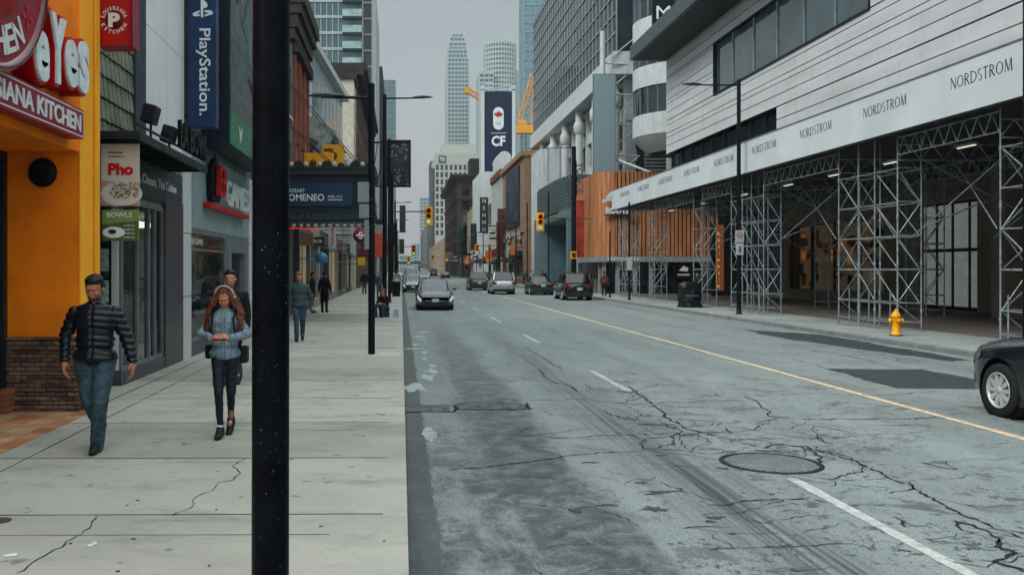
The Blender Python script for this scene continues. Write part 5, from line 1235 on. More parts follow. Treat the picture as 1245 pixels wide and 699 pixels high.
# ================================================================= right side buildings
WOOD = None
def wood_mat():
    m = D.materials.new('cedar_boards'); nt, out = nodes_of(m); b = N(nt, 'ShaderNodeBsdfPrincipled', Roughness=.6); nt.links.new(b.outputs[0], out.inputs[0])
    p = pos(nt, (1, 1, .08)); n = noi(nt, p, 6, 5, .6); c = ramp(nt, n, [(.25, lin('#814a2a')), (.5, lin('#a86a40')), (.75, lin('#c08c5c'))]); nt.links.new(c, b.inputs['Base Color'])
    return m
WOOD = wood_mat()
T = thing('timber_building', 'timber clad store building with rounded corner and shop canopy', 'building', (17.5, 70, PAVE))
m = MB(); x0, y0, y1, z0, z1 = 14.6, 67, 77, 2.9, 9.2
pl = [(x0+8.4-.3*i, y0) for i in range(24)]
R_ = 1.2
pl = []
x = 23.5
while x > x0+R_: pl.append((x, y0)); x -= .3
for i in range(7): a = -pi/2-pi/2*i/6; pl.append((x0+R_+R_*math.cos(a), y0+R_+R_*math.sin(a)))
y = y0+R_+.3
while y < y1: pl.append((x0, y)); y += .3
for (ax, ay), (bx, by) in zip(pl, pl[1:]):
    d = Vector((bx-ax, by-ay, 0)); L = d.length; d.normalize(); n_ = Vector((d.y, -d.x, 0)); k = random.uniform(0, .025)
    c_ = Vector(((ax+bx)/2, (ay+by)/2, (z0+z1)/2))
    if n_.dot(Vector((18, 72, 0))-Vector((c_.x, c_.y, 0))) > 0: n_ = -n_
    m.obox(c_+n_*k, d*(L/2-(.045 if by == y0 and ay == y0 else .008)), n_*.03, UZ*(z1-z0)/2)
m.build('timber_cladding', WOOD, T)
m = MB(); m.prism([(23.4, y0+.06), (x0+R_, y0+.06), (x0+.35, y0+.4), (x0+.06, y0+R_), (x0+.06, y1), (23.4, y1)], (0, 0, z0+.01), UX, UY, UZ, z1-z0-.05); m.build('core', mat('core_dark', ''), T)
m = MB(); m.box(14.4, 23.4, 66.7, 77, 2.5, 2.88); m.build('canopy', mat('canopy_grey', '#8a9294', .5), T)
m = MB(); m.text('TED BAKER', (16.4, 66.69, 2.72), UX, UZ, w=2.6, h=.26, d=.03, bold=.03); m.build('lettering', OFFW, T)
m = MB(); m.box(15, 23.4, 67.3, 77, PAVE, 2.5); m.build('ground_wall', DGLASS, T)
m = MB()
for x in (14.9, 15.9, 17.2, 18.4): m.box(x, x+.25, 67.0, 67.28, PAVE, 2.5)
m.box(14.85, 15.0, 68, 68.3, PAVE, 2.5); m.build('pilaster', mat('canopy_grey', ''), T)
T2 = thing('outfitter_sign', 'white beaver shaped sign with white serif lettering at the timber corner', 'sign', (15.6, 66.5, 6.2))
m = MB(); m.text('ROOTS', (15.9, 66.6, 6.28), UX, UZ, w=1.7, h=.5, d=.06, bold=.05); m.build('lettering', OFFW, T2)
m = MB(); m.prism([(-.9, .0), (-.6, .45), (-.1, .75), (.3, .6), (.6, .2), (.5, -.25), (-.2, -.3), (-.5, -.1), (-1.1, -.25), (-1.15, -.05)], (15.9, 66.65, 7.1), UX, UZ, -UY, .08); m.build('animal_emblem', OFFW, T2)
m = MB(); m.box(15.0, 16.8, 66.66, 66.96, 5.9, 5.98); m.build('bracket', DARKM, T2)
T2 = thing('outfitter_sign', 'small black square sign with white emblem on the timber wall under the canopy', 'sign', (19, 66.9, 1))
MB().box(20.1, 21.6, 66.85, 66.95, 1.25, 2.45).build('board', BLK, T2); m = MB(); m.prism([(-.35, -.1), (0, .25), (.35, .1), (.3, -.15)], (20.85, 66.85, 1.95), UX, UZ, -UY, .02); m.box(20.4, 21.3, 66.83, 66.85, 1.5, 1.6); m.build('emblem', OFFW, T2)
# blue grey shop with mesh box
T = thing('blue_grey_shop', 'blue grey shop building with curved metal mesh box above a deep open entrance', 'building', (17, 88, PAVE))
BG = mat('blue_grey_panel', '#63777b', .5, var=.12); MESH = brick('metal_mesh', '#3f5653', '#4c6662', '#1c2a2a', bw=.3, bh=.3, ms=.05, off=.5, bump=.8)
m = MB(); pts = [(13.7, 79)]+[(14.9-1.6*math.sin(t*pi/2), 97+2*t) for t in ()]
m.prism([(22, 79), (15.0, 79), (14.6, 80), (14.3, 84), (14.3, 94), (14.7, 98), (22, 98)], (0, 0, 7.2), UX, UY, UZ, 3.0); m.build('mesh_box', MESH, T)
m = MB(); m.box(14.4, 22, 78.9, 98, 6.5, 7.19); m.box(14.4, 15.4, 95, 98, PAVE, 6.5); m.box(14.5, 15.3, 78.9, 79.6, PAVE, 6.5); m.box(18, 22, 79, 98, PAVE, 6.5); m.build('panel_wall', BG, T)
m = MB(); m.box(14.38, 14.42, 79.4, 97.9, 6.6, 6.7); m.box(14.9, 18, 84, 84.1, 3, 3.05); m.build('trim', GREYM, T)
m = MB(); m.box(15.4, 18, 94.9, 95, PAVE, 6.5); m.build('back_wall', mat('recess_wall', '#52707a', .5, var=.2, vs=.7), T)
m = MB(); m.box(15.3, 18, 83, 83.4, PAVE, 1.6); m.build('display_plinth', GREYM, T)
for i, (x, mt, lab) in enumerate(((15.9, RED, 'red dress form raised in the deep shop entrance'), (17.3, OFFW, 'white twisted dress form raised in the deep shop entrance'))):
    m = MB(); c_ = (x, 83.2, 1.6); m.lathe(c_, [(0, .28), (.4, .2), (1.1, .1 if i == 0 else .22), (1.5, .13), (1.9, .2), (2.2, .1), (2.3, .001)], n=14); 
    if i: m.X = Matrix.Translation((x+.25, 83.2, 1.6)) @ Matrix.Rotation(.25, 4, 'Y'); m.lathe((0, 0, 0), [(0, .2), (.8, .12), (1.6, .2), (2.1, .06), (2.2, .001)], n=12)
    m.build('dress_form', mt, label=lab, cat='shop figure')
T2 = thing('red_banner', 'tall red and white upright banner by the thick signal mast', 'banner', (14.3, 72, 2.9)); MB().box(13.95, 14.55, 72, 72.1, 2.9, 7.4).build('sheet', mat('banner_red', '#9c3a2a', .5, var=.5, vs=1.2), T2); m = MB(); m.bar((13.9, 72.15, 7.4), (14.6, 72.15, 7.4), .06, .06); m.build('bracket', DARKM, T2)
# the mall: glass grid over white beams, columns and louvres
T = thing('mall_building', 'large mall building with dark gridded glass wall over white beams, round columns and louvred floors', 'building', (30, 92, PAVE))
XG = 17.0; ya, yb, zb, zt_ = 71.5, 117, 19.2, 34
MG = glassy('mall_glass', '#26343a', .06)
MB().box(XG+.06, 40, ya, yb, zb, zt_).build('glass_wall', MG, T)
m = MB(); z = zb
while z <= zt_: m.box(XG-.04, XG+.05, ya, yb, z-.05, z+.05); z += 1.55
y = ya
while y <= yb: m.box(XG-.02, XG+.052, y-.045, y+.045, zb, zt_); y += 1.5
x = XG
while x < 24: m.box(x-.045, x+.045, ya-.02, ya+.055, zb, zt_); x += 1.5
m.build('glazing_grid', mat('grid_pale', '#8e999b', .5), T)
MW = mat('mall_white', '#bcc3c3', .6, var=.08, dirt=.25)
m = MB(); m.box(XG-.35, 40, ya-.2, yb+.2, 17.6, 19.1); m.box(XG-.25, 40, ya-.1, yb+.1, 19.1, 19.14); m.box(XG-.45, 40, ya-.3, yb+.3, 17.3, 17.58); m.build('edge_beam', MW, T, bevel=.04)
MB().box(XG+1.9, 40, ya+1, yb, PAVE, 17.3).build('inner_wall', mat('core_dark', ''), T)
for i, y in enumerate((73.2, 80.5, 88, 95.5, 103, 110.5)):
    m = MB(); m.tube((XG+.3, y, PAVE), (XG+.3, y, 15.6), .36, n=18); m.lathe((XG+.3, y, 15.0), [(0, .36), (.15, .52), (.8, .56), (1.1, .50), (1.3, .36), (2.3, .36)], n=18); m.bar((XG+.3, y, 16.6), (XG+2, y, 17.1), .35, .4); m.build('round_column', MW, T)
for k, z in enumerate((4.0, 7.3, 10.6, 13.9)):
    m = MB(); m.box(XG+.95, XG+1.85, ya+1, yb, z, z+1.0); m.build('floor_beam', MW, T)
y = ya+1.1
while y < yb: m = MB(); m.box(XG+.9, XG+1.8, y, y+.75, PAVE, 17.25); m.build('pier', MW, T); y += 3.7
LV = mat('louvre_grey', '#6c7679', .5, metal=.2)
m = MB()
for z in (5.05, 8.35, 11.65, 14.95):
    for k in range(8): m.add([(XG+1.25, ya+1.2, z+k*.27), (XG+1.25, yb-.1, z+k*.27), (XG+1.5, yb-.1, z+.2+k*.27), (XG+1.5, ya+1.2, z+.2+k*.27)], [(0, 1, 2, 3)])
m.build('louvre', LV, T)
m = MB(); m.tube((XG-1.2, 71, PAVE), (XG-1.2, 71, 20.6), .2, n=14); m.build('white_mast', MW, T)
m = MB()
for k in range(5): m.tube((XG-1.1, 71, 8.5+k*2.4), (XG+1.8, 71.5, 8.5+k*2.4), .06, n=8); m.tube((XG-1.1, 71, 8.5+k*2.4), (XG+1.8, 71.5, 10.9+k*2.4), .05, n=6)
m.tube((XG-1.0, 71, 10.9), (XG+3.2, 67.8, 8.6), .1, n=8); m.build('stair_lattice', MW, T)
m = MB(); m.box(19.2, 27, 71.2, 71.4, 8, 12.4)
for k in range(16): m.box(19.1, 27, 71.0, 71.15, 8+k*.28, 8.13+k*.28)
m.build('side_louvre', LV, T)
T2 = thing('blank_billboard', 'blank pale teal billboard panel standing in front of the mall columns', 'billboard', (15.6, 72, 9)); 
m = MB(); m.box(14.9, 16.55, 70.0, 70.3, 9.0, 17.0); m.build('panel', mat('blank_teal', '#7b8f93', .5, var=.05), T2, bevel=.02)
m = MB(); m.box(14.86, 14.9, 70, 70.32, 9, 17); m.box(16.55, 16.6, 70, 70.32, 9, 17); m.box(14.86, 16.6, 70, 70.32, 17, 17.06); m.bar((15.2, 70.45, 8.8), (15.2, 70.45, 16.5), .12, .12); m.bar((16.2, 70.45, 8.8), (16.2, 70.45, 16.5), .12, .12); m.bar((15.2, 70.45, 16), (17, 73, 16), .1, .1); m.build('frame', GREYM, T2)
# round office tower with bands
T = thing('round_tower', 'white and dark banded round corner tower above the department store roof', 'building', (20.2, 67, 9))
def ring(m, cx, cy, r, z0, z1, r2=None, n=64): r2 = r2 or r; m.lathe((cx, cy, 0), [(z0, r), (z1, r2)], n=n); m.lathe((cx, cy, 0), [(z0, .01), (z0, r)], n=n, smooth=False); m.lathe((cx, cy, 0), [(z1, r2), (z1, .01)], n=n, smooth=False)
cx_, cy_, rr = 20.3, 64.5, 3.7
m = MB(); 
for k in range(5): z = 11.3+k*3.35; ring(m, cx_, cy_, rr, z, z+1.45)
m.lathe((cx_, cy_, 0), [(10.2, 2.6), (10.7, 3.2), (11.29, rr)], n=40)
m.build('white_band', MW, T)
m = MB(); ring(m, cx_, cy_, rr-.12, 11.4, 28); m.build('band_window', glassy('band_glass', '#1d2b33', .05), T)
m = MB()
for i in range(26):
    a = 2*pi*i/26; m.box(cx_+(rr-.1)*math.cos(a)-.05, cx_+(rr-.1)*math.cos(a)+.05, cy_+(rr-.1)*math.sin(a)-.05, cy_+(rr-.1)*math.sin(a)+.05, 11.4, 28)
m.build('window_frame', GREYM, T)
m = MB(); m.box(20.5, 32, 60.5, 70, 9.5, 30); m.build('tower_core', MW, T)
T2 = thing('letter_sign', 'black square projecting sign with white letter M high on the round tower', 'sign', (17.4, 58.9, 17.5)); MB().box(16.55, 18.0, 59.6, 59.8, 18.05, 20.2).build('box', BLK, T2); m = MB(); m.text('M', (17.25, 59.59, 18.85), UX, UZ, w=.9, h=.85, d=.02); m.build('lettering', OFFW, T2); m = MB(); m.bar((17.5, 59.8, 19.5), (17.9, 61.5, 19.5), .1, .1); m.build('bracket', DARKM, T2)
# further right row
TAN = brick('tan_brick', '#8d6f52', '#9b7d5e', '#6a5a48'); 
T = block('white_block', 'plain white block between the mall columns and the tan billboard building', 'building', 15.5, 24, 99, 108, 15.2, MW, side='R')
m = MB()
for i in range(7): m.box(15.38, 15.5, 99.5+i*1.25, 99.62+i*1.25, 7, 15.4); 
for i in range(6): m.box(15.9+i*1.3, 16.0+i*1.3, 98.9, 99, 5, 15.4)
m.build('rib', MW, T)
T = block('tan_building', 'tan building with a giant dark poster and ornate shop level', 'building', 14.7, 24, 108.2, 131, 15.5, TAN, grid(.5, 22, 6, 2.2, PAVE+.4, 5.2, 1, 3.8), side='R', rows=1)
m = MB(); m.box(14.3, 24, 108, 131.2, 15.5, 16.1); m.box(14.5, 14.7, 108.2, 131, 6.4, 6.8); m.build('cornice', mat('tan_trim', '#8b7559', .7), T)
MB().box(14.5, 14.68, 112, 126, 7.4, 14.8).build('giant_poster', mat('poster_dark', '#1c2c3a', .4, var=.8, vs=.35), T)
m = MB(); rn = random.Random(14)
for i in range(14): y, z = rn.uniform(109, 130), rn.uniform(5.4, 6.5); m.ell((14.5, y, z), (.2, .6, .4), 8, 6)
m.build('carved_ornament', mat('carved_pale', '#7e8280', .7), T)
DKB = mat('dark_facade', '#2c3234', .6, dirt=.2); CRM = mat('cream_stone', '#aaa28c', .8, dirt=.35)
T = block('pier_building', 'dark glazed building with white piers and dull red cornice left of the tan building', 'building', 14.8, 24, 131.5, 145.8, 15.5, DKB, grid(.6, 13.8, 5, 2.0, 5.5, 15, 3, 2.7)+grid(.5, 13.8, 3, 3.2, .5, 4.4, 1, 3.2), side='R', frame=MW)
m = MB(); m.box(14.3, 24, 131.3, 146, 15.5, 16.5); m.box(14.4, 14.8, 131.5, 145.8, 4.7, 5.1); m.build('cornice', mat('dull_red_stone', '#6d2f28', .7), T)
m = MB()
for k in range(6): m.box(14.5, 14.8, 131.6+k*2.78, 132.1+k*2.78, PAVE, 15.5)
m.build('pier', MW, T)
T = block('dark_block', 'narrow near black block squeezed between white piers and the white office front', 'building', 15.0, 24, 146, 156, 13, BB, grid(.5, 9.6, 3, 1.8, 5, 12.5, 2, 2.2), side='R')
T = block('white_office', 'white office front with thin dark windows beyond the near black block', 'building', 14.3, 26, 158.4, 178, 19, MW, grid(.6, 19, 6, 1.7, 5, 18, 4, 2.2), side='R', frame=CORN)
m = MB()
for k in range(7): m.box(14.0, 14.3, 158.5+k*3.15, 159+k*3.15, 4.6, 19.3)
m.box(13.6, 14.3, 158.4, 178, 4.0, 4.6); m.build('pilaster', MW, T)
T = block('cream_block', 'cream stone block with bay windows beyond the white office front', 'building', 14.4, 26, 178.3, 191, 15, CRM, grid(.5, 12.2, 4, 1.7, 5, 14.4, 3, 2.1), side='R')
m = MB()
for k in range(2): m.box(13.7, 14.4, 180+k*5.4, 183.2+k*5.4, 5.2, 13.6)
m.build('bay', CRM, T)
m = MB(); m.box(14.0, 26, 178.1, 191.1, 15, 15.7); m.build('cornice', CORN, T)
T = block('brown_walkup', 'brown walk up block with fire escape before the dark brick corner building', 'building', 14.6, 26, 191.3, 209, 12.5, BB, grid(.5, 17, 5, 1.8, 5, 12, 2, 2.2), side='R')
m = MB()
for z in (5, 8.2, 11.2):
    m.box(13.6, 14.6, 194, 204, z, z+.12); m.box(13.6, 13.66, 194, 204, z+.9, z+.98); m.bar((14.1, 195, z-3.1), (14.1, 202, z), .5, .1)
m.build('fire_escape', BLK, T)
T = block('grey_walkup', 'grey rendered block touching the brown walk up block', 'building', 14.2, 26, 209.3, 234, 14.5, mat('block_grey', ''), grid(.5, 24, 6, 2.0, 5, 14, 3, 2.0), side='R', frame=MW)
T = block('white_stone_building', 'narrow white stone building with arched top near the tall blue billboard', 'building', 16, 18.3, 150.4, 158, 20.4, MW, grid(.5, 7, 3, 1.3, 5, 19, 5, 1.9), side='R')
m = MB(); m.lathe((17.15, 150.35, 20.38), [(0, .01), (0, 1.15), (7.5, 1.15)], axis=(0, 1, 0), n=28, smooth=False); m.build('arched_top', MW, T)
T = block('dark_brick_hotel', 'old dark red brick corner building with heavy projecting cornice', 'building', 14.4, 30, 235, 300, 25, BB, grid(1, 64, 12, 2.4, 6, 24, 5, 2.4), grid(.4, 15.4, 4, 2.2, 6, 24, 5, 2.4), side='R', frame=CORN)
m = MB(); m.box(13.2, 30, 233.8, 300, 25, 25.8); m.box(12.8, 30, 233.4, 300, 25.81, 26.4); m.box(14.1, 30, 234.6, 300, 19.8, 20.3); m.build('cornice', CORN, T)
m = MB(); m.box(18, 26, 238, 246, 26.4, 31); m.box(27, 30, 238, 242, 26.4, 30); m.build('roof_plant', DARKM, T)
# vertical theatre sign letters etc.
for i, (x0, x1, Y, z0, z1, c_, lab) in enumerate(((13.2, 14.6, 152, 8, 14, '#1a2023', 'black upright sign board with pale letters on the far right row'), (13.6, 14.7, 128, 3.6, 10.5, '#55281f', 'dull red upright sign on the far right row'), (13.0, 14.6, 140, 3.5, 4.8, '#b8541e', 'orange box sign above the far right pavement'), (12.6, 14.2, 200, 5, 11, '#2f3d44', 'slate upright sign far down on the right'), (13.1, 14.7, 110, 3.2, 4.2, '#20272a', 'black shop sign under the tan building'))):
    t = thing('hanging_sign', lab, 'sign', ((x0+x1)/2, Y, z0)); MB().box(x0, x1, Y, Y+.25, z0, z1).build('board', mat('sign_'+c_, c_, .5), t, bevel=.02)
    m = MB(); n = max(1, int((z1-z0)/1.1))
    for k in range(n): m.text(random.choice('OEHNU'), ((x0+x1)/2, Y-.01, z0+(z1-z0)*(k+.5)/n), UX, UZ, h=.6, d=.01) if i in (0,) else None
    if m.v: m.build('lettering', OFFW, t)
    m = MB(); m.bar((x1, Y+.12, z1-.2), (x1+.3, Y+.12, z1-.2), .08, .08); m.build('bracket', DARKM, t)
# tall lit blue billboard on a roof frame
T = thing('blue_billboard', 'tall dark blue billboard with red maple leaf and white CF letters in a white frame', 'billboard', (17.5, 164, 18))
Yb = 164.5
MB().box(15.1, 20.1, Yb, Yb+.3, 17, 34.2).build('panel', mat('billboard_navy', '#0c2038', .4, var=.15, vs=.3), T)
m = MB(); m.box(14.5, 15.08, Yb-.15, Yb+4, 15, 35.6); m.box(20.12, 20.7, Yb-.15, Yb+4, 15, 35.6); m.box(15.08, 20.12, Yb+1, Yb+3.8, 15, 34); 
for z in (34.4, 35.4): m.box(14.5, 20.7, Yb-.15, Yb+.1, z, z+.18)
m.bar((14.6, Yb, 34.5), (20.6, Yb, 35.4), .12, .12); m.build('frame', MW, T)
m = MB(); pill = []
for i in range(12): a = pi*i/11; pill.append((.95*math.cos(a), 1.1+.95*math.sin(a)))
for i in range(12): a = pi+pi*i/11; pill.append((.95*math.cos(a), -1.1+.95*math.sin(a)))
m.prism(pill, (17.65, Yb, 29.3), UX, UZ, -UY, .04); m.box(16.2, 19.1, Yb-.04, Yb, 26.6, 26.68); m.build('white_badge', OFFW, T)
leaf = [(0, 1), (.18, .65), (.4, .78), (.34, .35), (.62, .6), (.68, .45), (.98, .5), (.86, .25), (1, .12), (.5, -.25), (.55, -.4), (.05, -.3), (.04, -.7), (-.04, -.7), (-.05, -.3), (-.55, -.4), (-.5, -.25), (-1, .12), (-.86, .25), (-.98, .5), (-.68, .45), (-.62, .6), (-.34, .35), (-.4, .78), (-.18, .65)]
m = MB(); m.prism([(u*.8, v*.8) for u, v in leaf], (17.65, Yb-.04, 29.9), UX, UZ, -UY, .03); m.build('maple_leaf', mat('leaf_red', '#a81c1c', .4), T)
m = MB()
for k, (dx, dz) in enumerate(((-.35, 0), (0, 0), (.35, 0), (-.17, -.2), (.17, -.2))): m.lathe((17.65+dx, Yb-.045, 28.5+dz), [(0, .16), (.01, .16), (.01, .12), (0, .12)], axis=(0, -1, 0), n=12)
m.build('ring_mark', GREYM, T)
m = MB(); m.text('CF', (17.65, Yb-.02, 25.2), UX, UZ, w=2.5, h=1.9, d=.03, bold=.035); m.text('HOME OF', (17.65, Yb-.02, 21.6), UX, UZ, w=1.6, h=.3, d=.03); m.text('TEAM CANADA', (17.65, Yb-.02, 21.0), UX, UZ, w=2.6, h=.34, d=.03); m.build('lettering', OFFW, T)
m = MB()
for k in range(3):
    P = [(15.2+4.8*i/16, 17.6+k*.35+2.2*(i/16)**1.6) for i in range(17)]
    for (a, b), (c_, d) in zip(P, P[1:]): m.add([(a, Yb-.015, b), (c_, Yb-.015, d), (c_, Yb-.015, d+.07), (a, Yb-.015, b+.07)], [(0, 1, 2, 3)])
m.build('light_streak', mat('streak_blue', '#5f86a8', .4), T)
# ================================================================= distance
T = thing('bank_building', 'pale concrete office block with rows of small dark windows below the far towers', 'building', (31, 520, PAVE))
Y0 = 500; x0, x1 = 18.6, 44; zt = 66
hl = grid(0, x1-x0, 10, 1.55, 20, 60, 10, 2.9)
m = MB(); m.facade((x0, Y0, 0), UX, x1-x0, PAVE, zt, hl, .6, -UY); m.facade((x0, Y0, 0), UY, 60, PAVE, zt, [], .5, -UX); m.box(x0+.1, x1, Y0+.7, Y0+60, PAVE, zt-.1); m.build('wall', mat('bank_concrete', '#a3a79f', .7, var=.05), T)
winset(T, (x0, Y0, 0), UX, -UY, hl, depth=.6, sill=False, rows=1, frame=CORN)
m = MB(); m.box(x0+4, x1-2, Y0+8, Y0+40, zt, zt+6); m.build('roof_storey', mat('bank_concrete', ''), T)
m = MB(); m.box(x0+2, x0+6, Y0-.3, Y0-.05, 60.5, 64.5); m.build('green_logo_panel', mat('logo_green', '#1f5a3c'), T); m = MB(); m.text('TD', (x0+4, Y0-.32, 62.5), UX, UZ, w=2.8, h=2, d=.05, bold=.03); m.build('lettering', OFFW, T)
MB().box(x0-1.9, x0-.05, Y0+3, Y0+50, PAVE, 58).build('side_slab', mat('side_dark', '#39444a', .6), T)
# tall slim tower
def px_x(px, Y): return (px-CX)/F*Y
def px_z(py, Y): return CZ+(CY-py)/F*Y
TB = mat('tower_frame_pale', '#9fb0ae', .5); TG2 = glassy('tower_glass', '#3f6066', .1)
def tiers(name, label, Y, tl, dpt=30, fh=4.2, mull=3.6, glass=None, band=None, bt=1.5, mw=.7, cyl=False):
    T = thing(name, label, 'building', (px_x((tl[0][0]+tl[0][1])/2, Y), Y, PAVE)); g, f_ = MB(), MB(); glass = glass or TG2; band = band or TB
    for k, (a, b, top, zb_) in enumerate(tl):
        x0, x1, z1, z0 = px_x(a, Y), px_x(b, Y), px_z(top, Y), (PAVE if zb_ is None else px_z(zb_, Y)); y0 = Y+k*3
        if cyl:
            c_ = ((x0+x1)/2, y0+(x1-x0)/2, 0); r = (x1-x0)/2; g.lathe(c_, [(z0, r), (z1, r), (z1, .1)], n=36); z = z1
            while z > max(z0, z1-120): f_.lathe(c_, [(z-bt, r+.02), (z-bt, r+.4), (z, r+.4), (z, r+.02)], n=36, smooth=False); z -= fh
            for i in range(36): an = 2*pi*i/36; px_, py_ = c_[0]+(r+.2)*math.cos(an), c_[1]+(r+.2)*math.sin(an); f_.box(px_-mw/2, px_+mw/2, py_-mw/2, py_+mw/2, z0, z1)
        else:
            g.box(x0, x1, y0, y0+dpt, z0, z1); z = z1
            while z > z0+fh: f_.box(x0-.3, x1+.3, y0-.3, y0+dpt+.3, z-bt, z); z -= fh
            n = max(2, int((x1-x0)/mull))
            for i in range(n+1): x = x0+(x1-x0)*i/n; f_.box(x-mw/2, x+mw/2, y0-.7, y0-.31, z0, z1)
            n = 6
            for i in range(n+1):
                y = y0+dpt*i/n; f_.box(x0-.7, x0-.31, y-mw/2, y+mw/2, z0, z1)
    g.build('glass_wall', glass, T); f_.build('facade_frame', band, T); return T
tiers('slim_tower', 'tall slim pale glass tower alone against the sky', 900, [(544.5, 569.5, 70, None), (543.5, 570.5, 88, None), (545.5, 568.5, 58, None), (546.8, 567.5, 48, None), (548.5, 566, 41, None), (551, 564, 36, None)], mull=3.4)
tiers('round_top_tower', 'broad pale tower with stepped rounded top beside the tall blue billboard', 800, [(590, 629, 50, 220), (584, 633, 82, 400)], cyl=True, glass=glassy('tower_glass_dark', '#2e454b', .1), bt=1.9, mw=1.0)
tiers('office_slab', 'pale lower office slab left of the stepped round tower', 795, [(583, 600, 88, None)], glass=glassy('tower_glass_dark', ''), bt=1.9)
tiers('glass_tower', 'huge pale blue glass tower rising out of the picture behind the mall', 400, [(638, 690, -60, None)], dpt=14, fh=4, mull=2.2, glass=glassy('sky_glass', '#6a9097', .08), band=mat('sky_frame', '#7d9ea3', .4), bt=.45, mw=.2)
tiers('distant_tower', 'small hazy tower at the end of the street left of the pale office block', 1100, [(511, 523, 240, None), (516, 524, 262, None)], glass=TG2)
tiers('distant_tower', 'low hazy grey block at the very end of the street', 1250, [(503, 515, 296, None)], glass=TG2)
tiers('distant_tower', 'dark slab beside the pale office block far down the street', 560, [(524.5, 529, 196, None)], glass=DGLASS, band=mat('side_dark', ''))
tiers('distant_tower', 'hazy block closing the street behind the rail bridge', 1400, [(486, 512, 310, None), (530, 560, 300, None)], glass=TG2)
# cranes
CRY = mat('crane_yellow', '#d69212', .5)
def lattice(m, p, q, w_, n, r=.12):
    p, q = Vector(p), Vector(q); d = (q-p).normalized(); a = d.cross(UY).normalized() if abs(d.y) < .9 else UX; b = d.cross(a); C_ = [(1, 1), (-1, 1), (-1, -1), (1, -1)]
    P = lambda t, k: p+(q-p)*t+(a*C_[k % 4][0]+b*C_[k % 4][1])*w_/2
    for k in range(4):
        m.tube(P(0, k), P(1, k), r, n=5)
        for i in range(n): m.tube(P(i/n, k), P((i+1)/n, k+1), r*.6, n=4)
T = thing('tower_crane', 'yellow luffing crane with steep jib on a roof beside the blue billboard', 'crane', (px_x(638, 380), 380, 45))
Yc = 380; m = MB(); lattice(m, (px_x(631, Yc), Yc, px_z(150, Yc)), (px_x(648, Yc), Yc, px_z(90, Yc)), 1.5, 10, .2); m.build('jib', CRY, T)
m = MB(); lattice(m, (px_x(647, Yc), Yc, px_z(156, Yc)), (px_x(650, Yc), Yc, px_z(94, Yc)), 1.3, 9, .2); m.build('mast', CRY, T)
m = MB(); m.box(px_x(628, Yc), px_x(650, Yc), Yc-1.5, Yc+1.5, px_z(163, Yc), px_z(153, Yc)); m.box(px_x(630, Yc), px_x(640, Yc), Yc-1.2, Yc+1.2, px_z(153, Yc), px_z(147, Yc)); m.build('machinery_deck', CRY, T, bevel=.3)
m = MB(); lattice(m, (px_x(637, Yc), Yc, PAVE), (px_x(637, Yc), Yc, px_z(163, Yc)), 2, 24, .2); m.build('tower_mast', mat('mast_grey', '#5a6466'), T)
T = thing('tower_crane', 'yellow crane jib poking out left of the blue billboard', 'crane', (px_x(600, 420), 420, 45)); Yc = 420
m = MB(); lattice(m, (px_x(566, Yc), Yc, px_z(109, Yc)), (px_x(604, Yc), Yc, px_z(131, Yc)), 2, 14, .2); m.build('jib', CRY, T)
m = MB(); m.box(px_x(565, Yc), px_x(572, Yc), Yc-1, Yc+1, px_z(114, Yc), px_z(107, Yc)); m.build('counterweight', CRY, T)
m = MB(); lattice(m, (px_x(604, Yc), Yc, PAVE), (px_x(604, Yc), Yc, px_z(128, Yc)), 2, 30, .2); m.build('tower_mast', CRY, T)
# rail bridge across the far end
T = thing('rail_bridge', 'low grey rail bridge crossing the far end of the street', 'bridge', (6, 760, PAVE))
MB().box(-30, 40, 755, 762, 6.2, 8.2).build('deck', mat('bridge_grey', '#4b5659', .7), T)
m = MB(); m.box(-6, -2, 755, 762, PAVE, 6.2); m.box(14, 18, 755, 762, PAVE, 6.2); m.build('abutment', CONC, T)
block('office_row', 'long grey row of offices past the pale concrete office block', 'building', 16, 40, 562, 750, 30, mat('block_grey', ''), grid(5, 180, 14, 6, 5, 28, 5, 3), side='R')
block('shop_row', 'low shops between the dark brick corner building and the pale office block', 'building', 15.2, 40, 301, 498, 13, TAN, grid(3, 190, 16, 5, 1, 12, 2, 3), side='R')

# small signs, awnings and banners along the far right pavement
clut = [(13.5, 14.6, 112, 2.7, 3.5, '#8a9492', 'pale grey awning sign under the giant dark poster'), (13.3, 14.6, 117, 3.6, 4.6, '#5b6b4c', 'dull green projecting sign under the giant dark poster'),
 (12.9, 14.5, 134, 5.6, 8.2, '#b9b7a8', 'cream square projecting sign in front of the white piers'), (13.4, 14.5, 143, 3.2, 4.3, '#c99a30', 'yellow ochre projecting sign before the near black block'),
 (13.4, 14.8, 149, 2.8, 4.0, '#a33a26', 'brick red projecting sign on the near black block'), (12.8, 14.2, 162, 3.0, 5.2, '#2d4a6a', 'blue projecting sign on the white office front'),
 (13.0, 14.2, 170, 5.5, 10.5, '#1d2326', 'tall black projecting sign on the white office front'), (12.7, 14.2, 183, 2.8, 4.2, '#b85a3a', 'orange red projecting sign on the cream block'),
 (12.8, 14.4, 198, 3.2, 4.4, '#8f9a98', 'pale projecting sign under the fire escape'), (12.6, 14.2, 222, 3, 6, '#6a2a3a', 'wine coloured projecting sign on the grey rendered block'), (12.2, 14, 244, 4, 6.5, '#9aa5a2', 'pale sign at the foot of the dark brick corner building')]
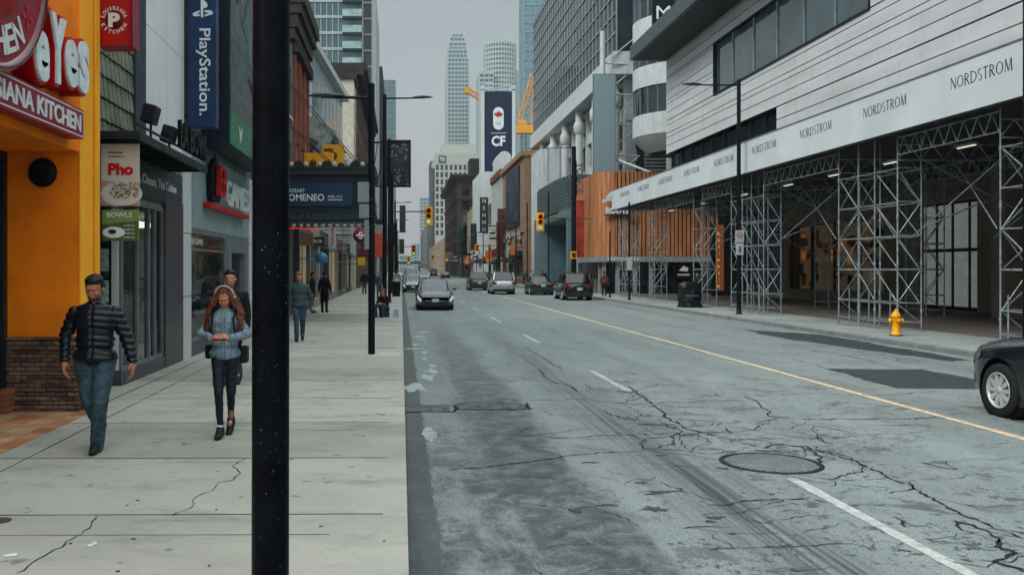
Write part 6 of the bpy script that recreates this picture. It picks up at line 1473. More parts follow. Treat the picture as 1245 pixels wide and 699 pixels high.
for i, (x0, x1, Y, z0, z1, c_, lab) in enumerate(clut):
    t = thing('hanging_sign', lab, 'sign', ((x0+x1)/2, Y, z0)); MB().box(x0, x1, Y, Y+.3, z0, z1).build('board', mat('sign_'+c_, c_, .5, var=.3, vs=1.5), t, bevel=.02)
    m = MB()
    for k in range(2): m.box(x0+.15, x1-.25-.3*k, Y-.02, Y, z0+(z1-z0)*(.3+.3*k), z0+(z1-z0)*(.4+.3*k))
    m.build('print_bar', OFFW if i % 2 else DARKM, t)
    m = MB(); m.bar((x1, Y+.15, z1-.2), (x1+.6, Y+.15, z1-.2), .08, .08); m.build('bracket', DARKM, t)
for i, (Y, h, c_) in enumerate(((113, 3.1, '#20262a'), (121, 3.3, '#56302a'), (135, 3.2, '#2d3a40'), (141, 3.0, '#7d7b70'), (152, 3.2, '#3a2a26'), (164, 3.4, '#1f2b30'), (185, 3.0, '#6b2c22'), (201, 3.2, '#25303a'))):
    t = thing('shop_awning', 'sloping shop awning in %s on the far right row' % ['black', 'rust brown', 'slate', 'buff', 'dark brown', 'near black blue', 'brick red', 'navy'][i], 'awning', (14, Y, h))
    m = MB(); m.add([(14.9, Y-3, h+.7), (13.5, Y-3, h), (13.5, Y+3, h), (14.9, Y+3, h+.7), (13.5, Y-3, h-.3), (13.5, Y+3, h-.3), (14.9, Y-3, h-.3), (14.9, Y+3, h-.3)], [(0, 1, 2, 3), (1, 4, 5, 2), (0, 6, 4, 1), (3, 2, 5, 7)]); m.build('cloth', mat('awn_'+c_, c_, .8), t)
    m = MB(); m.bar((13.55, Y-2.9, h-.25), (14.9, Y-2.9, h-.25), .05, .05); m.bar((13.55, Y+2.9, h-.25), (14.9, Y+2.9, h-.25), .05, .05); m.build('frame', DARKM, t)
rn = random.Random(55)
for i, Y in enumerate((105, 116, 126, 137, 147, 160, 176, 196)):
    t = thing('banner_post', ['first', 'second', 'third', 'fourth', 'fifth', 'sixth', 'seventh', 'eighth'][i]+' dark banner post counted away from the blue grey shop', 'lamp post', (13.3, Y, PAVE), 'banner posts on the far right kerb')
    m = MB(); m.tube((13.3, Y, PAVE), (13.3, Y, 7.5+.5*(i % 3)), .07, n=8); m.bar((13.3, Y, 7.3), (11.9, Y, 7.5), .06, .06); m.build('pole', BLK, t)
    m = MB(); m.ell((11.8, Y, 7.5), (.35, .15, .1), 10, 6); m.build('lamp_head', LH, t)
    m = MB(); m.box(13.4, 14.0, Y, Y+.03, 3.4, 5.0) if i % 2 else m.box(12.6, 13.2, Y, Y+.03, 3.6, 4.6); m.build('banner', [mat('banner_orange', '#b8672a', .6), mat('banner_pale', '#9aa6a3', .6), mat('banner_wine', '#6b2733', .6)][i % 3], t)
# ================================================================= cars
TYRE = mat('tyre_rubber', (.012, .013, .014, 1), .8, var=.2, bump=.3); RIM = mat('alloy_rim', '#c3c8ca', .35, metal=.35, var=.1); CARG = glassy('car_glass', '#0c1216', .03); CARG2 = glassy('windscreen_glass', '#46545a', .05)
PLA = mat('black_plastic_trim', (.015, .017, .019, 1), .5); HL = mat('headlamp_lens', '#b9c3c6', .1, emit=.5, ecol='#dfe9f0'); TLm = mat('tail_lamp', '#6a0a0c', .2, coat=.5); CHR = mat('chrome', '#9ba3a6', .15, metal=1, var=.05)
PLT = mat('number_plate', '#b6bcbc', .5)
def paint(n, c): return mat(n, c, .28, metal=.35, var=.05, bump=0, coat=.8, spec=.6)
def interp(tab, t):
    for (a, *va), (b, *vb) in zip(tab, tab[1:]):
        if a <= t <= b:
            k = (t-a)/(b-a); k = k*k*(3-2*k) if False else k
            return [x+(y-x)*k for x, y in zip(va, vb)]
    return list(tab[-1][1:])
def wheel_parts(root, x, y, r, w_, side, spokes=10, steer=0):
    """wheel with tyre and rim; axis along x, side=+1 faces +x"""
    T = MB(); cx = Vector((x, y, r))
    prof = [(-w_/2, r*.66), (-w_/2, r*.9), (-w_*.42, r*.975), (-w_*.3, r), (w_*.3, r), (w_*.42, r*.975), (w_/2, r*.9), (w_/2, r*.66)]
    T.lathe(cx, prof, axis=(1, 0, 0), n=36)
    wh = T.build('wheel', TYRE, root)
    R = MB(); xo = side*w_/2
    R.lathe(cx, [(xo-side*.005, r*.67), (xo+side*.004, r*.665), (xo+side*.004, r*.62), (xo-side*.04, r*.59), (xo-side*.09, r*.58)], axis=(1, 0, 0), n=36)
    R.lathe(cx, [(xo-side*.02, r*.15), (xo-side*.005, r*.13), (xo-side*.0, r*.001)], axis=(1, 0, 0), n=18)
    for i in range(spokes):
        a = 2*pi*i/spokes; d = Vector((0, math.cos(a), math.sin(a))); t = Vector((0, -math.sin(a), math.cos(a))); w0, w1 = r*.045, r*.088
        o_ = Vector((side*w_/2-side*.012, 0, 0)); i_ = Vector((-side*.03, 0, 0))
        p = [cx+o_+d*r*.1-t*w0, cx+o_+d*r*.1+t*w0, cx+o_+d*r*.4+t*w1, cx+o_+d*r*.62+t*w1*.8, cx+o_+d*r*.62-t*w1*.8, cx+o_+d*r*.4-t*w1]; n = len(p)
        R.add(p+[q+i_ for q in p], [tuple(range(n)), tuple(range(2*n-1, n-1, -1))]+[(k, (k+1) % n, n+(k+1) % n, n+k) for k in range(n)], None, False)
    R.build('rim', RIM, wh)
    B = MB(); B.lathe(cx, [(xo-side*.10, r*.62), (xo-side*.10, .001)], axis=(1, 0, 0), n=20); B.build('brake_disc', DARKM, wh)
HLD = mat('headlamp_smoked', '#6d7578', .1)
def car(label, loc, rz, kind, mt, group='cars on the road', scale=1.0, detail=2, cat='car', name=None):
    """built pointing +y; kind gives the profile"""
    K = {'sedan': dict(L=4.6, W=1.80, H=1.45, r=.325, wb=2.70, fo=.92, hood=.94, belt=.92, tail=1.02, ws=(.95, .35), rf=(.15, -1.10), rw=(-1.10, -1.85), clr=.17),
         'suv': dict(L=4.7, W=1.88, H=1.72, r=.36, wb=2.72, fo=.93, hood=1.08, belt=1.06, tail=1.12, ws=(.98, .45), rf=(.25, -1.9), rw=(-1.9, -2.25), clr=.22),
         'cross': dict(L=4.95, W=1.94, H=1.70, r=.36, wb=2.95, fo=.86, hood=1.10, belt=1.14, tail=1.1, ws=(.75, .0), rf=(-.1, -1.6), rw=(-1.6, -2.2), clr=.2),
         'hatch': dict(L=4.1, W=1.74, H=1.52, r=.31, wb=2.55, fo=.8, hood=.95, belt=.95, tail=1.05, ws=(.95, .4), rf=(.25, -1.45), rw=(-1.45, -1.95), clr=.17),
         'van': dict(L=5.2, W=1.95, H=2.15, r=.34, wb=3.1, fo=.85, hood=1.15, belt=1.2, tail=1.3, ws=(1.6, 1.1), rf=(1.0, -2.4), rw=(-2.4, -2.55), clr=.22)}[kind]
    L, W, H = K['L'], K['W'], K['H']; fy = L/2; ry = -L/2; fa = fy-K['fo']; ra = fa-K['wb']; r = K['r']; ar = r*1.17
    root = thing(name or 'parked_car', label, cat, (0, 0, 0), group)
    # lower body: stations along y with half width, sill height, shoulder height, top height
    ht = K['hood']; be = K['belt']; tl = K['tail']; ws0 = K['ws'][0]; rw1 = K['rw'][1]
    tab = [(ry, .80, .42, .70, .80), (ry+.05, .88, .30, .82, tl-.14), (ry+.18, .95, .24, be-.10, tl-.03), (ry+.5, .985, K['clr'], be-.06, tl), (rw1 if rw1 > ry+.55 else ry+.56, .99, K['clr'], be-.05, be+.02), (0, 1, K['clr'], be-.06, be), (ws0-.1, 1, K['clr'], be-.09, be+.01), (ws0+.1, .995, K['clr'], be-.11, ht+.02), (fy-.75, .98, K['clr'], ht-.18, ht-.05), (fy-.35, .94, .22, ht-.24, ht-.12), (fy-.14, .86, .24, ht-.30, ht-.20), (fy-.04, .76, .30, ht-.42, ht-.30), (fy, .66, .40, ht-.52, ht-.44)]
    n = 60 if detail > 1 else 30; ysx = sorted(set([ry+(L)*i/n for i in range(n+1)]))
    vs, fs = [], []; S = 9
    for y in ysx:
        hw, zl, zs_, zt = interp(tab, y); hw *= W/2
        # flare the wings around the wheels
        fl = max(0, 1-abs(y-fa)/.55)+max(0, 1-abs(y-ra)/.55); hw2 = hw+.018*fl
        zm_ = (zl+zs_)/2+.05; half = [(0, zl), (hw*.82, zl), (hw*.965, zl+.07), (hw2*.995, zl+.16), (hw2, zl+.24), (hw2*1.0, zl+.24+(zm_-zl-.24)*.5), (hw2*1.0, zm_), (hw2*.995, (zm_+zs_)/2), (hw2*.985, zs_-.02), (hw*.93, zs_+(zt-zs_)*.55), (hw*.80, zt-.01), (hw*.45, zt+.012), (0, zt+.02)]
        vs += [(x, y, z) for x, z in half]+[(-x, y, z) for x, z in reversed(half[1:-1])]
    m_ = 24
    for k in range(len(ysx)-1):
        for i in range(m_): fs.append((k*m_+i, k*m_+(i+1) % m_, (k+1)*m_+(i+1) % m_, (k+1)*m_+i))
    fs += [tuple(range(m_)), tuple(range(len(vs)-1, len(vs)-m_-1, -1))]
    m = MB(); m.add(vs, fs, 0, True); body = m.build('body', [mt, PLA], root)
    cut = MB()
    for y in (fa, ra):
        for s_ in (-1, 1): cut.lathe((s_*(W/2-.28), y, r+.015), [(0, .0), (0, ar), (.5, ar), (.5, .0)], axis=(s_, 0, 0), n=32, smooth=False)
    co = cut.build('cut', PLA)
    for ob_ in (co, body):
        b_ = bmesh.new(); b_.from_mesh(ob_.data); bmesh.ops.remove_doubles(b_, verts=b_.verts, dist=1e-5); bmesh.ops.triangulate(b_, faces=b_.faces); bmesh.ops.recalc_face_normals(b_, faces=b_.faces); b_.to_mesh(ob_.data); b_.free(); bm_ = body.modifiers.new('b', 'BOOLEAN'); bm_.operation = 'DIFFERENCE'; bm_.object = co; bm_.solver = 'EXACT'
    COL.objects.unlink(body); COL.objects.unlink(co); body.parent = None; TS.collection.objects.link(body); TS.collection.objects.link(co); me = evald(body); body.modifiers.clear(); TS.collection.objects.unlink(body); COL.objects.link(body); body.parent = root
    if len(me.polygons) > 50: body.data = me
    D.objects.remove(co); body.data.materials.clear(); body.data.materials.append(mt)
    for p in body.data.polygons: p.use_smooth = True
    try: body.data.set_sharp_from_angle(angle=math.radians(38))
    except Exception: pass
    m = MB()
    for y in (fa, ra):
        for s_ in (-1, 1):
            # dark wheel housings, with a thin lip
            m.lathe((s_*(W/2-.30), y, r+.015), [(0, .001), (0, ar+.01), (s_*.27, ar+.005)], axis=(1, 0, 0), n=24)
    m.box(-W*.40, W*.40, ry+.3, fy-.35, K['clr']-.03, K['clr']+.05); m.build('wheel_housing', PLA, root)
    # cabin
    w0, w1 = K['ws']; f0, f1 = K['rf']; r0, r1 = K['rw']; hb, hr = W/2*.93, W/2*.72
    st = [(w0, hb, be-.02, be+.0, .0), (w1, 0, 0, H-.075, 1), (f0, 0, 0, H-.03, 1), ((f0+f1)/2, 0, 0, H, 1), (f1, 0, 0, H-.05, 1), (r1, hb, 0, be+.05, 0)]
    cab = []
    for y, _, _, zt, up in st: cab.append((y, hb*(1 if up else .93), be-.05, (hr if up else hb*.86), zt))
    vs, fs = [], []
    for y, b_, z0, t_, z1 in cab: vs += [(-b_, y, z0), (-t_-(0 if t_ > hb*.8 else .03), y, z1-.05), (-t_*.86, y, z1), (t_*.86, y, z1), (t_+(0 if t_ > hb*.8 else .03), y, z1-.05), (b_, y, z0)]
    for k in range(len(cab)-1):
        for i in range(5): fs.append((k*6+i, (k+1)*6+i, (k+1)*6+i+1, k*6+i+1))
    m = MB(); m.add(vs, fs, 0, False); m.build('windows', [CARG], root)
    # roof skin and pillars, 1 cm proud of the glass
    m = MB(); q = 0.012
    for k in range(1, len(cab)-2):
        (ya_, _, _, ta, za), (yb_, _, _, tb, zb_) = cab[k], cab[k+1]
        m.add([(-ta-.03, ya_, za-.045), (-ta*.86, ya_, za+q), (ta*.86, ya_, za+q), (ta+.03, ya_, za-.045), (-tb-.03, yb_, zb_-.045), (-tb*.86, yb_, zb_+q), (tb*.86, yb_, zb_+q), (tb+.03, yb_, zb_-.045)], [(0, 4, 5, 1), (1, 5, 6, 2), (2, 6, 7, 3)], 0, True)
    for s_ in (-1, 1):
        def P(k, lv):
            y, b_, z0, t_, z1 = cab[k]; return Vector((s_*(b_ if lv == 0 else t_+.02), y, z0 if lv == 0 else z1-.05))
        m.bar((s_*hb*.90, w0, be), (s_*(hr+.01), w1, H-.09), .07, .05)           # A pillar
        yb2 = (w1+f1)/2; m.bar((s_*(hb*1.0), yb2, be-.03), (s_*(hr+.045), yb2, H-.06), .035, .09)
        m.bar((s_*hb*.92, r1, be+.02), (s_*(hr+.015), f1, H-.07), .10, .16 if kind != 'sedan' else .1)
        m.bar((s_*(hr+.035), w1, H-.10), (s_*(hr+.035), f1, H-.10), .04, .05)
    m.build('roof', mt, root, bevel=.008)
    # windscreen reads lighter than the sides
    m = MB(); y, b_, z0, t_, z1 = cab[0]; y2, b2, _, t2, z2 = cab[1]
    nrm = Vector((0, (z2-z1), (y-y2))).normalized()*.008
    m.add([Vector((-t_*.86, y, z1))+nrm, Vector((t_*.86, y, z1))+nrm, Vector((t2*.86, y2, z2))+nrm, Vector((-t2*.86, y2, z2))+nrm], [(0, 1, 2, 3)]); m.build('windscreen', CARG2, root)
    def lampm(pts, nm, mt_, parent=root): m = MB(); m.add(pts[0], pts[1]); return m.build(nm, mt_, parent)
    for s_ in (-1, 1):
        m = MB(); hz = ht-.27
        def ftab(y): a = interp(tab, y); return a[0]*W/2
        for (ya_, yb_) in ((fy-.44, fy-.25), (fy-.25, fy-.11), (fy-.11, fy-.04)):
            xa, xb = ftab(ya_)+.012, ftab(yb_)+.012; ta_, tb_ = interp(tab, ya_)[2], interp(tab, yb_)[2]
            m.add([(s_*xa, ya_, ta_-.10), (s_*xb, yb_, tb_-.13), (s_*xb*.97, yb_+.01, tb_+.0), (s_*xa*.975, ya_+.01, ta_+.015)], [(0, 1, 2, 3)], 0, True)
        m.box(s_*W*.24, s_*W*.345, fy-.035, fy+.012-.03, ht-.52, ht-.42)
        m.build('headlight', HLD if kind == 'cross' else HL, root)
        m = MB(); zt_ = tl-.22 if kind != 'van' else 1.3
        m.box(s_*(W/2*.60), s_*(W/2*.86), ry-.005, ry+.12, zt_-.12, zt_+.06); m.box(s_*(W/2*.84), s_*(W/2*.955), ry+.04, ry+.28, zt_-.12, zt_+.07)
        if kind in ('suv', 'cross', 'van'): m.box(s_*(W/2*.80), s_*(W/2*.90), ry+.02, ry+.14, zt_+.06, zt_+.2)
        m.build('tail_light', TLm, root, bevel=.02)
        m = MB(); m.ell((s_*(W/2+.10), w0-.22, be+.09), (.10, .06, .075), 10, 8); m.bar((s_*(W/2-.06), w0-.2, be+.02), (s_*(W/2+.05), w0-.2, be+.07), .05, .03); m.build('mirror', mt, root)
        for y in (w0-1.02, w0-2.0):
            if y > ra-.1: m = MB(); m.bar((s_*(W/2*1.0+.012), y-.12, be-.17), (s_*(W/2*1.0+.012), y+.06, be-.17), .02, .025); m.build('door_handle', CHR if kind == 'cross' else mt, root)
    # grille, bumpers, plates, shut lines
    m = MB(); m.box(-W*.30, W*.30, fy-.06, fy+.004, ht-.60, ht-.47); m.box(-W*.34, W*.34, fy-.10, fy-.01, .24, .40); m.box(-W*.30, W*.30, fy-.2, fy-.03, .21, .26); m.build('grille', PLA, root)
    m = MB(); m.box(-W*.28, W*.28, fy-.01, fy+.012, ht-.49, ht-.465); m.ell((0, fy+.01, ht-.47), (.06, .01, .04), 10, 6); m.build('badge_bar', CHR, root)
    m = MB(); m.box(-.16, .16, fy+.005, fy+.02, .42, .57); m.build('number_plate', PLT, root)
    m = MB(); m.box(-W*.43, W*.43, ry-.02, ry+.12, .30, .44); m.box(-W*.40, W*.40, ry-.01, ry+.1, .22, .30); m.build('rear_bumper', PLA, root, bevel=.02)
    m = MB(); m.box(-.16, .16, ry-.035, ry-.02, .64, .80); m.build('number_plate', PLT, root)
    m = MB(); m.box(-.2, .2, ry-.02, ry+.06, .81, .83); m.build('boot_trim', CHR, root)
    m = MB()
    for s_ in (-1, 1):
        for y in (w0-.05, (w0+ra)/2+.12):
            for z0, z1 in ((K['clr']+.22, be-.08),): m.box(s_*(W/2*1.0-.004), s_*(W/2*1.0+.003), y-.005, y+.005, z0, z1)
        m.box(s_*(W/2*.965), s_*(W/2*1.0+.006), ra+ar+.02, fa-ar-.02, K['clr'], K['clr']+.09)
    m.build('shut_line', PLA, root)
    if kind in ('suv',):
        m = MB()
        for s_ in (-1, 1): m.bar((s_*.62, .2, H+.03), (s_*.62, -1.6, H+.02), .03, .03)
        m.build('roof_rail', PLA, root)
    for y in (fa, ra):
        for s_ in (-1, 1): wheel_parts(root, s_*(W/2-.115), y, r, .215, s_, 10 if kind == 'cross' else 7)
    root.location = loc; root.rotation_euler = (0, 0, rz); root.scale = (scale,)*3
    return root
NAVY = paint('paint_navy', '#0b131c'); SLT = paint('paint_slate', '#283744'); WPT = paint('paint_white', '#a9b0b2'); BPT = paint('paint_black', '#0b0f12'); GPT = paint('paint_graphite', '#232a2e'); SPT = paint('paint_silver', '#7a8488'); RPT = paint('paint_dull_red', '#5c1612')
# wheel of the nearest car at (7.94, 12.1): body half width .97
car('dark navy car cut by the right picture edge with silver multi spoke wheels', (8.94, 12.1-1.615, 0), 0, 'cross', NAVY)
car('dark slate blue sedan driving towards the camera with lit headlights', (1.62, 45.2, 0), pi, 'sedan', SLT, name='oncoming_car')
car('silver hatchback following behind the slate blue sedan near the kerb', (.98, 78.5, 0), pi, 'hatch', SPT, name='oncoming_car')
car('black suv with roof rails seen from behind, nearest to the timber building', (11.15, 58.9, 0), 0, 'suv', BPT)
car('graphite sedan seen from behind between white and black suvs', (10.7, 70.5, 0), 0, 'sedan', GPT)
car('white suv seen from behind in the right hand lane', (7.95, 72.3, 0), 0, 'suv', WPT)
car('small black suv seen from behind beyond the white suv', (7.1, 84.5, 0), 0, 'suv', GPT)
far = [((1.2, 112, 0), pi, 'van', WPT, 'white van far off near the left kerb'), ((3.6, 150, 0), pi, 'sedan', SPT, 'tiny silver sedan far off in the second lane'), ((4.6, 178, 0), pi, 'suv', WPT, 'tiny white suv far off in the oncoming lane'), ((9.2, 190, 0), 0, 'sedan', GPT, 'tiny dark sedan far off in the right lanes'), ((1.4, 205, 0), pi, 'hatch', BPT, 'tiny black hatchback far off by the left kerb'), ((5.4, 230, 0), pi, 'van', WPT, 'pale van in the distant traffic'), ((8.9, 250, 0), 0, 'van', RPT, 'dull red van in the distant traffic'), ((11.6, 128, 0), 0, 'hatch', BPT, 'dark hatchback parked far down the right kerb'), ((2.8, 262, 0), pi, 'suv', SPT, 'farthest silver car in the oncoming queue')]
for l, a, k, p_, lab in far: car(lab, l, a, k, p_, detail=1, group='distant traffic')
# ================================================================= people
def capsule(m, p, q, r0, r1, n=14):
    p, q = Vector(p), Vector(q); d = q-p; L = d.length
    if L < 1e-6: m.ell(p, (r0, r0, r0), n, 8); return
    m.ell(p, (r0,)*3, n, 8); m.ell(q, (r1,)*3, n, 8); m.tube(p, q, r0, r1, n=n)
def skin(name, prims, mt, root, vox=.012, smooth=6, disp=None, fac=.5):
    """one continuous surface from tapered limbs (p,q,r0,r1) and ellipsoids ('e',c,r[,R])"""
    m = MB()
    for p in prims:
        if p[0] == 'e': m.ell(p[1], p[2], 18, 12, R=p[3] if len(p) > 3 else None)
        else: capsule(m, *p)
    o = m.build('tmp', mt); o.location = (0, 0, 0)
    for v in o.data.vertices: v.co += ORIG[o.name]
    md = o.modifiers.new('r', 'REMESH'); md.mode = 'VOXEL'; md.voxel_size = vox
    ms = o.modifiers.new('s', 'SMOOTH'); ms.iterations = smooth; ms.factor = fac
    COL.objects.unlink(o); TS.collection.objects.link(o); me = evald(o); D.objects.remove(o)
    if disp:
        n_ = len(me.vertices); co = np.empty(n_*3, np.float32); no = np.empty(n_*3, np.float32)
        me.vertices.foreach_get('co', co); me.vertex_normals.foreach_get('vector', no); co = co.reshape(-1, 3); no = no.reshape(-1, 3)
        dd = np.array([disp(Vector(c)) for c in co.tolist()], np.float32); me.vertices.foreach_set('co', (co+no*dd[:, None]).ravel()); me.update()
    me.polygons.foreach_set('use_smooth', [True]*len(me.polygons))
    me.name = name; me.materials.clear(); me.materials.append(mt)
    o = D.objects.new(name, me); COL.objects.link(o); o.parent = root; ORIG[o.name] = Vector((0, 0, 0)); return o
def hand(pr, w_, d, side, s=1.0, curl=.5, palm=None):
    """palm and five separate bent fingers added to PR; w_ wrist, d pointing direction, palm normal"""
    w_, d = Vector(w_), Vector(d).normalized(); pn = Vector(palm) if palm else Vector((-side, 0, 0)); pn = (pn-d*pn.dot(d)).normalized(); sd = d.cross(pn)
    pr.append((w_, w_+d*.045*s, .024*s, .03*s))
    base = w_+d*.055*s
    for i, (o_, l) in enumerate(((-.030, .066), (-.010, .078), (.011, .073), (.030, .056))):
        a = base+sd*o_*s; k = a+d*.035*s; pr.append((a, k, .0125*s, .0105*s))
        ln = l*s; d1 = (d*math.cos(curl)+pn*math.sin(curl)); d2 = (d*math.cos(curl*2)+pn*math.sin(curl*2)); m1 = k+d1*ln*.5
        pr.append((k, m1, .0098*s, .0088*s)); pr.append((m1, m1+d2*ln*.5, .0086*s, .0072*s))
    t0 = w_+d*.02*s-sd*.026*s; t1 = t0+(d*.6-sd*.6+pn*.4).normalized()*.035*s; pr.append((t0, t1, .014*s, .011*s)); pr.append((t1, t1+(d*.9-sd*.1+pn*.4).normalized()*.032*s, .0105*s, .008*s))
def head_prims(c, s=1.0, yaw=0, pitch=0):
    """skull, jaw, nose, brow, cheeks, chin, ears, lips round head centre C, face towards -y"""
    R = Matrix.Rotation(yaw, 3, 'Z') @ Matrix.Rotation(pitch, 3, 'X'); c = Vector(c); P = []
    def E(x, y, z, rx, ry, rz): P.append(('e', c+R @ Vector((x, y, z))*s, (rx*s, ry*s, rz*s), R))
    E(0, .012, .028, .076, .094, .085); E(0, -.022, -.035, .060, .066, .072); E(0, -.050, -.082, .030, .030, .024); E(0, -.078, .022, .052, .016, .014)
    E(.034, -.062, -.022, .024, .024, .022); E(-.034, -.062, -.022, .024, .024, .022); E(0, -.094, -.018, .0115, .016, .024); E(0, -.100, -.030, .015, .013, .011); E(0, -.082, -.058, .022, .012, .010)
    E(.078, .005, -.01, .010, .018, .030); E(-.078, .005, -.01, .010, .018, .030)
    return P, R, c
def person(label, loc, rz, H=1.75, legs=None, arms=None, top=None, bottom=None, shoe=None, hair=None, detail=1, build=1.0, skin_m=None, lean=0, head=(0, 0), group=None, extras=None, quilt=False, hairkind='short', female=False, skirt=False, toplen=0, lt=.012):
    """legs: ((hip->knee->ankle->toe) offsets L,R); arms: shoulder/elbow/wrist points and hand directions; local frame faces -y, x to picture right"""
    k = H/1.75; root = thing('person', label, 'person', loc, group)
    v = .0095 if detail == 2 else (.016 if detail == 1 else .024)
    hz = .90*k; hipw = .088*build*k; shw = (.155 if female else .176)*build*k
    hips = [Vector((-hipw, 0, hz)), Vector((hipw, 0, hz))]
    legs = legs or [((-.09, .0, .48), (-.10, .02, .09)), ((.09, .0, .48), (.10, .02, .09))]
    K_ = [(Vector(a)*k, Vector(b)*k) for a, b in legs]
    ln = Vector((0, -lean, 0)); chest = Vector((0, 0, 1.30*k))+ln*.8; neck = Vector((0, .01, 1.46*k))+ln; hc = Vector((0, -.02, 1.612*k))+ln*1.2
    sh = [Vector((-shw, .0, 1.372*k))+ln*.9, Vector((shw, .0, 1.372*k))+ln*.9]
    arms = arms or [((-.25, .02, 1.12), (-.27, -.04, .87), (0, -.1, -1)), ((.25, .02, 1.12), (.27, -.04, .87), (0, -.1, -1))]
    A = [(Vector(a)*k, Vector(b)*k, Vector(c)) for a, b, c in arms]
    SK = skin_m or SKIN; b = build
    hs_ = 1.12 if detail else 1.06; hp, R, hcc = head_prims(hc, k*hs_*(.97 if female else 1), *head)
    pr = list(hp); pr.append((neck-V(0, 0, .05*k), hc+V(0, .015, -.06)*k, .058*k*(.88 if female else 1), .054*k*(.85 if female else 1)))
    pr += [('e', chest-V(0, 0, .03), (.140*b*k, .09*b*k, .16*k)), ('e', V(0, 0, 1.08*k)+ln*.4, (.125*b*k, .085*b*k, .16*k)), ('e', V(0, .005, .94*k), (.13*b*k, .085*b*k, .10*k)), (sh[0]-V(0, 0, .03), sh[1]-V(0, 0, .03), .04*k, .04*k)]
    for i in (0, 1):
        kn, an = K_[i]; pr += [(hips[i], kn, .066*b*k, .042*k), (kn, an, .036*k, .024*k), (an, an+V(0, -.10, -.03)*k, .028*k, .026*k)]
        el, wr, hd = A[i]; pr += [(sh[i]-V(0, 0, .03), el, .038*b*k, .032*b*k), (el, wr, .032*b*k, .024*k)]
        if detail: hand(pr, wr, hd, -1 if i == 0 else 1, k*(1.12 if detail == 2 else 1.2), .35 if len(arms[i]) < 4 or not isinstance(arms[i], tuple) else .35)
        else: pr.append((wr, wr+hd.normalized()*.12*k, .035*k, .03*k))
    skin('body', pr, SK, root, v*.62 if detail == 2 else v, 3)
    # trousers
    pr = [('e', V(0, .005, .95*k), (.165*b*k, .118*b*k, .115*k)), (hips[0], hips[1], .09*b*k, .09*b*k)]; tl_ = lt
    for i in (0, 1):
        kn, an = K_[i]; pr += [(hips[i], kn, .092*b*k+tl_*.5, .060*k+tl_), (kn, an+(V(0, 0, -.03) if tl_ > 0 else V(0, 0, .04))*k, .056*k+tl_, .042*k+tl_*1.3)]
    fold = (lambda co: .006*noise.noise(co*9)+.005*noise.noise(Vector((co.x*14, co.y*14, co.z*38)))) if detail else None
    skin('trousers', pr, bottom, root, v, 3, fold)
    if top:
        g = .022 if quilt else .016
        pr = [('e', chest, (.180*b*k+g, .115*b*k+g, .20*k)), ('e', V(0, 0, 1.10*k)+ln*.4, (.155*b*k+g, .108*b*k+g, .19*k)), ('e', V(0, .005, (.98-toplen)*k), (.163*b*k+g, .118*b*k+g, (.09+toplen)*k)), (sh[0]-V(0, 0, .02), sh[1]-V(0, 0, .02), .062*b*k+g*.4, .062*b*k+g*.4), (neck-V(0, 0, .06), neck+V(0, 0, .005), .082*k, .070*k), (neck-V(.05, 0, .035), sh[0]+V(.02, 0, -.005), .06*k, .05*k), (neck-V(-.05, 0, .035), sh[1]+V(-.02, 0, -.005), .06*k, .05*k), ('e', V(0, .003, (.955-toplen)*k), (.182*b*k+g, .134*b*k+g, .095*k))]
        for i in (0, 1):
            el, wr, _ = A[i]; pr += [(sh[i]-V(0, 0, .012), el, .056*b*k+g*.7, .048*b*k+g*.7), (el, el+(wr-el)*.93, .048*b*k+g*.7, .036*k+g*.55)]
        def dq(co):
            if not quilt: return .007*noise.noise(co*8)+.006*noise.noise(Vector((co.x*11, co.y*11, co.z*26)))
            # quilted tubes: across the trunk by height, along each sleeve by distance
            best = None
            for i in (0, 1):
                el, wr, _ = A[i]
                for p, q, o_ in ((sh[i], el, 0), (el, wr, (el-sh[i]).length)):
                    d = q-p; t = max(0, min(1, (co-p).dot(d)/d.length_squared)); ds = (co-(p+d*t)).length
                    if best is None or ds < best[0]: best = (ds, o_+t*d.length)
            s_ = co.z+abs(co.x)*.12
            zip_ = -.012 if (abs(co.x) < .012 and co.y < 0) else 0
            return .016*abs(math.sin(pi*s_/.066))-.011+zip_+.004*noise.noise(co*14)
        skin('jacket' , pr, top, root, v*.8 if quilt else v, 3 if not quilt else 7, dq if detail else None)
    # shoes
    for i in (0, 1):
        kn, an = K_[i]; d = Vector((an.x*.25, -1, 0)).normalized(); tilt = 0
        if an.z > .13*k: d = (d+V(0, 0, -.55)).normalized()
        he = an+V(0, .035, -.045)*k; pr = [(he, an+d*.10*k+V(0, 0, -.05*k), .044*k, .047*k), (an+d*.10*k+V(0, 0, -.052*k), an+d*.18*k+V(0, 0, -.058*k), .046*k, .034*k), (an+V(0, 0, .01), he, .050*k, .047*k), (an+V(0, 0, .0), an+d*.10*k+V(0, 0, -.03)*k, .046*k, .040*k)]
        o = skin('shoe', pr, shoe or SHOE, root, .011 if detail == 2 else .018, 2)
    # hair
    kh = k*hs_*(.97 if female else 1)
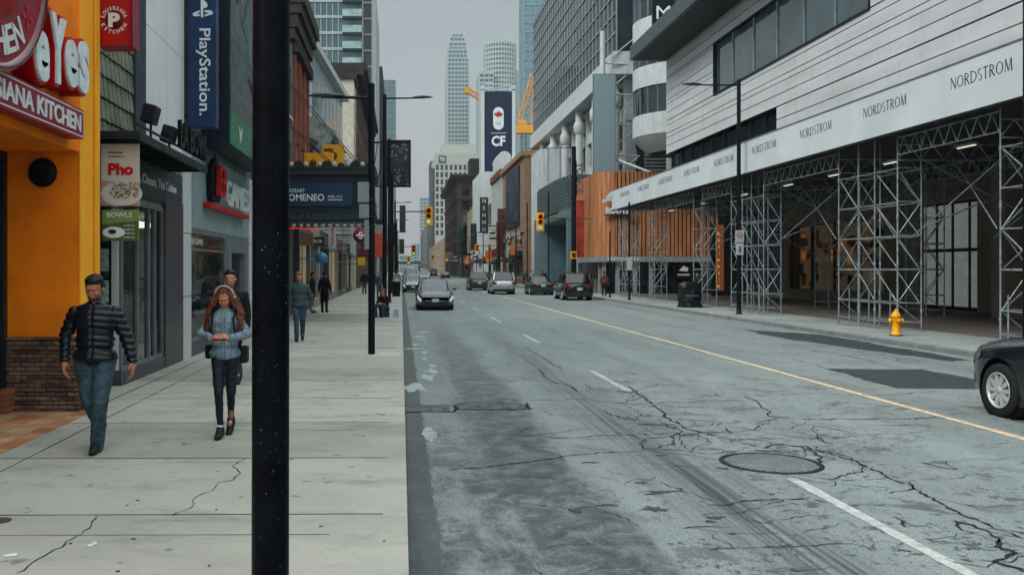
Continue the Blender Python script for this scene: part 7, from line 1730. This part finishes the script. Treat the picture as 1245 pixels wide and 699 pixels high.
    if hair:
        E = lambda x, y, z, rx, ry, rz_: ('e', hcc+R @ Vector((x, y, z))*kh, (rx*kh, ry*kh, rz_*kh), R)
        pr = [E(0, .022, .058, .082, .090, .070), E(0, .045, .0, .079, .07, .08)]
        if hairkind == 'short': pr = [E(0, .012, .072, .080, .090, .058), E(0, .050, .015, .079, .066, .085), E(.067, .012, .035, .017, .042, .045), E(-.067, .012, .035, .017, .042, .045), E(0, -.045, .085, .06, .035, .028)]
        if hairkind == 'long':
            rn = random.Random(4); pr += [E(.0, .05, -.08, .095, .06, .15)]
            for sd_ in (-1, 1):
                for j in range(13):
                    p = hcc+R @ Vector((sd_*(.060+.012*rn.random()), -.028+.011*j, .055))*kh; wv = rn.uniform(0, 6)
                    for s_ in range(8):
                        out_ = (.020, .030, .028, .020, .008, -.002, -.004, -.006)[s_]
                        q = p+V(sd_*(out_+.004)+.020*math.sin(wv+s_*2.1), -.016*math.cos(wv+s_*1.9)-(.010 if j < 5 and 2 < s_ < 6 else 0), -.056)*k; pr.append((p, q, .021*k, .017*k)); p = q
        skin('hair', pr, hair, root, .008 if detail == 2 else .016, 1 if hairkind == 'long' else 2, (lambda co: .006*noise.noise(Vector((co.x*55, co.y*55, co.z*20)))) if detail == 2 else None)
    if detail >= 1:
        m = MB()
        for sx in (-1, 1): m.ell(hcc+R @ Vector((sx*.032, -.0865, .001))*kh, (.018*kh, .009*kh, .010*kh), 10, 6, R=R)
        m.build('eyes', EYE, root)
        m = MB()
        for sx in (-1, 1): m.ell(hcc+R @ Vector((sx*.033, -.0945, .021))*kh, (.024*kh, .006*kh, .008*kh), 10, 6, R=R)
        m.build('eyebrows', hair or EYE, root)
        m = MB(); m.ell(hcc+R @ Vector((0, -.0955, -.058))*kh, (.022*kh, .006*kh, .0065*kh), 10, 6, R=R); m.build('lips', LIP, root)
    if detail == 1 and top is not None:
        m = MB(); m.lathe((0, .0, 1.425*k), [(-.03, .105), (.0, .098), (.02, .090), (.045, .092), (.05, .080)], n=18); m.build('collar', top, root)
        m = MB(); m.bar((0, -.150*b, .92*k), (0, -.146*b, 1.38*k), .055, .012); m.build('shirt_front', BLKC if top is not BLKC else TEALJ, root)
    if extras: extras(root, k, hcc, R, sh, A, K_, ln)
    root.rotation_euler = (0, 0, rz); return root
SKIN = mat('skin', '#b07a62', .5, var=.08, bump=.05); SKIN2 = mat('skin_warm', '#a36c52', .5, var=.08, bump=.05); SHOE = mat('shoe_dark', '#14181b', .6); EYE = mat('eye_dark', '#110d0b', .3); LIP = mat('lip', '#7c443c', .5)
HD = mat('hair_dark', '#0f0d0c', .55, var=.4, vs=30); HBR = mat('hair_auburn', '#5a2b18', .45, var=.9, vs=18, bump=.6, bs=120, stretch=(1, 1, .25)); HF = mat('hair_fair', '#7d5c3c', .6)
def denim(n, c, c2, seams=False):
    if n in MATS: return MATS[n]
    m = D.materials.new(n); nt, out = nodes_of(m); b = N(nt, 'ShaderNodeBsdfPrincipled', Roughness=.85); nt.links.new(b.outputs[0], out.inputs[0])
    p = pos(nt); f = noi(nt, p, 7, 6, .7, .5); c_ = mixc(nt, ramp(nt, f, [(.35, 0.0), (.65, 1.0)]), lin(c), lin(c2)); 
    if seams:
        tc_ = nt.nodes.new('ShaderNodeTexCoord'); sp_ = nt.nodes.new('ShaderNodeSeparateXYZ'); nt.links.new(tc_.outputs['Object'], sp_.inputs[0])
        ax = mth(nt, 'ABSOLUTE', sp_.outputs['X']); ln_ = None
        for src_, c0, w_ in ((ax, .085, .004), (ax, .018, .004), (sp_.outputs['Z'], 1.25, .005), (sp_.outputs['Z'], .99, .005)):
            e_ = mth(nt, 'LESS_THAN', mth(nt, 'ABSOLUTE', mth(nt, 'SUBTRACT', src_, c0)), w_); ln_ = e_ if ln_ is None else mth(nt, 'MAXIMUM', ln_, e_)
        wear = ramp(nt, noi(nt, p, 22, 5, .7), [(.5, 0.0), (.75, .5)]); c_ = mixc(nt, wear, c_, lin('#aebfc6')); c_ = mixc(nt, mth(nt, 'MULTIPLY', ln_, .55), c_, lin('#22333f'))
    nt.links.new(c_, b.inputs['Base Color'])
    bp = N(nt, 'ShaderNodeBump', Strength=.7, Distance=.012); nt.links.new(noi(nt, pos(nt, (1, 1, 2.6)), 11, 5, .65, .8), bp.inputs['Height']); nt.links.new(bp.outputs[0], b.inputs['Normal']); MATS[n] = m; return m
JEAN = denim('denim_dark', '#152530', '#3a5463'); JEANJ = denim('denim_light', '#3f5866', '#839aa5', True); LEG = mat('legging_navy', '#0c1420', .6, var=.3, vs=8); PUFF = mat('puffer_nylon', '#0a111b', .36, var=.2, bump=.35, bs=34, coat=.08); BLKC = mat('black_cloth', '#0d1013', .8, var=.3); TEALJ = mat('grey_teal_jacket', '#34474c', .7, var=.25); 
# man in the puffer jacket
def ex_man(root, k, hc, R, sh, A, K_, ln):
    kh = k*1.12; skin('beard', [('e', hc+R @ V(0, -.028, -.066)*kh, (.060*kh, .064*kh, .040*kh), R)], mat('stubble', '#4a3329', .8), root, .009, 2)
    m = MB(); z = 1.39
    m.lathe((0, 0.0, 1.43*k), [(-.03, .10), (.0, .096), (.02, .089), (.035, .093), (.055, .086), (.075, .086), (.08, .074)], n=24); m.build('collar', PUFF, root)
    m = MB(); m.bar((0, -.155, .95), (0, -.150, 1.38), .008, .008); m.build('zip', DARKM, root)
p = Vector((-3.13, 9.25, PAVE))
person('man in black quilted puffer jacket and blue jeans walking past the orange wall', p, .05, 1.79,
       legs=[((-.055, -.03, .50), (-.02, .24, .24)), ((.085, -.13, .50), (.045, -.10, .085))],
       arms=[((-.30, .05, 1.15), (-.275, -.08, .90), (.05, -.15, -1)), ((.30, .03, 1.13), (.375, -.02, .88), (.05, -.15, -1))],
       top=PUFF, bottom=JEAN, shoe=SHOE, hair=HD, detail=2, build=1.12, skin_m=SKIN2, head=(-.12, .28), extras=ex_man, quilt=True, toplen=.02, lt=.022)
# woman with headphones
def ex_wom(root, k, hc, R, sh, A, K_, ln):
    m = MB()
    m.lathe((0, -.02, 1.44*k), [(-.02, .088), (.02, .092), (.03, .085)], n=20); m.build('collar', JEANJ, root)
    for sx in (-1, 1):
        m = MB(); m.box(sx*.07-.045, sx*.07+.045, -.165, -.150, 1.19, 1.27); m.build('chest_pocket', JEANJ, root, bevel=.006)
    m = MB(); m.bar((0, -.158, 1.0), (0, -.142, 1.34), .022, .008); m.build('button_placket', JEANJ, root)
    m = MB(); m.lathe((0, 0, .985*k), [(-.022, .135), (-.02, .148), (.02, .150), (.022, .14)], n=28); hm = m.build('hem_band', JEANJ, root); hm.scale = (1.12, .93, 1)
wp = Vector((-1.96, 10.05, PAVE))
W_ = person('woman with long auburn hair in a denim jacket and dark leggings looking at her phone', wp, .0, 1.66,
       legs=[((-.04, -.16, .50), (-.03, -.12, .09)), ((.075, -.02, .50), (.035, .20, .15))],
       arms=[((-.27, -.03, 1.19), (-.10, -.27, 1.155), (1, -.35, .15)), ((.27, -.03, 1.19), (.10, -.27, 1.155), (-1, -.35, .15))],
       top=JEANJ, bottom=LEG, shoe=mat('runner_black', '#15191c', .6), hair=HBR, detail=2, build=.93, head=(0, .42), hairkind='long', female=True, extras=ex_wom, toplen=-.01, lt=-.004)
m = MB()
for sx, y in ((-.03, -.12), (.035, .20)): m.lathe((wp.x+sx*.95, wp.y+y*.95, PAVE+(.12 if y < 0 else .175)), [(0, .038), (.05, .036)], n=12)
o = m.build('socks', OFFW, W_)
k = 1.66/1.75; hc = Vector((0, -.02, 1.612*k))+wp; Rh = Matrix.Rotation(.42, 3, 'X')
T = thing('headphones', 'pale over ear headphones worn over the auburn hair', 'headphones', hc+V(0, 0, -.05), None)
m = MB(); P = [hc+Rh @ Vector((.100*math.cos(a), .0, .03+.120*math.sin(a))) for a in [pi*i/14 for i in range(15)]]
for a, b in zip(P, P[1:]): m.bar(a, b+(b-a)*.1, .024, .014)
m.build('headband', mat('phones_pale', '#b8b2ab', .4), T)
for sx in (-1, 1): m = MB(); m.lathe(hc+Rh @ Vector((sx*.090, 0, -.012)), [(0, .036), (.02, .04), (.035, .032), (.036, .001)], axis=(sx, 0, 0), n=18); m.build('ear_cup', mat('phones_pale', ''), T)
m = MB(); pc = wp+Vector((0, -.30, 1.165))*k; m.obox(pc, (.074, 0, 0), (0, .03, .02), (0, -.002, .003)); m.build('mobile_phone', BLK, label='dark phone held sideways in the denim jacket woman\'s hands', cat='phone', bevel=.003)
T = thing('backpack', 'black backpack worn by the woman in the denim jacket', 'backpack', wp+V(0, .18, .95))
m = MB(); m.box(wp.x-.15, wp.x+.15, wp.y+.12, wp.y+.26, 1.05, 1.48); m.build('bag', BLKC, T, bevel=.05)
for sx in (-1, 1): m = MB(); m.path([wp+Vector((sx*.12, .14, 1.34)), wp+Vector((sx*.125, .0, 1.40)), wp+Vector((sx*.115, -.13, 1.30)), wp+Vector((sx*.135, -.12, 1.12)), wp+Vector((sx*.16, .12, 1.02))], .012); m.build('strap', BLKC, T)
m = MB(); m.box(wp.x-.23, wp.x-.155, wp.y+.02, wp.y+.16, .98, 1.13); m.box(wp.x+.155, wp.x+.24, wp.y+.02, wp.y+.18, .93, 1.12); m.build('side_pocket', BLKC, T, bevel=.02)
# others
def ex_cap(root, k, hc, R, sh, A, K_, ln):
    m = MB(); m.ell(hc+V(0, .01, .065)*k, (.088*k, .10*k, .062*k), 16, 10); m.ell(hc+V(0, -.10, .055)*k, (.065*k, .055*k, .010*k), 14, 6); m.build('cap', BLK, root)
person('tall man in black cap and dark coat walking behind the woman with headphones', (-2.72, 14.4, PAVE), 0, 1.84, top=BLKC, bottom=JEAN, hair=HD, detail=1, build=1.15, extras=ex_cap, legs=[((-.08, -.1, .49), (-.08, -.12, .09)), ((.08, .03, .5), (.09, .25, .16))])
person('person in dark coat half hidden behind the thick near pole', (-2.28, 15.8, PAVE), 0, 1.76, top=BLKC, bottom=JEAN, hair=HD, detail=1, build=1.05)
person('fair haired man in open grey teal jacket and jeans walking under the marquee', (-2.62, 23.2, PAVE), .1, 1.78, top=TEALJ, bottom=JEAN, hair=HF, detail=1, build=1.08, legs=[((-.07, -.12, .49), (-.06, -.16, .09)), ((.09, .0, .5), (.08, .26, .17))], arms=[((-.28, .03, 1.14), (-.30, -.02, .88), (0, -.1, -1)), ((.29, .03, 1.14), (.33, -.02, .88), (0, -.1, -1))], toplen=.05, head=(0, .15))
person('person in long black coat standing by the shop door, back to the street', (-3.28, 38.6, PAVE), pi-.3, 1.76, top=BLKC, bottom=BLKC, hair=HD, detail=0, build=1.0, toplen=.12)
person('person in black leaning at the shop window next to the long coated one', (-3.75, 38.1, PAVE), pi/2, 1.72, top=BLKC, bottom=BLKC, hair=HD, detail=0, toplen=.1)
person('distant walker in dark jacket left of the lamp poles', (-2.7, 66, PAVE), 0, 1.76, top=BLKC, bottom=JEAN, hair=HD, detail=0, group='distant walkers')
person('distant walker in navy top beside the dark jacketed one', (-2.1, 67, PAVE), pi, 1.74, top=LEG, bottom=BLKC, hair=HD, detail=0)
person('distant walker in grey teal between the lamp poles', (-1.35, 55, PAVE), 0, 1.7, top=TEALJ, bottom=JEAN, hair=HD, detail=0)
person('distant walker in pale coat right of the lamp poles', (-.35, 88, PAVE), 0, 1.7, top=mat('pale_coat', '#8d8f8c', .8), bottom=BLKC, hair=HF, detail=0)
for i, (x, y, t_, lab) in enumerate(((13.9, 88, BLKC, 'dark clad walker on the right pavement behind the graphite sedan'), (14.2, 91, mat('brown_coat', '#5b4030', .8), 'walker in brown coat on the far right pavement'), (13.6, 94, mat('pale_coat', ''), 'walker in pale coat on the far right pavement'), (13.9, 62, mat('brown_coat', ''), 'walker in brown top beside the black suv'), (14.1, 104, TEALJ, 'walker in teal far down the right pavement'), (13.7, 112, BLKC, 'walker in black farthest down the right pavement'))):
    person(lab, (x, y, PAVE), (0, pi)[i % 2], 1.72, top=t_, bottom=BLKC, hair=HD, detail=0)
person('person in black standing behind the wrapped bin under the canopy', (15.0, 45.9, PAVE), 0, 1.7, top=BLKC, bottom=BLKC, hair=HD, detail=0)
# seated person by the tall lamp post
sp = (-.66, 34.6, PAVE)
T = thing('crate', 'dark plastic crate the seated person sits on beside the tall lamp post', 'crate', (-.66, 34.85, PAVE))
m = MB(); m.box(-.86, -.46, 34.65, 35.05, PAVE, PAVE+.36); m.box(-.88, -.44, 34.63, 35.07, PAVE+.30, PAVE+.362); m.build('box', mat('crate_blue', '#1d2d38', .6), T, bevel=.01)
root = thing('person', 'seated person in black jacket with orange red hair leaning by the tall lamp post', 'person', (-.66, 34.85, PAVE))
bx = [('e', (0, -.1, .98), (.075, .09, .105)), ((0, -.04, .78), (0, -.08, .9), .055, .05), ('e', (0, .0, .62), (.17, .12, .22)), ('e', (0, .02, .42), (.17, .14, .12)), ((-.17, 0, .74), (.17, 0, .74), .06, .06)]
for s_ in (-1, 1):
    bx += [((s_*.10, 0, .42), (s_*.16, -.40, .44), .085, .06), ((s_*.16, -.40, .44), (s_*.15, -.34, .08), .055, .04), ((s_*.15, -.34, .06), (s_*.17, -.5, .04), .04, .035), ((s_*.19, 0, .74), (s_*.24, -.14, .52), .05, .04), ((s_*.24, -.14, .52), (s_*.08, -.32, .52), .04, .03)]
    hand(bx, (s_*.08, -.32, .52), (-s_*.6, -.6, -.1), s_, 1.2)
bo = skin('body', bx, SKIN, root, .014, 3)
tr = [('e', (0, .02, .42), (.185, .155, .12))]
for s_ in (-1, 1): tr += [((s_*.10, 0, .43), (s_*.16, -.40, .45), .098, .075), ((s_*.16, -.40, .45), (s_*.15, -.34, .12), .07, .055)]
skin('trousers', tr, JEAN, root, .016, 3)
jk = [('e', (0, .0, .62), (.20, .15, .24)), ((-.17, 0, .74), (.17, 0, .74), .08, .08)]
for s_ in (-1, 1): jk += [((s_*.19, 0, .74), (s_*.24, -.14, .52), .07, .055), ((s_*.24, -.14, .52), (s_*.11, -.29, .52), .052, .042)]
skin('jacket', jk, BLKC, root, .016, 3); skin('hair', [('e', (0, -.08, 1.01), (.09, .10, .10)), ('e', (0, -.03, .93), (.085, .07, .10))], mat('hair_orange', '#8a2c1a', .6), root, .014, 2)
m = MB(); m.v = []
for s_ in (-1, 1): skin('shoe', [((s_*.15, -.33, .05), (s_*.17, -.52, .045), .05, .042)], SHOE, root, .015, 2)
root.rotation_euler = (0, 0, -.5)
T = thing('paper_bag', 'small pale blue paper bag on the ground beside the seated person', 'bag', (-.2, 34.7, PAVE))
m = MB(); m.add([(-.32, 34.6, PAVE), (-.10, 34.6, PAVE), (-.10, 34.75, PAVE), (-.32, 34.75, PAVE), (-.31, 34.62, .43), (-.12, 34.61, .45), (-.12, 34.72, .44), (-.31, 34.73, .42)], [(0, 1, 5, 4), (1, 2, 6, 5), (2, 3, 7, 6), (3, 0, 4, 7), (3, 2, 1, 0)]); m.build('bag', mat('paper_blue', '#87a6b8', .7), T)
T = thing('litter_bin', 'black cylindrical litter bin on the pavement behind the seated person', 'bin', (-.35, 61, PAVE))
m = MB(); m.lathe((-.35, 61, PAVE), [(0, .26), (.9, .3), (.95, .32), (1.0, .3)], n=20); m.build('drum', BLK, T); m = MB(); m.lathe((-.35, 61, PAVE+1.0), [(.0, .3), (.12, .25), (.2, .1), (.2, .001)], n=18); m.build('lid', GREYM, T)

D.scenes.remove(TS)
# ================================================================= air
hz = D.materials.new('air_haze'); nt, out = nodes_of(hz)
pv = nt.nodes.new('ShaderNodeVolumePrincipled'); pv.inputs['Color'].default_value = (.86, .93, .96, 1); pv.inputs['Density'].default_value = .00022; pv.inputs['Anisotropy'].default_value = .3
nt.links.new(pv.outputs[0], out.inputs['Volume'])
MB().box(-1200, 1300, -150, 1600, -1.1, 300).build('haze', hz, kind='stuff')
SC.cycles.volume_step_rate = 20
